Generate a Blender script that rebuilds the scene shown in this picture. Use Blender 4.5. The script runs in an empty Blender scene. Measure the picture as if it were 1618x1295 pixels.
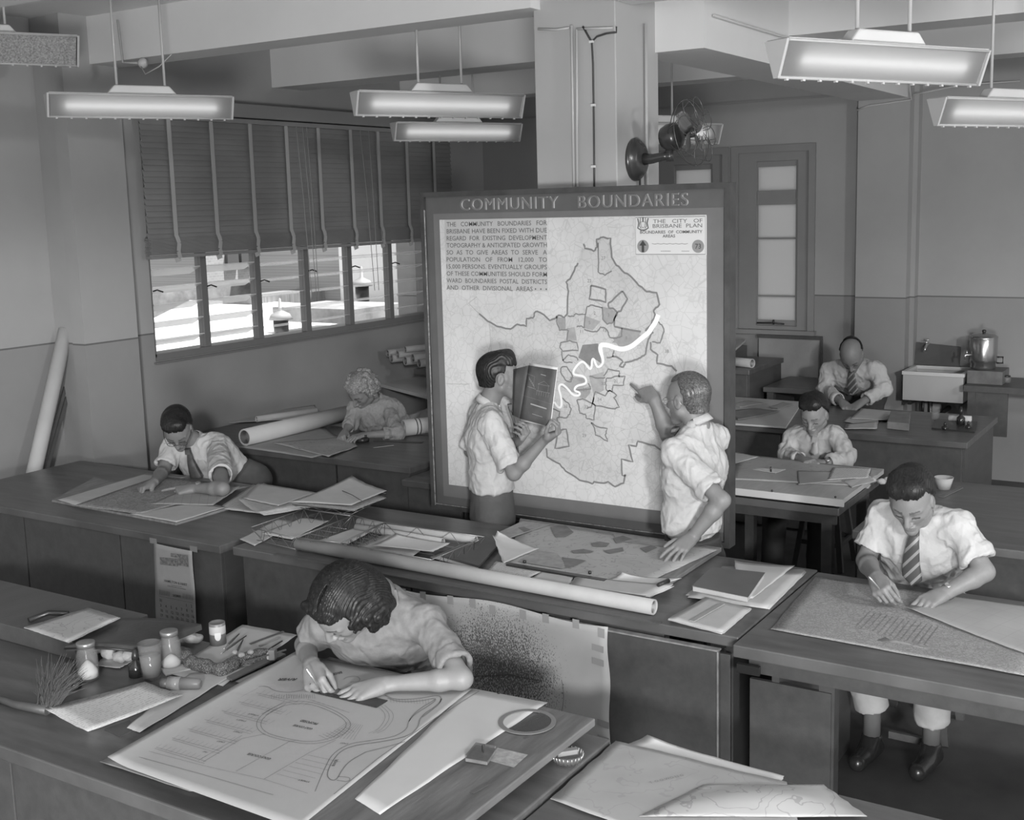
import bpy, math, random
import numpy as np
from mathutils import Vector, Matrix
sc = bpy.context.scene
# ---------------------------------------------------------------- camera (principal point and tilt of the view camera)
FPX, PCX, PCY = 1871.7, 824.66, 611.46
YAW, PITCH, ROLL, CAMZ = math.radians(32.112), math.radians(8.7497), math.radians(-1.4968), 2.5
_F = np.array([math.cos(PITCH)*math.cos(YAW), math.cos(PITCH)*math.sin(YAW), -math.sin(PITCH)])
_R = np.array([math.sin(YAW), -math.cos(YAW), 0.0]); _U = np.cross(_R, _F)
RIGHT = _R*math.cos(ROLL)+_U*math.sin(ROLL); UP = -_R*math.sin(ROLL)+_U*math.cos(ROLL)
CAM = np.array([0, 0, CAMZ])
cd = bpy.data.cameras.new('camera'); cam = bpy.data.objects.new('camera', cd); sc.collection.objects.link(cam)
cam.matrix_world = Matrix(((RIGHT[0], UP[0], -_F[0], 0), (RIGHT[1], UP[1], -_F[1], 0), (RIGHT[2], UP[2], -_F[2], CAMZ), (0, 0, 0, 1)))
cd.sensor_width = 36; cd.lens = 36*FPX/1618; cd.shift_x = (809-PCX)/1618; cd.shift_y = (PCY-647.5)/1618
cd.clip_start = 0.05; cd.clip_end = 200
sc.camera = cam
# ---------------------------------------------------------------- world, daylight, the photographer's flashes and an added ceiling fill
w = bpy.data.worlds.new('world'); sc.world = w; w.use_nodes = True
w.node_tree.nodes['Background'].inputs[0].default_value = (1, 1, 1, 1)
w.node_tree.nodes['Background'].inputs[1].default_value = 0.72
def area(name, loc, tgt, size, power):
    l = bpy.data.lights.new(name, 'AREA'); l.energy = power; l.size = size; l.shape = 'DISK'
    o = bpy.data.objects.new(name, l); sc.collection.objects.link(o); o.location = loc
    o.rotation_euler = (Vector(tgt)-Vector(loc)).to_track_quat('-Z', 'Y').to_euler(); return o
area('flash_lamp', (-9.0, -7.2, 5.0), (5.5, 6.6, 1.2), 0.9, 1600)
area('second_flash_lamp', (4.3, -3.4, 3.4), (9.0, 4.6, 1.3), 0.5, 115)
area('ceiling_fill', (-1.5, -1.0, 1.2), (3.5, 2.0, 3.9), 1.2, 340)  # added fill behind the camera, aimed up to brighten ceiling and beams
sun = bpy.data.lights.new('sun', 'SUN'); sun.energy = 8.5; sun.angle = 0.02
so = bpy.data.objects.new('sun', sun); sc.collection.objects.link(so); so.location = (6, 14, 12)
so.rotation_euler = Vector((-0.25, 0.35, -1.0)).to_track_quat('-Z', 'Y').to_euler()
vs = sc.view_settings; vs.view_transform = 'Standard'; vs.look = 'None'; vs.gamma = 1; vs.exposure = 0.0
sc.cycles.max_bounces = 8; sc.cycles.diffuse_bounces = 4; sc.cycles.transparent_max_bounces = 12
sc.cycles.sample_clamp_indirect = 6

# ---------------------------------------------------------------- helpers
def ray(x, y):
    return _F+(x-PCX)/FPX*RIGHT-(y-PCY)/FPX*UP
def P(px, py, z=None, x=None, y=None, d=None):
    """the place in the room seen at a point of the photograph, on a given height or wall plane"""
    r = ray(px, py)
    t = (z-CAMZ)/r[2] if z is not None else x/r[0] if x is not None else y/r[1] if y is not None else d
    return CAM+r*t
def rnd(seed): return random.Random(seed)
def nrm(v): v = np.asarray(v, float); return v/max(1e-9, np.linalg.norm(v))

class MB:
    def __init__(s): s.v = []; s.f = []; s.m = []; s.sm = []
    def add(s, vs_, fs_, mi=0, smooth=False):
        b = len(s.v); s.v.extend([tuple(map(float, q)) for q in vs_])
        for f in fs_: s.f.append(tuple(i+b for i in f)); s.m.append(mi); s.sm.append(smooth)
        return s
    def obox(s, c, ax, h, mi=0):
        c = np.array(c, float); A = [nrm(a) for a in ax]; v = []
        for i in (-1, 1):
            for j in (-1, 1):
                for k in (-1, 1): v.append(c+A[0]*h[0]*i+A[1]*h[1]*j+A[2]*h[2]*k)
        f = [(0, 1, 3, 2), (4, 6, 7, 5), (0, 4, 5, 1), (2, 3, 7, 6), (0, 2, 6, 4), (1, 5, 7, 3)]
        if np.dot(np.cross(A[0], A[1]), A[2]) < 0: f = [q[::-1] for q in f]
        return s.add(v, f, mi)
    def box(s, a, b, mi=0):
        a = np.array(a, float); b = np.array(b, float)
        return s.obox((a+b)/2, ((1, 0, 0), (0, 1, 0), (0, 0, 1)), np.abs(b-a)/2, mi)
    def bar(s, a, b, w_, h_, up=(0, 0, 1), mi=0):
        a = np.array(a, float); b = np.array(b, float); d = nrm(b-a)
        u_ = np.array(up, float)
        if abs(np.dot(u_, d)) > .95: u_ = np.array((1, 0, 0.)) 
        sd = nrm(np.cross(d, u_)); u_ = np.cross(sd, d)
        return s.obox((a+b)/2, (d, sd, u_), (np.linalg.norm(b-a)/2, w_/2, h_/2), mi)
    def prism(s, pts, off, mi=0):
        pts = [np.array(p, float) for p in pts]; off = np.array(off, float); n = len(pts)
        nn = sum((np.cross(pts[i]-pts[0], pts[(i+1) % n]-pts[0]) for i in range(n)), np.zeros(3))
        if np.dot(nn, off) < 0: pts = pts[::-1]
        v = pts+[p+off for p in pts]
        f = [tuple(range(n))[::-1], tuple(range(n, 2*n))]+[(i, (i+1) % n, n+(i+1) % n, n+i) for i in range(n)]
        return s.add(v, f, mi)
    def tube(s, pts, r, n=8, mi=0, caps=True, closed=False):
        pts = [np.array(p, float) for p in pts]; k = len(pts)
        rr = r if hasattr(r, '__len__') else [r]*k
        v = []; prev = None
        for i in range(k):
            if closed: d = nrm(pts[(i+1) % k]-pts[i-1])
            else: d = nrm(pts[min(i+1, k-1)]-pts[max(i-1, 0)])
            if prev is None:
                a = np.array((0, 0, 1.)) if abs(d[2]) < .9 else np.array((1., 0, 0))
            else: a = prev
            b = nrm(np.cross(d, a)); a = np.cross(b, d); prev = a
            for j in range(n):
                t = 2*math.pi*j/n; v.append(pts[i]+(a*math.cos(t)+b*math.sin(t))*rr[i])
        f = []
        for i in range(k if closed else k-1):
            for j in range(n):
                i2 = (i+1) % k; f.append((i*n+j, i*n+(j+1) % n, i2*n+(j+1) % n, i2*n+j))
        s.add(v, f, mi, True)
        if caps and not closed:
            b = len(s.v)-len(v)
            s.f.append(tuple(b+j for j in range(n))[::-1]); s.m.append(mi); s.sm.append(False)
            s.f.append(tuple(b+(k-1)*n+j for j in range(n))); s.m.append(mi); s.sm.append(False)
        return s
    def lathe(s, o, d, prof, n=24, mi=0, smooth=True):
        o = np.array(o, float); d = nrm(d); a = np.array((0, 0, 1.)) if abs(d[2]) < .9 else np.array((1., 0, 0))
        b = nrm(np.cross(d, a)); a = np.cross(b, d); v = []
        for (r, h) in prof:
            for j in range(n):
                t = 2*math.pi*j/n; v.append(o+d*h+(a*math.cos(t)+b*math.sin(t))*r)
        f = [(i*n+j, i*n+(j+1) % n, (i+1)*n+(j+1) % n, (i+1)*n+j) for i in range(len(prof)-1) for j in range(n)]
        return s.add(v, f, mi, smooth)
    def sheet(s, fn, nu, nv, th=0.0006, mi=0, smooth=True):
        """fn(u,v)->point; two skins th apart and a rim"""
        v = [fn(i/nu, j/nv) for i in range(nu+1) for j in range(nv+1)]; N = len(v)
        v = [np.array(q, float) for q in v]
        nz = np.cross(v[nv+1]-v[0], v[1]-v[0]); nz = nrm(np.cross(v[-1]-v[0], v[nv]-v[(nu)*(nv+1)]) if np.linalg.norm(nz) < 1e-12 else nz)
        off = nz*th
        i_ = lambda i, j: i*(nv+1)+j
        f = [(i_(i, j), i_(i+1, j), i_(i+1, j+1), i_(i, j+1)) for i in range(nu) for j in range(nv)]
        g = [tuple(a+N for a in q[::-1]) for q in f]
        rim = [i_(i, 0) for i in range(nu+1)]+[i_(nu, j) for j in range(1, nv+1)]+[i_(i, nv) for i in range(nu-1, -1, -1)]+[i_(0, j) for j in range(nv-1, 0, -1)]
        s.add(v+[q-off for q in v], f+g, mi, smooth)
        b = len(s.v)-2*N; n = len(rim)
        for k in range(n):
            a, c = rim[k], rim[(k+1) % n]; s.f.append((b+a, b+a+N, b+c+N, b+c)); s.m.append(mi); s.sm.append(False)
        return s
    def ribbon(s, pts, w_, nz, off=0.0004, mi=0, closed=False):
        """flat drawn line along pts, nz surface normal"""
        pts = [np.array(p, float) for p in pts]; nz = nrm(nz); k = len(pts); v = []
        for i in range(k):
            d = (pts[(i+1) % k]-pts[i-1]) if closed else (pts[min(i+1, k-1)]-pts[max(i-1, 0)])
            ww = w_[i] if hasattr(w_, '__len__') else w_; sd = nrm(np.cross(nz, nrm(d))); v += [pts[i]+nz*off-sd*ww/2, pts[i]+nz*off+sd*ww/2]
        f = [(2*i, 2*((i+1) % k), 2*((i+1) % k)+1, 2*i+1) for i in range(k if closed else k-1)]
        return s.add(v, f, mi)

def setp(o, label=None, cat=None, group=None, kind=None):
    if label: o['label'] = label
    if cat: o['category'] = cat
    if group: o['group'] = group
    if kind: o['kind'] = kind
    return o
def obj(name, mb, mats, parent=None, label=None, cat=None, group=None, kind=None, bevel=0, sub=0):
    me = bpy.data.meshes.new(name); 
    V = np.array(mb.v, float)
    org = np.zeros(3)
    if parent is not None: org = np.array(parent.location) if parent.parent is None else np.array(parent.location)+np.array(parent.parent.location)
    elif len(V): org = np.array(((V[:, 0].min()+V[:, 0].max())/2, (V[:, 1].min()+V[:, 1].max())/2, V[:, 2].min()))
    loc = np.zeros(3)
    if parent is None: loc = org
    me.from_pydata([tuple(q) for q in (V-org)], [], mb.f)
    mats = mats if isinstance(mats, (list, tuple)) else [mats]
    for m in mats: me.materials.append(m)
    me.polygons.foreach_set('material_index', mb.m); me.polygons.foreach_set('use_smooth', mb.sm); me.update()
    o = bpy.data.objects.new(name, me); sc.collection.objects.link(o); o.location = loc
    if parent is not None: o.parent = parent
    if bevel:
        b = o.modifiers.new('bevel', 'BEVEL'); b.width = bevel; b.segments = 2; b.limit_method = 'ANGLE'
    if sub:
        b = o.modifiers.new('sub', 'SUBSURF'); b.levels = sub; b.render_levels = sub
    return setp(o, label, cat, group, kind)
def thing(name, loc, label, cat, group=None, kind=None):
    o = bpy.data.objects.new(name, None); sc.collection.objects.link(o); o.location = loc; o.empty_display_size = .1
    return setp(o, label, cat, group, kind)
def struct(name, mb, mats, parent=None, bevel=0):
    return obj(name, mb, mats, parent, kind=None if parent else 'structure', bevel=bevel)

# ---------------------------------------------------------------- materials (all neutral greys)
_mc = {}
def mat(name, g, rough=.6, n=None, bump=None, metal=0, spec=None, g2=None, stretch=None, coat=0):
    """n=(scale, amount): mottling of the colour; bump=(scale, strength); stretch: anisotropy of both"""
    if name in _mc: return _mc[name]
    m = bpy.data.materials.new(name); m.use_nodes = True; nt = m.node_tree; b = nt.nodes['Principled BSDF']
    b.inputs['Base Color'].default_value = (g, g, g, 1); b.inputs['Roughness'].default_value = rough; b.inputs['Metallic'].default_value = metal
    if spec is not None: b.inputs['Specular IOR Level'].default_value = spec
    if coat: b.inputs['Coat Weight'].default_value = coat; b.inputs['Coat Roughness'].default_value = .25
    tc = nt.nodes.new('ShaderNodeTexCoord'); mp = nt.nodes.new('ShaderNodeMapping')
    if stretch: mp.inputs['Scale'].default_value = stretch
    nt.links.new(tc.outputs['Object'], mp.inputs[0])
    if n:
        t = nt.nodes.new('ShaderNodeTexNoise'); t.inputs['Scale'].default_value = n[0]; t.inputs['Detail'].default_value = 5; t.inputs['Roughness'].default_value = .6
        r = nt.nodes.new('ShaderNodeValToRGB'); a = g*(1-n[1]); c = min(1, (g2 if g2 else g*(1+n[1])))
        r.color_ramp.elements[0].position = .3; r.color_ramp.elements[1].position = .7
        r.color_ramp.elements[0].color = (a, a, a, 1); r.color_ramp.elements[1].color = (c, c, c, 1)
        nt.links.new(mp.outputs[0], t.inputs['Vector']); nt.links.new(t.outputs['Fac'], r.inputs[0]); nt.links.new(r.outputs[0], b.inputs['Base Color'])
    if bump:
        t = nt.nodes.new('ShaderNodeTexNoise'); t.inputs['Scale'].default_value = bump[0]; t.inputs['Detail'].default_value = 4
        bp = nt.nodes.new('ShaderNodeBump'); bp.inputs['Strength'].default_value = bump[1]; bp.inputs['Distance'].default_value = .01
        nt.links.new(mp.outputs[0], t.inputs['Vector']); nt.links.new(t.outputs['Fac'], bp.inputs['Height']); nt.links.new(bp.outputs[0], b.inputs['Normal'])
    _mc[name] = m; return m
def mat_lines(name, g, ink, mode, scale, width=.06, rough=.75, amount=.5, seed=0, rot=0.0):
    """paper printed with thin lines: 'map' (cells), 'text' (typed rows), 'contour' (noise contours), 'grid'"""
    if name in _mc: return _mc[name]
    m = bpy.data.materials.new(name); m.use_nodes = True; nt = m.node_tree; N = nt.nodes; L = nt.links; b = N['Principled BSDF']
    b.inputs['Roughness'].default_value = rough; b.inputs['Specular IOR Level'].default_value = .25
    tc = N.new('ShaderNodeTexCoord'); mp = N.new('ShaderNodeMapping'); mp.inputs['Location'].default_value = (seed*1.7, seed*.9, seed*.37); mp.inputs['Rotation'].default_value = (0, 0, rot)
    L.new(tc.outputs['Object'], mp.inputs[0])
    def mth(op, a, c=None):
        q = N.new('ShaderNodeMath'); q.operation = op
        L.new(a, q.inputs[0])
        if c is not None:
            if isinstance(c, (int, float)): q.inputs[1].default_value = c
            else: L.new(c, q.inputs[1])
        return q.outputs[0]
    def noise(s, detail=3, src=None):
        t = N.new('ShaderNodeTexNoise'); t.inputs['Scale'].default_value = s; t.inputs['Detail'].default_value = detail
        L.new(src or mp.outputs[0], t.inputs['Vector']); return t.outputs['Fac']
    def contour(s, freq, w_):
        a = mth('MULTIPLY', noise(s, 4), freq); a = mth('FRACT', a); a = mth('SUBTRACT', a, .5); a = mth('ABSOLUTE', a); return mth('LESS_THAN', a, w_)
    def cells(s, w_):
        t = N.new('ShaderNodeTexVoronoi'); t.feature = 'DISTANCE_TO_EDGE'; t.inputs['Scale'].default_value = s
        L.new(mp.outputs[0], t.inputs['Vector']); return mth('LESS_THAN', t.outputs['Distance'], w_)
    def rows(axis, s, w_, lim=.5):
        sp = N.new('ShaderNodeSeparateXYZ'); L.new(mp.outputs[0], sp.inputs[0]); a = mth('MULTIPLY', sp.outputs[axis], s); a = mth('FRACT', a); return mth('LESS_THAN', a, w_)
    if mode == 'map': fac = mth('MAXIMUM', cells(scale, width), mth('MULTIPLY', contour(scale*.35, 9, .09), .6))
    elif mode == 'contour': fac = contour(scale*.3, 12, width)
    elif mode == 'grid': fac = mth('MAXIMUM', rows(0, scale, width), rows(1, scale, width))
    elif mode == 'text': fac = mth('MULTIPLY', rows(1, scale, .38), mth('GREATER_THAN', noise(scale*1.6, 2), .5))
    elif mode == 'dense': fac = mth('MAXIMUM', cells(scale, width), mth('MAXIMUM', contour(scale*.8, 7, .16), mth('MULTIPLY', mth('GREATER_THAN', noise(scale*.5, 5), .55), .35)))
    elif mode == 'splat':
        # ink scribble: many fine strokes gathered in a ragged patch
        sp = N.new('ShaderNodeSeparateXYZ'); L.new(tc.outputs['Object'], sp.inputs[0])
        dy = mth('MULTIPLY', mth('ADD', sp.outputs[1], .04), 2.5); dz = mth('MULTIPLY', mth('ADD', sp.outputs[2], -.42), 2.6)
        d2 = mth('ADD', mth('MULTIPLY', dy, dy), mth('MULTIPLY', dz, dz))
        thr = mth('ADD', mth('MULTIPLY', d2, .34), .37)
        thr = mth('ADD', thr, mth('MULTIPLY', noise(3, 2), .12))
        mp2 = N.new('ShaderNodeMapping'); mp2.inputs['Rotation'].default_value = (.6, 0, 0); mp2.inputs['Scale'].default_value = (1, 1, .5); L.new(tc.outputs['Object'], mp2.inputs[0])
        fac = mth('GREATER_THAN', noise(230, 4, mp2.outputs[0]), thr)
    fade = mth('MULTIPLY', fac, amount)
    mix = N.new('ShaderNodeMix'); mix.data_type = 'RGBA'
    L.new(fade, mix.inputs['Factor']); mix.inputs['B'].default_value = (ink, ink, ink, 1)
    pr = N.new('ShaderNodeValToRGB'); pr.color_ramp.elements[0].color = (g*.9,)*3+(1,); pr.color_ramp.elements[1].color = (min(1, g*1.07),)*3+(1,)
    pr.color_ramp.elements[0].position = .3; pr.color_ramp.elements[1].position = .7
    L.new(noise(4, 4), pr.inputs[0]); L.new(pr.outputs[0], mix.inputs['A']); L.new(mix.outputs['Result'], b.inputs['Base Color'])
    _mc[name] = m; return m
def emis(name, g, s):
    m = bpy.data.materials.new(name); m.use_nodes = True; b = m.node_tree.nodes['Principled BSDF']
    b.inputs['Base Color'].default_value = (g, g, g, 1); b.inputs['Emission Color'].default_value = (1, 1, 1, 1); b.inputs['Emission Strength'].default_value = s
    return m
def glassy(name, g=.9, rough=.02, trans=.85, diff=.5):
    """thin clear sheet: mostly transparent with a reflection"""
    m = bpy.data.materials.new(name); m.use_nodes = True; nt = m.node_tree; nt.nodes.clear()
    o = nt.nodes.new('ShaderNodeOutputMaterial'); t = nt.nodes.new('ShaderNodeBsdfTransparent'); t.inputs[0].default_value = (g, g, g, 1)
    p = nt.nodes.new('ShaderNodeBsdfPrincipled'); p.inputs['Base Color'].default_value = (diff, diff, diff, 1); p.inputs['Roughness'].default_value = rough+.1
    x = nt.nodes.new('ShaderNodeMixShader'); x.inputs[0].default_value = 1-trans
    nt.links.new(t.outputs[0], x.inputs[1]); nt.links.new(p.outputs[0], x.inputs[2]); nt.links.new(x.outputs[0], o.inputs[0]); return m
def translucent(name, g, mixf=.6):
    m = bpy.data.materials.new(name); m.use_nodes = True; nt = m.node_tree; nt.nodes.clear()
    o = nt.nodes.new('ShaderNodeOutputMaterial'); t = nt.nodes.new('ShaderNodeBsdfTranslucent'); t.inputs[0].default_value = (g, g, g, 1)
    p = nt.nodes.new('ShaderNodeBsdfDiffuse'); p.inputs[0].default_value = (g*.8, g*.8, g*.8, 1)
    x = nt.nodes.new('ShaderNodeMixShader'); x.inputs[0].default_value = mixf
    nt.links.new(p.outputs[0], x.inputs[1]); nt.links.new(t.outputs[0], x.inputs[2]); nt.links.new(x.outputs[0], o.inputs[0]); return m
def text_mb(txt, size, origin, xdir, ydir, ext=0.0006, align='LEFT', width=None, bold=0.0, mb=None, mi=0, shear=0):
    """lettering as mesh on a plane: origin at baseline, xdir reading direction, ydir letter up"""
    cu = bpy.data.curves.new('t', 'FONT'); cu.body = txt; cu.size = size; cu.align_x = align; cu.resolution_u = 2; cu.offset = bold; cu.shear = shear
    ob = bpy.data.objects.new('t', cu); me = bpy.data.meshes.new_from_object(ob)
    V = np.array([v.co[:] for v in me.vertices]).reshape(-1, 3); Fs = [tuple(p.vertices) for p in me.polygons]
    bpy.data.objects.remove(ob); bpy.data.curves.remove(cu); bpy.data.meshes.remove(me)
    mb = mb or MB()
    if not len(V): return mb
    xs = V[:, 0]; k = 1.0
    if width and xs.max() > xs.min():
        k = width/(xs.max()-xs.min()); V[:, 0] = (xs-(xs.min() if align == 'LEFT' else (xs.max()+xs.min())/2))*k
    xd = nrm(xdir); yd = nrm(ydir); nz = np.cross(xd, yd); o = np.array(origin, float)
    W = o+V[:, :1]*xd+V[:, 1:2]*yd+nz*ext
    mb.add(W, Fs, mi); return mb

wood = mat('dark_wood', .078, .42, n=(3, .14), bump=(30, .06), stretch=(1, 6, 6), spec=.5)
wood_top = mat('desk_top_wood', .1, .36, n=(2.5, .3), bump=(20, .03), stretch=(6, 1, 1), spec=.55)
wood_worn = mat('worn_board_wood', .2, .6, n=(5, .3), bump=(40, .1), stretch=(1, 5, 1))
ply = mat('plain_board_wood', .4, .6, n=(6, .1), stretch=(1, 6, 1))
pwhite = mat('white_paper', .72, .8, n=(5, .05), spec=.2)
pgrey = mat('grey_paper', .5, .8, n=(5, .06), spec=.2)
metal_d = mat('dark_metal', .06, .35, metal=.6)
metal_l = mat('bright_metal', .6, .3, metal=.9)
wire_m = mat('wire_metal', .32, .35, metal=.7)
black = mat('black_plastic', .03, .35)
# ================================================================= ROOM
wall_m = mat('wall_upper_paint', .35, .7, n=(1.2, .06), bump=(60, .03))
dado_m = mat('wall_lower_paint', .265, .45, n=(1.5, .07), bump=(60, .03))
ceil_m = mat('ceiling_paint', .7, .8, n=(1, .04))
trim_m = mat('window_frame_paint', .25, .5, n=(3, .06))
line_m = mat('dado_line_paint', .13, .5)
floor_m = mat('floor_covering', .085, .5, n=(2.2, .35), bump=(8, .05))
DZ = 1.605; CZ = 3.86
X0, X1 = -3.0, 10.7
mb = MB(); mb.box((X0, -4, -.1), (12.5, 8.5, 0)); struct('floor', mb, floor_m)
mb = MB(); mb.box((X0, -4, CZ), (12.5, 8.5, CZ+.15)); struct('ceiling', mb, ceil_m)
# left wall with the long window opening X 6.15..9.75, z 1.42..3.2
WX0, WX1, WZ0, WZ1 = 6.12, 9.74, 1.42, 3.2
def wallseg(mb, a, b):
    """box split at the dado line"""
    if a[2] < DZ < b[2]:
        mb.box(a, (b[0], b[1], DZ-.006), 1); mb.box((a[0], a[1], DZ-.006), (b[0], b[1], DZ+.006), 2); mb.box((a[0], a[1], DZ+.006), b, 0)
    else: mb.box(a, b, 0 if a[2] >= DZ else 1)
mb = MB()
wallseg(mb, (X0, 7.35, 0), (5.42, 7.6, CZ))
wallseg(mb, (5.42, 7.13, 0), (WX0, 7.6, CZ))
mb.box((WX0, 7.13, 0), (WX1, 7.33, WZ0-.03), 1); mb.box((WX0, 7.13, WZ1), (WX1, 7.33, CZ), 0)
wallseg(mb, (WX1, 7.13, 0), (11.2, 7.6, CZ))
struct('wall_left', mb, [wall_m, dado_m, line_m])
mb = MB(); wallseg(mb, (5.39, 7.0, 0), (5.86, 7.13, CZ)); struct('trim_1', mb, [wall_m, dado_m, line_m])
# back wall with two window openings
mb = MB()
wy = [(3.53, 4.27), (4.37, 5.11)]
wallseg(mb, (X1, 2.6, 0), (X1+.25, 3.5, CZ)); mb.box((X1, 3.5, 0), (X1+.25, 5.14, 1.27), 1); mb.box((X1, 3.5, 2.98), (X1+.25, 5.14, CZ), 0)
wallseg(mb, (X1, 5.14, 0), (X1+.25, 7.13, CZ))
struct('wall_back', mb, [wall_m, dado_m, line_m])
mb = MB(); wallseg(mb, (X1+.12, -4, 0), (X1+.35, 2.7, CZ)); struct('wall_right', mb, [wall_m, dado_m, line_m])
mb = MB(); wallseg(mb, (X1-.14, 2.64, 0), (X1+.01, 3.085, CZ)); struct('trim_2', mb, [wall_m, dado_m, line_m])
# ceiling beams and the column
beams = [('b', (5.62, 3.41, 3.54), (5.9, 7.35, CZ)), ('b', (7.55, -4, 3.52), (7.92, 7.35, CZ)), ('b', (9.3, -4, 3.48), (9.62, 7.35, CZ)),
         ('b', (6.2, 2.66, 3.32), (X1, 3.1, CZ)), ('b', (5.62, -4, 3.54), (5.9, 2.95, CZ)), ('b', (3.55, -4, 3.54), (3.85, 7.35, CZ))]
for n_, a, b in beams:
    mb = MB(); mb.box(a, b); struct('ceiling_beam', mb, ceil_m)
col_m = mat('column_paint', .42, .65, n=(1.5, .03), bump=(50, .02))
mb = MB(); mb.box((5.72, 2.955, 0), (6.24, 3.455, CZ)); struct('column', mb, col_m, bevel=.006)
# conduits on the column (thing: fixed conduit run)
cond_m = mat('conduit_paint', .5, .5)
def on_col(px, py): return P(px, py, x=5.70)
mb = MB(); mb.tube([on_col(903, 40), on_col(907, 295)], .008, 8); mb.tube([on_col(911, 46), on_col(912, 295)], .007, 8)
mb.tube([on_col(911, 46), on_col(935, 45), on_col(968, 44)], .006, 6)
mb.tube([on_col(850, 46), on_col(880, 47), on_col(900, 44)], .006, 6)
obj('conduit_pipe', mb, cond_m, label='pair of pale painted conduit pipes running down the front of the column', cat='pipe')
cb_m = mat('cable_black', .05, .5)
mb = MB(); mb.tube([on_col(*q) for q in ((921, 42), (930, 58), (935, 66), (937, 100), (938, 165), (939, 265), (939, 298))], .006, 6)
mb.tube([on_col(*q) for q in ((935, 66), (943, 58), (958, 53), (974, 51), (974, 42))], .005, 6)
cab = obj('electric_cable', mb, cb_m, label='black electric cable forking near the top of the pale column', cat='cable')
mb = MB()
for q in ((935, 66), (938, 166), (938, 263)): mb.obox(on_col(*q)-np.array((.004, 0, 0)), ((1, 0, 0), (0, 1, 0), (0, 0, 1)), (.006, .012, .006))
obj('cable_clip', mb, mat('clip_white', .7, .5), parent=cab)
mb = MB(); q0 = P(1019, 60, y=2.945); q1 = P(1019, 285, y=2.945); mb.tube([(q0[0], 2.94, CZ-.4), (q0[0], 2.94, 2.1)], .009, 8)
obj('conduit_pipe', mb, cond_m, label='single pale conduit pipe on the side of the column behind the fan', cat='pipe')
# picture rail line on back wall, conduits under ceiling at right
mb = MB(); mb.box((X1-.012, 3.085, 3.38), (X1, 7.13, 3.40)); struct('trim_3', mb, mat('picture_rail_paint', .3, .6))  # thin rail, a little darker than the wall paint
mb = MB()
mb.tube([(6.3, 2.645, 3.5), (8, 2.645, 3.5), (10.5, 2.645, 3.5), (10.55, 2.63, 3.3), (10.55, 3.0, 3.27), (10.545, 3.09, 3.24)], .008, 6)
obj('conduit_pipe', mb, cond_m, label='thin painted conduit along the big ceiling beam towards the corner pilaster', cat='pipe')
mb = MB(); mb.tube([P(1443, 150, x=10.55), P(1480, 142, x=10.6), P(1520, 134, x=10.7), P(1612, 128, x=10.8)], .006, 6)
obj('electric_cable', mb, cond_m, label='pale cable strung from the corner pilaster to the right above the short lamp', cat='cable')

# ---- long louvre window (window_1)
win_grey = mat('louvre_frame_metal', .17, .4, n=(4, .05))
win = MB(); win.box((WX0, 7.15, WZ0-.03), (WX1, 7.33, WZ0+.02)); win.box((WX0, 7.15, WZ1-.05), (WX1, 7.33, WZ1)); win.box((WX0, 7.15, WZ0), (WX0+.03, 7.33, WZ1)); win.box((WX1-.04, 7.15, WZ0), (WX1, 7.33, WZ1))
win.box((WX0-.02, 7.10, WZ0-.05), (WX1+.02, 7.2, WZ0-.035))
w1 = struct('window_1', win, win_grey)
mul = [6.7, 7.3, 7.9, 8.49, 9.09]
for x in mul:
    mb = MB(); mb.box((x-.03, 7.17, WZ0), (x+.03, 7.195, WZ1)); mb.box((x-.032, 7.195, WZ0), (x-.012, 7.235, WZ1)); mb.box((x+.012, 7.195, WZ0), (x+.032, 7.235, WZ1)); obj('mullion', mb, win_grey, parent=w1)
blade_m = glassy('louvre_glass', .97, .05, .4, .95); blade_c = glassy('louvre_glass_clear', .97, .02, .62, .95)
edges = [WX0+.03]+mul+[WX1-.04]
for i in range(6):
    a, b = edges[i]+.03, edges[i+1]-.03
    tilt = math.radians(24 if i < 2 else 13)
    for k in range(13):
        z = WZ0+.10+k*.134
        if z > WZ1-.08: continue
        mb = MB(); mb.obox(((a+b)/2, 7.24, z), ((1, 0, 0), (0, math.cos(tilt), -math.sin(tilt)), (0, math.sin(tilt), math.cos(tilt))), ((b-a)/2, .07, .0045))
        obj('louvre_blade', mb, blade_m if i < 2 else blade_c, parent=w1)
    mb = MB(); z = WZ0+(.5 if i < 3 else .55)
    mb.tube([(a-.005, 7.17, z), (a+.01, 7.14, z+.01), (a+.05, 7.12, z-.008)], .006, 6); obj('louvre_handle', mb, metal_d, parent=w1)

# ---- slatted blind
bl = thing('venetian_blind', (8, 7.08, 2.2), 'wide grey slatted blind half raised over the long louvre window', 'blind')
bx0, bx1 = 6.05, 9.97
slat_m = mat('blind_slat_paint', .25, .45, n=(6, .12), stretch=(.3, 1, 1)); tape_m = mat('blind_tape', .4, .8)
mb = MB(); r_ = rnd(4)
zt, zb = 3.2, 2.335
nsl = 20
for k in range(nsl+1):
    z = zt-.02-k*(zt-zb-.02)/nsl; t = math.radians(66+r_.uniform(-2, 2))
    mb.obox(((bx0+bx1)/2+r_.uniform(-.006, .006), 7.04, z), ((1, 0, 0), (0, math.cos(t), math.sin(t)), (0, -math.sin(t), math.cos(t))), ((bx1-bx0)/2, .027, .0015))
obj('slats', mb, slat_m, parent=bl)
mb = MB()
for k in range(22):
    z = 2.32-k*.0058; mb.obox(((bx0+bx1)/2+r_.uniform(-.01, .01), 7.045+r_.uniform(-.004, .004), z), ((1, 0, 0), (0, 1, 0), (0, 0, 1)), ((bx1-bx0)/2, .027, .0022))
obj('stacked_slats', mb, slat_m, parent=bl, kind=None)
mb = MB(); mb.box((bx0, 7.015, 2.168), (bx1, 7.075, 2.192)); obj('bottom_rail', mb, slat_m, parent=bl)
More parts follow.
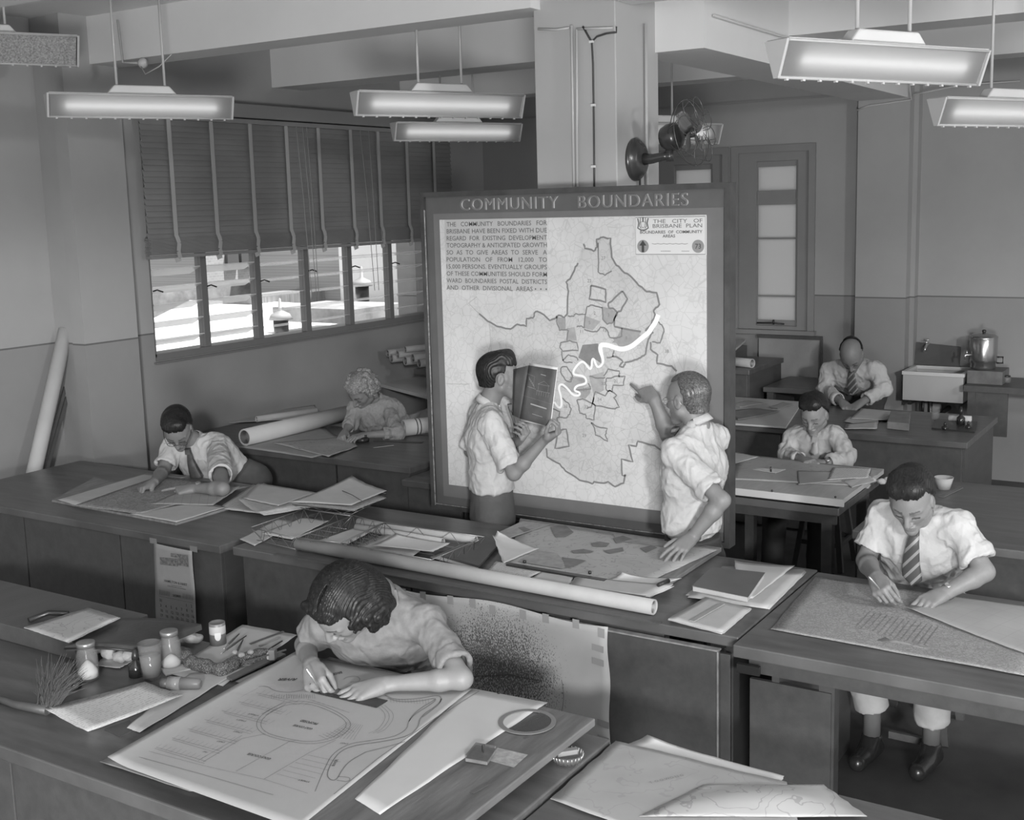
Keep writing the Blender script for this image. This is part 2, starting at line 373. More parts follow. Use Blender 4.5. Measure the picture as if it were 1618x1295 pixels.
mb = MB(); mb.box((bx0, 7.0, 3.2), (bx1, 7.09, 3.235)); obj('head_rail', mb, slat_m, parent=bl)
for i, x in enumerate((6.296, 6.72, 7.14, 7.56, 7.96, 8.39, 8.78, 9.21, 9.645)):
    mb = MB(); mb.box((x-.019, 7.005, 2.33), (x+.019, 7.009, 3.2))
    pts = [(x, 7.005, 2.34), (x+.01, 6.99, 2.28), (x-.008, 6.985, 2.22), (x+.012, 6.99, 2.165), (x-.03, 7.0, 2.15)]
    for a, b in zip(pts[:-1], pts[1:]): mb.bar(a, b, .036, .004, up=(0, -1, 0))
    obj('ladder_tape', mb, tape_m, parent=bl)
for x0_, x1_ in ((7.66, 7.74), (7.74, 7.8), (7.79, 7.83), (8.5, 8.6), (8.62, 8.66), (8.72, 8.75)):
    mb = MB(); mb.tube([(x0_, 6.985, 3.2), ((x0_+x1_)/2, 6.98, 2.6), (x1_, 6.98, 1.75)], .003, 5); obj('pull_cord', mb, mat('cord_grey', .35, .8), parent=bl)
mb = MB(); mb.box((5.9, 6.97, 3.245), (10.2, 7.13, 3.35)); struct('trim_4', mb, mat('pelmet_paint', .25, .6))

# ---- two casement windows in the back wall
frost = translucent('frosted_glass', .8, .7)
for wi, (a, b) in enumerate(wy):
    mb = MB(); x = X1-.03
    # outer architrave
    mb.box((x, a-.03, 1.275), (X1-.001, a+.03, 2.92)); mb.box((x, b-.03, 1.275), (X1-.001, b+.04, 2.92)); mb.box((x, a-.03, 2.92), (X1-.001, b+.04, 2.985)); mb.box((x-.04, a-.05, 1.235), (X1-.001, b+.05, 1.275))
    # stepped inner frame
    mb.box((X1+.001, a, 1.27), (X1+.1, a+.14, 2.98)); mb.box((X1+.001, b-.2, 1.27), (X1+.1, b, 2.98)); mb.box((X1+.001, a+.14, 2.84), (X1+.1, b-.2, 2.98)); mb.box((X1+.001, a+.14, 1.27), (X1+.1, b-.2, 1.31))
    W = struct('window_%d' % (wi+2), mb, trim_m)
    ya, yb = a+.155, b-.19
    mb = MB()
    mb.box((X1+.02, ya+.012, 2.499), (X1+.09, yb-.012, 2.57)); mb.box((X1+.03, ya-.014, 1.311), (X1+.08, ya+.012, 2.839)); mb.box((X1+.03, yb-.012, 1.311), (X1+.08, yb+.009, 2.839)); mb.box((X1+.03, ya+.012, 2.79), (X1+.08, yb-.012, 2.839)); mb.box((X1+.03, ya+.012, 1.311), (X1+.08, yb-.012, 1.36))
    mb.box((X1+.04, ya, 1.58), (X1+.07, yb, 1.595)); mb.box((X1+.04, ya, 2.12), (X1+.07, yb, 2.135)); mb.box((X1+.03, ya+.012, 2.44), (X1+.08, yb-.012, 2.5))
    obj('sash', mb, trim_m, parent=W)
    for z0, z1 in ((1.36, 1.58), (1.595, 2.12), (2.135, 2.44), (2.57, 2.79)):
        mb = MB(); mb.box((X1+.05, ya, z0), (X1+.056, yb, z1)); obj('pane', mb, frost, parent=W)
    mb = MB(); mb.tube([(X1-.02, yb-.03, 1.335), (X1-.03, (ya+yb)/2, 1.34), (X1-.01, ya+.1, 1.33)], .007, 6); mb.tube([(X1-.03, (ya+yb)/2, 1.325), (X1-.03, (ya+yb)/2, 1.37)], .01, 6); obj('window_stay', mb, metal_d, parent=W)

mb = MB(); mb.box((X1-.02, wy[0][1]-.005, 1.275), (X1+.11, wy[1][0]+.005, 2.98)); struct('trim_5', mb, trim_m)
# ---- outside: white roof, parapet, brick building
roof_m = mat('sunlit_roof_sheet', .8, .6, n=(.8, .05)); par_m = mat('weathered_parapet', .3, .9, n=(2, .4))
def brick(name, g):
    m = mat(name, g, .9); nt = m.node_tree; br = nt.nodes.new('ShaderNodeTexBrick'); tc = [q for q in nt.nodes if q.type == 'TEX_COORD'][0]
    mp = nt.nodes.new('ShaderNodeMapping'); mp.inputs['Rotation'].default_value = (math.pi/2, 0, 0); nt.links.new(tc.outputs['Object'], mp.inputs[0]); nt.links.new(mp.outputs[0], br.inputs['Vector'])
    br.inputs['Scale'].default_value = 3.2; br.inputs['Color1'].default_value = (g, g, g, 1); br.inputs['Color2'].default_value = (g*.85, g*.85, g*.85, 1); br.inputs['Mortar'].default_value = (g*1.15, g*1.15, g*1.15, 1)
    nt.links.new(br.outputs['Color'], nt.nodes['Principled BSDF'].inputs['Base Color']); return m
RZ = .2
def rp(px, py, z=RZ): return P(px, py, z=z)
mb = MB(); mb.box((3, 9.5, -5), (60, 70, -4.9)); obj('street', mb, par_m, kind='structure')
pts = [rp(150, 590), rp(160, 500), rp(300, 474), rp(420, 475), rp(560, 484), rp(480, 560)]
pts = [rp(130, 640), rp(180, 530), rp(248, 500), rp(300, 474), rp(430, 476), rp(560, 484), rp(478, 546), rp(420, 600)]
mb = MB(); mb.prism(pts, (0, 0, -.3)); obj('flat_roof', mb, roof_m, label='bright white flat roof seen below through the louvre window', cat='roof')
def wallpx(name, x0, y0, x1, y1, y, mt, label, cat, depth=.4, par=None, kind=None):
    a = P(x0, y1, y=y); b = P(x1, y0, y=y); mb = MB(); mb.box((a[0], y, min(a[2], b[2])), (b[0], y+depth, max(a[2], b[2])))
    return obj(name, mb, mt, parent=par, label=label, cat=cat, kind=kind)
wallpx('parapet_wall', 225, 437, 490, 520, 24.5, par_m, 'weathered dark parapet wall behind the white roof', 'wall', 1.5)
wallpx('parapet_wall', 400, 452, 560, 530, 21.5, mat('dark_fence_boards', .25, .9, n=(3, .3), stretch=(6, 1, .3)), 'dark boarded parapet right of the white roof outside', 'wall', 1.0)
bb = wallpx('brick_building', 330, 330, 640, 540, 27.5, brick('pale_brick', .42), 'pale brick building with dark windows seen beyond the roofs', 'building', 8)
dk = mat('window_opening_dark', .1, .4)
for (x0_, y0_, x1_, y1_) in ((360, 400, 376, 425), (382, 398, 398, 424), (412, 392, 428, 422), (436, 390, 450, 421), (466, 380, 474, 420), (492, 392, 505, 421), (560, 386, 566, 420)):
    a = P(x0_, y1_, y=27.4); b = P(x1_, y0_, y=27.4); mb = MB(); mb.box((a[0], 27.38, a[2]), (b[0], 27.7, b[2])); obj('window', mb, dk, parent=bb)
bw = wallpx('brick_building', 586, 330, 648, 560, 20, brick('mid_brick', .4), 'taller brick wall with a stair window at right outside', 'building', 4)
wallpx('rendered_tower', 643, 330, 700, 560, 17.5, mat('white_render', .66, .8, n=(1, .05)), 'pale rendered tower edge outside next to the map board', 'building', 2)
for (x0_, y0_, x1_, y1_) in ((622, 384, 632, 408), (625, 455, 637, 485)):
    a = P(x0_, y1_, y=19.9); b = P(x1_, y0_, y=19.9); mb = MB(); mb.box((a[0], 19.88, a[2]), (b[0], 20.2, b[2])); obj('window', mb, dk, parent=bw)
wallpx('roof_block', 560, 478, 640, 512, 14, par_m, 'dark low roof block with pipes outside the right bays', 'roof', 2)
# sloping grey roof at the lower middle
mb = MB(); q = [P(425, 575, z=.12), P(640, 530, z=.12), P(640, 482, z=.12), P(548, 487, z=.12)]
mb.prism(q, (0, 0, -.2)); obj('sloping_roof', mb, mat('grey_roof_felt', .2, .8, n=(3, .2)), label='grey sloping roof edge below the middle louvre bays', cat='roof')
def vent(px, py, y, s, label):
    b = P(px, py, y=y); t = thing('roof_vent', b, label, 'vent'); 
    mb = MB(); mb.lathe(b, (0, 0, 1), [(0, 0), (.16*s, 0), (.16*s, .35*s), (.0, .35*s)], 16); obj('vent_body', mb, metal_d, parent=t)
    mb = MB(); mb.lathe(b, (0, 0, 1), [(0, .34*s), (.26*s, .36*s), (.2*s, .48*s), (.04*s, .56*s), (.03*s, .8*s), (0, .82*s)], 16); obj('vent_cap', mb, mat('vent_metal', .35, .5), parent=t)
vent(445, 531, 14.2, .8, 'small capped roof vent standing on the white roof outside')
vent(573, 476, 16, .9, 'capped roof vent in the fourth louvre bay outside')
# ================================================================= LAMPS
lamp_frame = mat('lamp_frame_enamel', .5, .4); lamp_body = mat('lamp_body_enamel', .62, .4, n=(3, .05))
lamp_on = translucent('lamp_diffuser', .62, .75); tube_on = emis('fluorescent_tube', .8, 1.7)
perf = mat('perforated_panel', .3, .6, n=(90, .5))
AZ = math.radians(-28); LD = np.array([math.cos(AZ), math.sin(AZ), 0]); LP = np.array([-math.sin(AZ), math.cos(AZ), 0])
def lamp(c, label, L=1.1, W=.12, H=.13, lit=True, rods=True):
    """c = middle of the near top edge"""
    c = np.array(c, float); ctr = c+LP*W/2; up = np.array((0, 0, 1.))
    t = thing('pendant_lamp', ctr+up*.0, label, 'lamp', 'hanging fluorescent lamps')
    for s in (-1, 1):
        mb = MB(); e = ctr+LD*s*L/2
        mb.prism([e-LP*W/2*1.04+up*.004, e+LP*W/2*1.04+up*.004, e+LP*.012-up*H*1.04, e-LP*.012-up*H*1.04], LD*s*.012); obj('end_plate', mb, lamp_frame, parent=t)
    mb = MB(); mb.obox(ctr+up*.004, (LD, LP, up), (L/2, W/2, .005)); mb.tube([ctr-LD*L/2-LP*W/2, ctr+LD*L/2-LP*W/2], .006, 6); mb.tube([ctr-LD*L/2+LP*W/2, ctr+LD*L/2+LP*W/2], .006, 6); mb.tube([ctr-LD*L/2-up*H, ctr+LD*L/2-up*H], .007, 6)
    for k in range(13): mb.obox(ctr+LD*(-L/2+L*(k+.5)/13)-up*(H+.008), (LD, LP, up), (.006, .006, .004))
    obj('housing_frame', mb, lamp_frame, parent=t)
    for s in (-1, 1):
        mb = MB(); a = ctr+LP*s*(W/2-.004); b = ctr-up*(H-.004)+LP*s*.004
        q = [a-LD*(L/2-.006), a+LD*(L/2-.006), b+LD*(L/2-.006), b-LD*(L/2-.006)]
        mb.add(q, [(0, 1, 2, 3)] if s > 0 else [(3, 2, 1, 0)])
        o = obj('diffuser', mb, lamp_on if lit else perf, parent=t)
    if lit:
        mb = MB(); mb.tube([ctr-LD*(L/2-.09)-up*.055, ctr+LD*(L/2-.09)-up*.055], .019, 8); obj('fluorescent_tube', mb, tube_on, parent=t)
    mb = MB(); h = .05; l1, l2 = .21, .165; w_ = .035
    v = [ctr+up*.012+LD*sx*l1+LP*sy*w_ for sx in (-1, 1) for sy in (-1, 1)]+[ctr+up*(.012+h)+LD*sx*l2+LP*sy*w_ for sx in (-1, 1) for sy in (-1, 1)]
    mb.add(v, [(0, 2, 3, 1), (4, 5, 7, 6), (0, 1, 5, 4), (2, 6, 7, 3), (0, 4, 6, 2), (1, 3, 7, 5)]); obj('ballast_box', mb, lamp_body, parent=t, bevel=.008)
    if rods:
        for s in (-1, 1):
            mb = MB(); r0 = ctr+LD*s*.145+up*(.012+h); top = CZ
            for n_, a, b in beams:
                if a[0] < r0[0] < b[0] and a[1] < r0[1] < b[1]: top = a[2]
            mb.tube([r0, (r0[0], r0[1], top)], .008, 8); obj('hanging_rod', mb, lamp_frame, parent=t)
    return t
def lamp_at(pa, pb, label, L=1.1, **k):
    ra, rb = ray(*pa), ray(*pb); A = np.array([ra, -rb]).T; s = np.linalg.lstsq(A, -LD*L, rcond=None)[0]
    return lamp((CAM+ra*s[0]+CAM+rb*s[1])/2, label, L=L, **k)
lamp_at((77, 148), (367, 153), 'leftmost lit hanging fluorescent lamp, above the left pier and blind')
lamp_at((568, 146), (828, 149), 'lit hanging fluorescent lamp left of the column, upper of the two')
lamp_at((628, 194), (824, 196), 'lit hanging fluorescent lamp left of the column, lower and farther of the two')
lamp_at((1247, 63), (1563, 80), 'large near hanging fluorescent lamp at upper right under the beam')
lamp_at((940, 194), (1141, 197), 'far lit fluorescent lamp half hidden behind the column and the fan')
lamp_at((1497, 153), (1712, 163), 'smaller lit hanging fluorescent lamp at the right edge of the room')
lamp_at((-190, 47), (122, 54), 'unlit hanging lamp with perforated panel in the top left corner', H=.17, W=.2, lit=False)
# ceiling rose with looped flex beside left lamp
mb = MB(); cr = P(228, 100, x=5.61); mb.lathe(cr-np.array((.0, 0, 0)), (-1, 0, 0), [(0, 0), (.035, 0), (.035, .02), (.015, .045), (0, .05)], 16)
cr_o = obj('ceiling_rose', mb, cond_m, label='small round ceiling rose with looped flex above the left lamp', cat='fitting')
mb = MB(); mb.tube([cr+np.array((-.03, 0, -.02)), cr+np.array((-.05, -.06, -.08)), cr+np.array((-.05, -.2, -.04)), cr+np.array((-.03, -.3, .03))], .004, 5); obj('flex', mb, cond_m, parent=cr_o)
mb = MB(); mb.tube([cr+np.array((-.01, 0, 0)), cr+np.array((-.01, .2, .02)), cr+np.array((-.01, .22, .3))], .008, 6); obj('feed_pipe', mb, cond_m, parent=cr_o)

# ================================================================= MAP BOARD
BX = 5.6
def Bp(px, py, dx=0.0): return P(px, py, x=BX-dx)
frame_m = mat('board_dark_stain', .06, .45, n=(6, .4)); inner_m = mat('board_border_paint', .16, .6, n=(5, .08)); head_m = mat('board_header_paint', .11, .6, n=(5, .1))
edge_m = mat('chipped_edge', .25, .7, n=(40, .6))
bd = thing('map_board', (BX+.03, 3.05, 0), 'large framed wall map board titled COMMUNITY BOUNDARIES standing before the column', 'map board')
by0, by1, bz0, bz1 = 2.26, 4.166, .714, 2.584
fw = .028
mb = MB(); mb.box((BX, by0+fw, bz0+fw), (BX+.05, by1-fw, bz1-fw)); obj('backing_panel', mb, head_m, parent=bd)
mb = MB(); mb.box((BX-.022, by0, bz0), (BX+.06, by0+fw, bz1)); mb.box((BX-.022, by1-fw, bz0), (BX+.06, by1, bz1)); mb.box((BX-.022, by0+fw, bz1-fw), (BX+.06, by1-fw, bz1)); mb.box((BX-.022, by0+fw, bz0), (BX+.06, by1-fw, bz0+fw))
obj('frame', mb, frame_m, parent=bd)
mb = MB(); mb.box((BX-.024, by1-fw-.006, bz0+.02), (BX-.02, by1-fw, bz1-.1)); mb.box((BX-.024, by0+.2, bz0+fw), (BX-.02, by1-fw, bz0+fw+.004)); obj('worn_frame_edge', mb, edge_m, parent=bd)
my0, my1, mz0, mz1 = 2.39, 4.04, .866, 2.4265
mb = MB(); mb.box((BX-.004, my0-.09, mz0-.075), (BX, my1+.045, mz1+.035)); obj('border', mb, inner_m, parent=bd)
mb = MB(); mb.box((BX-.05, by0+.1, bz0-.03), (BX+.06, by1-.55, bz0)); obj('bottom_ledge', mb, frame_m, parent=bd)
map_m = mat_lines('mounted_map_paper', .6, .25, 'map', 16, .02, amount=.25)
mb = MB(); mb.box((BX-.008, my0, mz0), (BX-.004, my1, mz1)); mp_o = obj('map_sheet', mb, map_m, parent=bd)
A_ = lambda *q: [(860+x/5.63, 330+y/5.63) for x, y in q]
B_ = lambda *q: [(860+x/4.466, 520+y/4.466) for x, y in q]
C_ = lambda *q: [(540+x/2.996, 432+y/2.996) for x, y in q]
def onmap(q, dx=.0085): return [Bp(x, y, dx) for x, y in q]
def clampmap(p): return np.array((p[0], min(max(p[1], my0+.004), my1-.004), min(max(p[2], mz0+.004), mz1-.004)))
NB = (-1, 0, 0)
# tinted interior
inner = C_((650, 190), (735, 250), (800, 262), (830, 240), (875, 250), (875, 212), (918, 180), (985, 222), (1020, 205), (1060, 240))+A_((205, 930), (215, 730), (195, 650), (240, 600), (300, 480), (330, 350), (440, 375), (470, 270), (590, 260), (600, 430), (690, 545), (840, 680), (1000, 745), (1025, 850), (975, 930), (1010, 1000), (1065, 1090))+B_((900, 160), (935, 295), (930, 500), (850, 880), (660, 790), (595, 815), (625, 935), (545, 915), (560, 1085), (500, 1110), (420, 1085), (340, 1090), (250, 1065), (110, 950), (15, 900), (-60, 820))+C_((960, 850), (800, 700), (720, 520), (700, 400), (710, 260))
mb = MB(); q = [clampmap(p) for p in onmap(inner, .0084)]; mb.prism(q, (-.0003, 0, 0)); obj('tinted_area', mb, mat_lines('tinted_map_paper', .53, .25, 'map', 20, .022, amount=.35), parent=bd)
fills = [(A_((355, 1060), (365, 950), (500, 1000), (430, 1080)), .4), (A_((515, 870), (520, 980), (560, 1025), (610, 1010), (650, 920), (570, 880)), .38), (A_((690, 1060), (860, 1090), (830, 1150), (780, 1195), (600, 1190), (640, 1150)), .36),
         (B_((270, 110), (380, 100), (400, 180), (400, 240), (350, 205), (330, 265), (275, 220), (240, 200)), .24), (B_((200, 335), (290, 345), (298, 375), (215, 385)), .36), (B_((110, 400), (200, 340), (300, 395), (230, 450), (180, 440)), .42),
         (B_((215, 430), (330, 400), (325, 450), (290, 490), (250, 480)), .38), (A_((110, 960), (190, 970), (190, 1075), (135, 1080)), .36), (A_((200, 1060), (270, 1050), (290, 1170), (200, 1180)), .4), (B_((480, 60), (620, 20), (700, 50), (610, 120), (540, 140)), .36),
         (B_((315, 330), (420, 300), (420, 430), (350, 470)), .42)]
for fi, (q, g) in enumerate(fills):
    mb = MB(); mb.prism(onmap(q, .0088), (-.0002-.00002*fi, 0, 0)); obj('district_tint', mb, mat('district_tint_%02d' % int(g*100), g*.85, .8, n=(30, .12)), parent=bd)
bl_lines = [C_((650, 190), (690, 225), (735, 250), (800, 262), (830, 240), (875, 250), (875, 212), (905, 210), (918, 180), (940, 185), (985, 222), (1020, 205)),
 A_((105, 955), (130, 945), (180, 965), (205, 930), (215, 730), (195, 650), (240, 600), (270, 540), (300, 480)),
 A_((350, 310), (360, 350), (440, 375), (470, 340), (465, 270), (500, 255), (590, 260), (600, 430), (640, 500), (690, 545), (770, 600), (840, 680), (910, 735), (1000, 745), (1025, 850), (975, 900), (985, 940), (950, 1030), (900, 1085)),
 A_((415, 680), (545, 715), (548, 830), (400, 800), (415, 680)), A_((695, 730), (740, 800), (680, 910), (650, 920), (620, 890), (575, 880), (570, 840), (600, 820), (695, 730)),
 A_((650, 920), (620, 980), (625, 1045), (860, 1090)), A_((515, 870), (520, 980), (560, 1025), (610, 1010), (640, 930)), A_((365, 940), (380, 870), (430, 855), (515, 880)),
 A_((210, 950), (265, 955), (280, 930), (365, 940), (355, 1060), (330, 1040), (290, 1050)), A_((355, 1070), (420, 1090), (470, 1090), (500, 1050), (540, 1060), (570, 1100), (580, 1140), (640, 1150), (690, 1130), (690, 1060)),
 A_((110, 960), (110, 1000), (135, 1080), (190, 1075), (215, 1080), (200, 1170)), A_((1010, 1000), (1045, 1030), (1065, 1090), (1030, 1190), (960, 1180)), A_((480, 300), (480, 560), (540, 590), (600, 550)),
 B_((770, 20), (735, 70), (715, 175), (680, 200), (640, 215), (570, 235), (560, 265), (530, 260), (555, 230), (520, 200), (480, 190)), B_((750, 90), (750, 140), (800, 180), (795, 240), (900, 260), (935, 295)),
 B_((860, 890), (820, 850), (780, 820), (660, 790), (650, 825), (595, 815), (625, 935), (545, 915), (550, 1030), (575, 1025), (560, 1085), (500, 1110), (450, 1075), (420, 1085), (350, 1075), (340, 1090), (250, 1065), (150, 1000), (110, 950), (20, 900), (15, 840)),
 B_((95, 715), (155, 705), (175, 825), (75, 840), (95, 715)), B_((330, 660), (370, 685), (445, 700), (430, 745), (450, 790), (360, 745), (355, 700), (330, 660)),
 B_((230, 500), (270, 490), (330, 520), (360, 540), (350, 640), (300, 630), (290, 600), (250, 590), (245, 550), (230, 500)), B_((340, 520), (360, 440), (430, 470), (460, 430), (510, 465), (490, 480), (530, 550), (480, 560), (370, 540), (340, 520)),
 B_((440, 345), (530, 330), (570, 330), (560, 395), (485, 395), (480, 440), (440, 430), (430, 380), (440, 345)), B_((420, 330), (450, 280), (530, 295), (530, 340)), B_((320, 330), (380, 345), (430, 340)), B_((130, 220), (170, 180), (230, 200), (240, 220)),
 B_((115, 95), (180, 80), (230, 95), (240, 150), (130, 155), (110, 130), (115, 95)), B_((120, 155), (125, 185), (140, 230), (200, 235)), B_((120, 270), (160, 265), (200, 330), (190, 370), (150, 360), (115, 300), (120, 270)),
 B_((215, 430), (330, 420), (310, 380)), B_((110, 620), (155, 625), (180, 600), (190, 560), (170, 520), (120, 480)), B_((60, 560), (110, 580), (105, 620), (90, 630), (95, 700)), B_((490, 150), (485, 190), (440, 200)), B_((350, 480), (330, 550), (300, 560))]
bl_lines.append(A_((1000, 60), (1000, 60)))
mb = MB(); r_ = rnd(5)
def densify(q, n=3, j=.0035):
    out = []
    for a, b in zip(q[:-1], q[1:]):
        for k in range(n): 
            p = a+(b-a)*k/n
            if k: p = p+np.array((0, r_.uniform(-j, j), r_.uniform(-j, j)))
            out.append(p)
    return out+[q[-1]]
for i, q in enumerate(bl_lines[:-1]):
    strong = i in (0, 1, 2, 3, 4, 5, 13, 14, 15, 16)
    mb.ribbon(densify([clampmap(p) for p in onmap(q, .0095)]), .010 if strong else .0075, NB, .0003)
obj('boundary_lines', mb, mat('map_ink', .2, .8), parent=bd)
river = A_((1015, 940), (990, 1010), (950, 1062))+B_((742, 20), (690, 60), (650, 95), (610, 125), (550, 143), (500, 130), (450, 112), (405, 108), (395, 125), (397, 150), (405, 180), (418, 225), (405, 255), (378, 270), (362, 245), (352, 212), (342, 208), (336, 225), (335, 265), (325, 282), (310, 270), (290, 240), (270, 226), (245, 240), (220, 270), (203, 300), (210, 320), (240, 325), (275, 330), (296, 352), (296, 380), (270, 390), (235, 396), (215, 415), (215, 435), (250, 445), (252, 462), (230, 470), (200, 462), (170, 425), (145, 400), (125, 386), (107, 395), (102, 420), (115, 460), (122, 500), (122, 540), (110, 555), (92, 545), (70, 512))
mb = MB(); rr = onmap(river, .0102)
# round the corners
def smooth_path(p, it=2):
    p = [np.array(q) for q in p]
    for _ in range(it):
        o_ = [p[0]]
        for a, b in zip(p[:-1], p[1:]): o_ += [a*.75+b*.25, a*.25+b*.75]
        p = o_+[p[-1]]
    return p
rr = smooth_path(rr); k1 = int(len(rr)*.24)
wd = [.026 if i < k1 else max(.0125, .026-(i-k1)*.0016) for i in range(len(rr))]
mb.ribbon(rr, wd, NB, .0004); obj('river', mb, mat('river_white', .85, .8), parent=bd)
mb = MB()
for t_, px, py in (('27', 950, 410), ('22', 928, 446), ('2', 938, 497), ('5', 930, 512), ('1', 912, 508), ('8', 988, 536), ('3', 960, 500), ('34', 944, 633), ('33', 923, 645), ('36', 890, 644), ('29', 920, 690), ('38', 1050, 557), ('25', 921, 618), ('21', 970, 604), ('30', 950, 608), ('70', 1002, 627), ('13', 952, 524), ('11', 916, 526), ('37', 900, 600)):
    text_mb(t_, .026, Bp(px, py, .009), (0, -1, 0), (0, 0, 1), .0006, mb=mb)
obj('district_numbers', mb, mat('map_ink', .2, .8), parent=bd)
# coast tint
mb = MB(); mb.ribbon([clampmap(p) for p in onmap(C_((640, 110), (600, 140), (640, 180), (700, 230), (705, 330), (690, 390)), .0086)], .004, NB); mb.ribbon(onmap([(707, 606), (742, 607)], .0086), .003, NB); obj('faint_map_lines', mb, mat('faint_ink', .38, .8), parent=bd)
# header lettering
let_m = [mat('header_letter_face', .17, .5), mat('header_letter_edge', .55, .5)]
for t_, xa, xb, yb_ in (('COMMUNITY', 728, 882, 331), ('BOUNDARIES', 914, 1087, 327)):
    a = Bp(xa, yb_, .006); b = Bp(xb, yb_-1, .006)
    cu = bpy.data.curves.new('t', 'FONT'); cu.body = t_; cu.size = .094; cu.extrude = .006; cu.space_character = 1.12
    ob = bpy.data.objects.new('t', cu); me = bpy.data.meshes.new_from_object(ob); V = np.array([v.co[:] for v in me.vertices]); Fs = [tuple(p.vertices) for p in me.polygons]
    bpy.data.objects.remove(ob); bpy.data.meshes.remove(me); V[:, 0] = (V[:, 0]-V[:, 0].min())*abs(a[1]-b[1])/(V[:, 0].max()-V[:, 0].min())
    W = np.stack([BX-.006-V[:, 2], a[1]-V[:, 0], (a[2]+b[2])/2+V[:, 1]+(0)*V[:, 0]], 1)
    mb = MB(); mb.add(W, Fs)
    for fi_, f_ in enumerate(mb.f):
        if np.ptp([mb.v[q][0] for q in f_]) > .004: mb.m[fi_] = 1
    obj('header_lettering', mb, let_m, parent=bd)
# explanatory text panel
tp_m = mat('text_panel_paper', .47, .8, n=(4, .04)); ink = mat('print_ink', .13, .8)
a = Bp(702.5, 347, .009); b = Bp(866, 460, .009); mb = MB(); mb.box((BX-.0105, b[1], b[2]), (BX-.008, min(a[1], my1), min(a[2], mz1))); tpn = obj('text_panel', mb, tp_m, parent=bd)
lines = ['THE   COMMUNITY   BOUNDARIES   FOR', 'BRISBANE HAVE BEEN FIXED WITH DUE', 'REGARD  FOR  EXISTING  DEVELOPMENT', 'TOPOGRAPHY & ANTICIPATED GROWTH', 'SO  AS  TO  GIVE  AREAS  TO  SERVE   A', 'POPULATION   OF   FROM   12,000   TO', '15,000 PERSONS. EVENTUALLY GROUPS', 'OF THESE COMMUNITIES SHOULD FORM', 'WARD  BOUNDARIES  POSTAL  DISTRICTS', 'AND  OTHER  DIVISIONAL  AREAS \u2022  \u2022  \u2022']
mb = MB()
for i, t_ in enumerate(lines):
    yy = 357.2+i*11.06; a = Bp(706, yy, .0105); b = Bp(864.5, yy, .0105)
    text_mb(t_, .036, (BX-.011, a[1], a[2]-.002), (0, -1, 0), (0, 0, 1), .0005, width=abs(a[1]-b[1]), mb=mb, bold=.0002)
obj('text_panel_lettering', mb, ink, parent=bd)
# title block
a = Bp(1003, 342.5, .0105); b = Bp(1116.5, 403, .0105); mb = MB(); mb.box((BX-.0105, b[1], b[2]), (BX-.008, a[1], a[2])); obj('title_block', mb, mat('title_block_paper', .66, .8), parent=bd)
mb = MB(); z0, z1, ya_, yb_ = b[2]+.004, a[2]-.004, a[1]-.004, b[1]+.006
mb.ribbon([(BX-.011, ya_, z0), (BX-.011, yb_, z0), (BX-.011, yb_, z1), (BX-.011, ya_, z1)], .003, NB, .0004, closed=True)
for t_, xa, xb, yy, s_, bo in (('THE   CITY   OF', 1032, 1110, 352.5, .028, 0), ('BRISBANE  PLAN', 1031.5, 1109.5, 360, .028, 0), ('BOUNDARIES  OF  COMMUNITY', 1011.5, 1110, 369, .021, .0004), ('AREAS', 1047, 1067, 375, .021, .0004)):
    p = Bp(xa, yy, .0108); q = Bp(xb, yy, .0108); text_mb(t_, s_, (BX-.011, p[1], p[2]), (0, -1, 0), (0, 0, 1), .0006, width=abs(p[1]-q[1]), mb=mb, bold=bo)
for xa, xb, yy in ((1030, 1087, 385), (1044, 1060, 396.5), (1077, 1089, 396.5)):
    mb.ribbon([Bp(xa+(xb-xa)*k/12, yy+(.5 if k % 2 else -.4), .011) for k in range(13)], .002, NB, .0004)
# crest: shield, supporters and scroll
c = Bp(1016, 354, .011)
for s in (-1, 1):
    mb.ribbon([c+np.array((0, s*.03, .03)), c+np.array((0, s*.024, .005)), c+np.array((0, s*.03, -.02)), c+np.array((0, s*.012, -.03)), c+np.array((0, 0, -.031))], .007, NB, .0004)
    mb.ribbon([c+np.array((0, s*.014, .034)), c+np.array((0, s*.016, .012)), c+np.array((0, s*.02, -.01)), c+np.array((0, s*.01, -.022))], .004, NB, .0004)
mb.ribbon([c+np.array((0, 0, .036)), c+np.array((0, 0, .012))], .008, NB, .0004)
mb.ribbon([c+np.array((0, -.012, .012)), c+np.array((0, .012, .012)), c+np.array((0, .01, -.012)), c+np.array((0, 0, -.02)), c+np.array((0, -.01, -.012))], .003, NB, .0004, closed=True)
obj('title_block_lettering', mb, ink, parent=bd)
for px, nm in ((1016, 'north_arrow_disc'), (1103, 'sheet_number_disc')):
    c = Bp(px, 389, .0108); mb = MB(); mb.prism([c+np.array((0, math.cos(t)*.033, math.sin(t)*.033)) for t in np.linspace(0, 2*math.pi, 28)[:-1]], (-.0006, 0, 0)); d_ = obj(nm, mb, mat('disc_grey', .27, .8), parent=bd)
    mb = MB(); c = c+np.array((-.0012, 0, 0))
    if px == 1016: mb.prism([c+np.array((0, -.007, -.03)), c+np.array((0, .007, -.03)), c+np.array((0, .007, .004)), c+np.array((0, .02, .004)), c+np.array((0, 0, .031)), c+np.array((0, -.02, .004)), c+np.array((0, -.007, .004))], (-.0004, 0, 0))
    else: text_mb('73', .036, c+np.array((0, .017, -.012)), (0, -1, 0), (0, 0, 1), .0006, mb=mb)
    obj('arrow' if px == 1016 else 'number', mb, mat('strong_ink', .05, .7), parent=bd)
for y in (2.45, 3.95):
    mb = MB(); mb.box((BX+.06, y-.03, 0), (BX+.11, y+.03, 2.3)); mb.box((BX-.05, y-.03, 0), (BX+.3, y+.03, .04)); obj('leg', mb, frame_m, parent=bd)

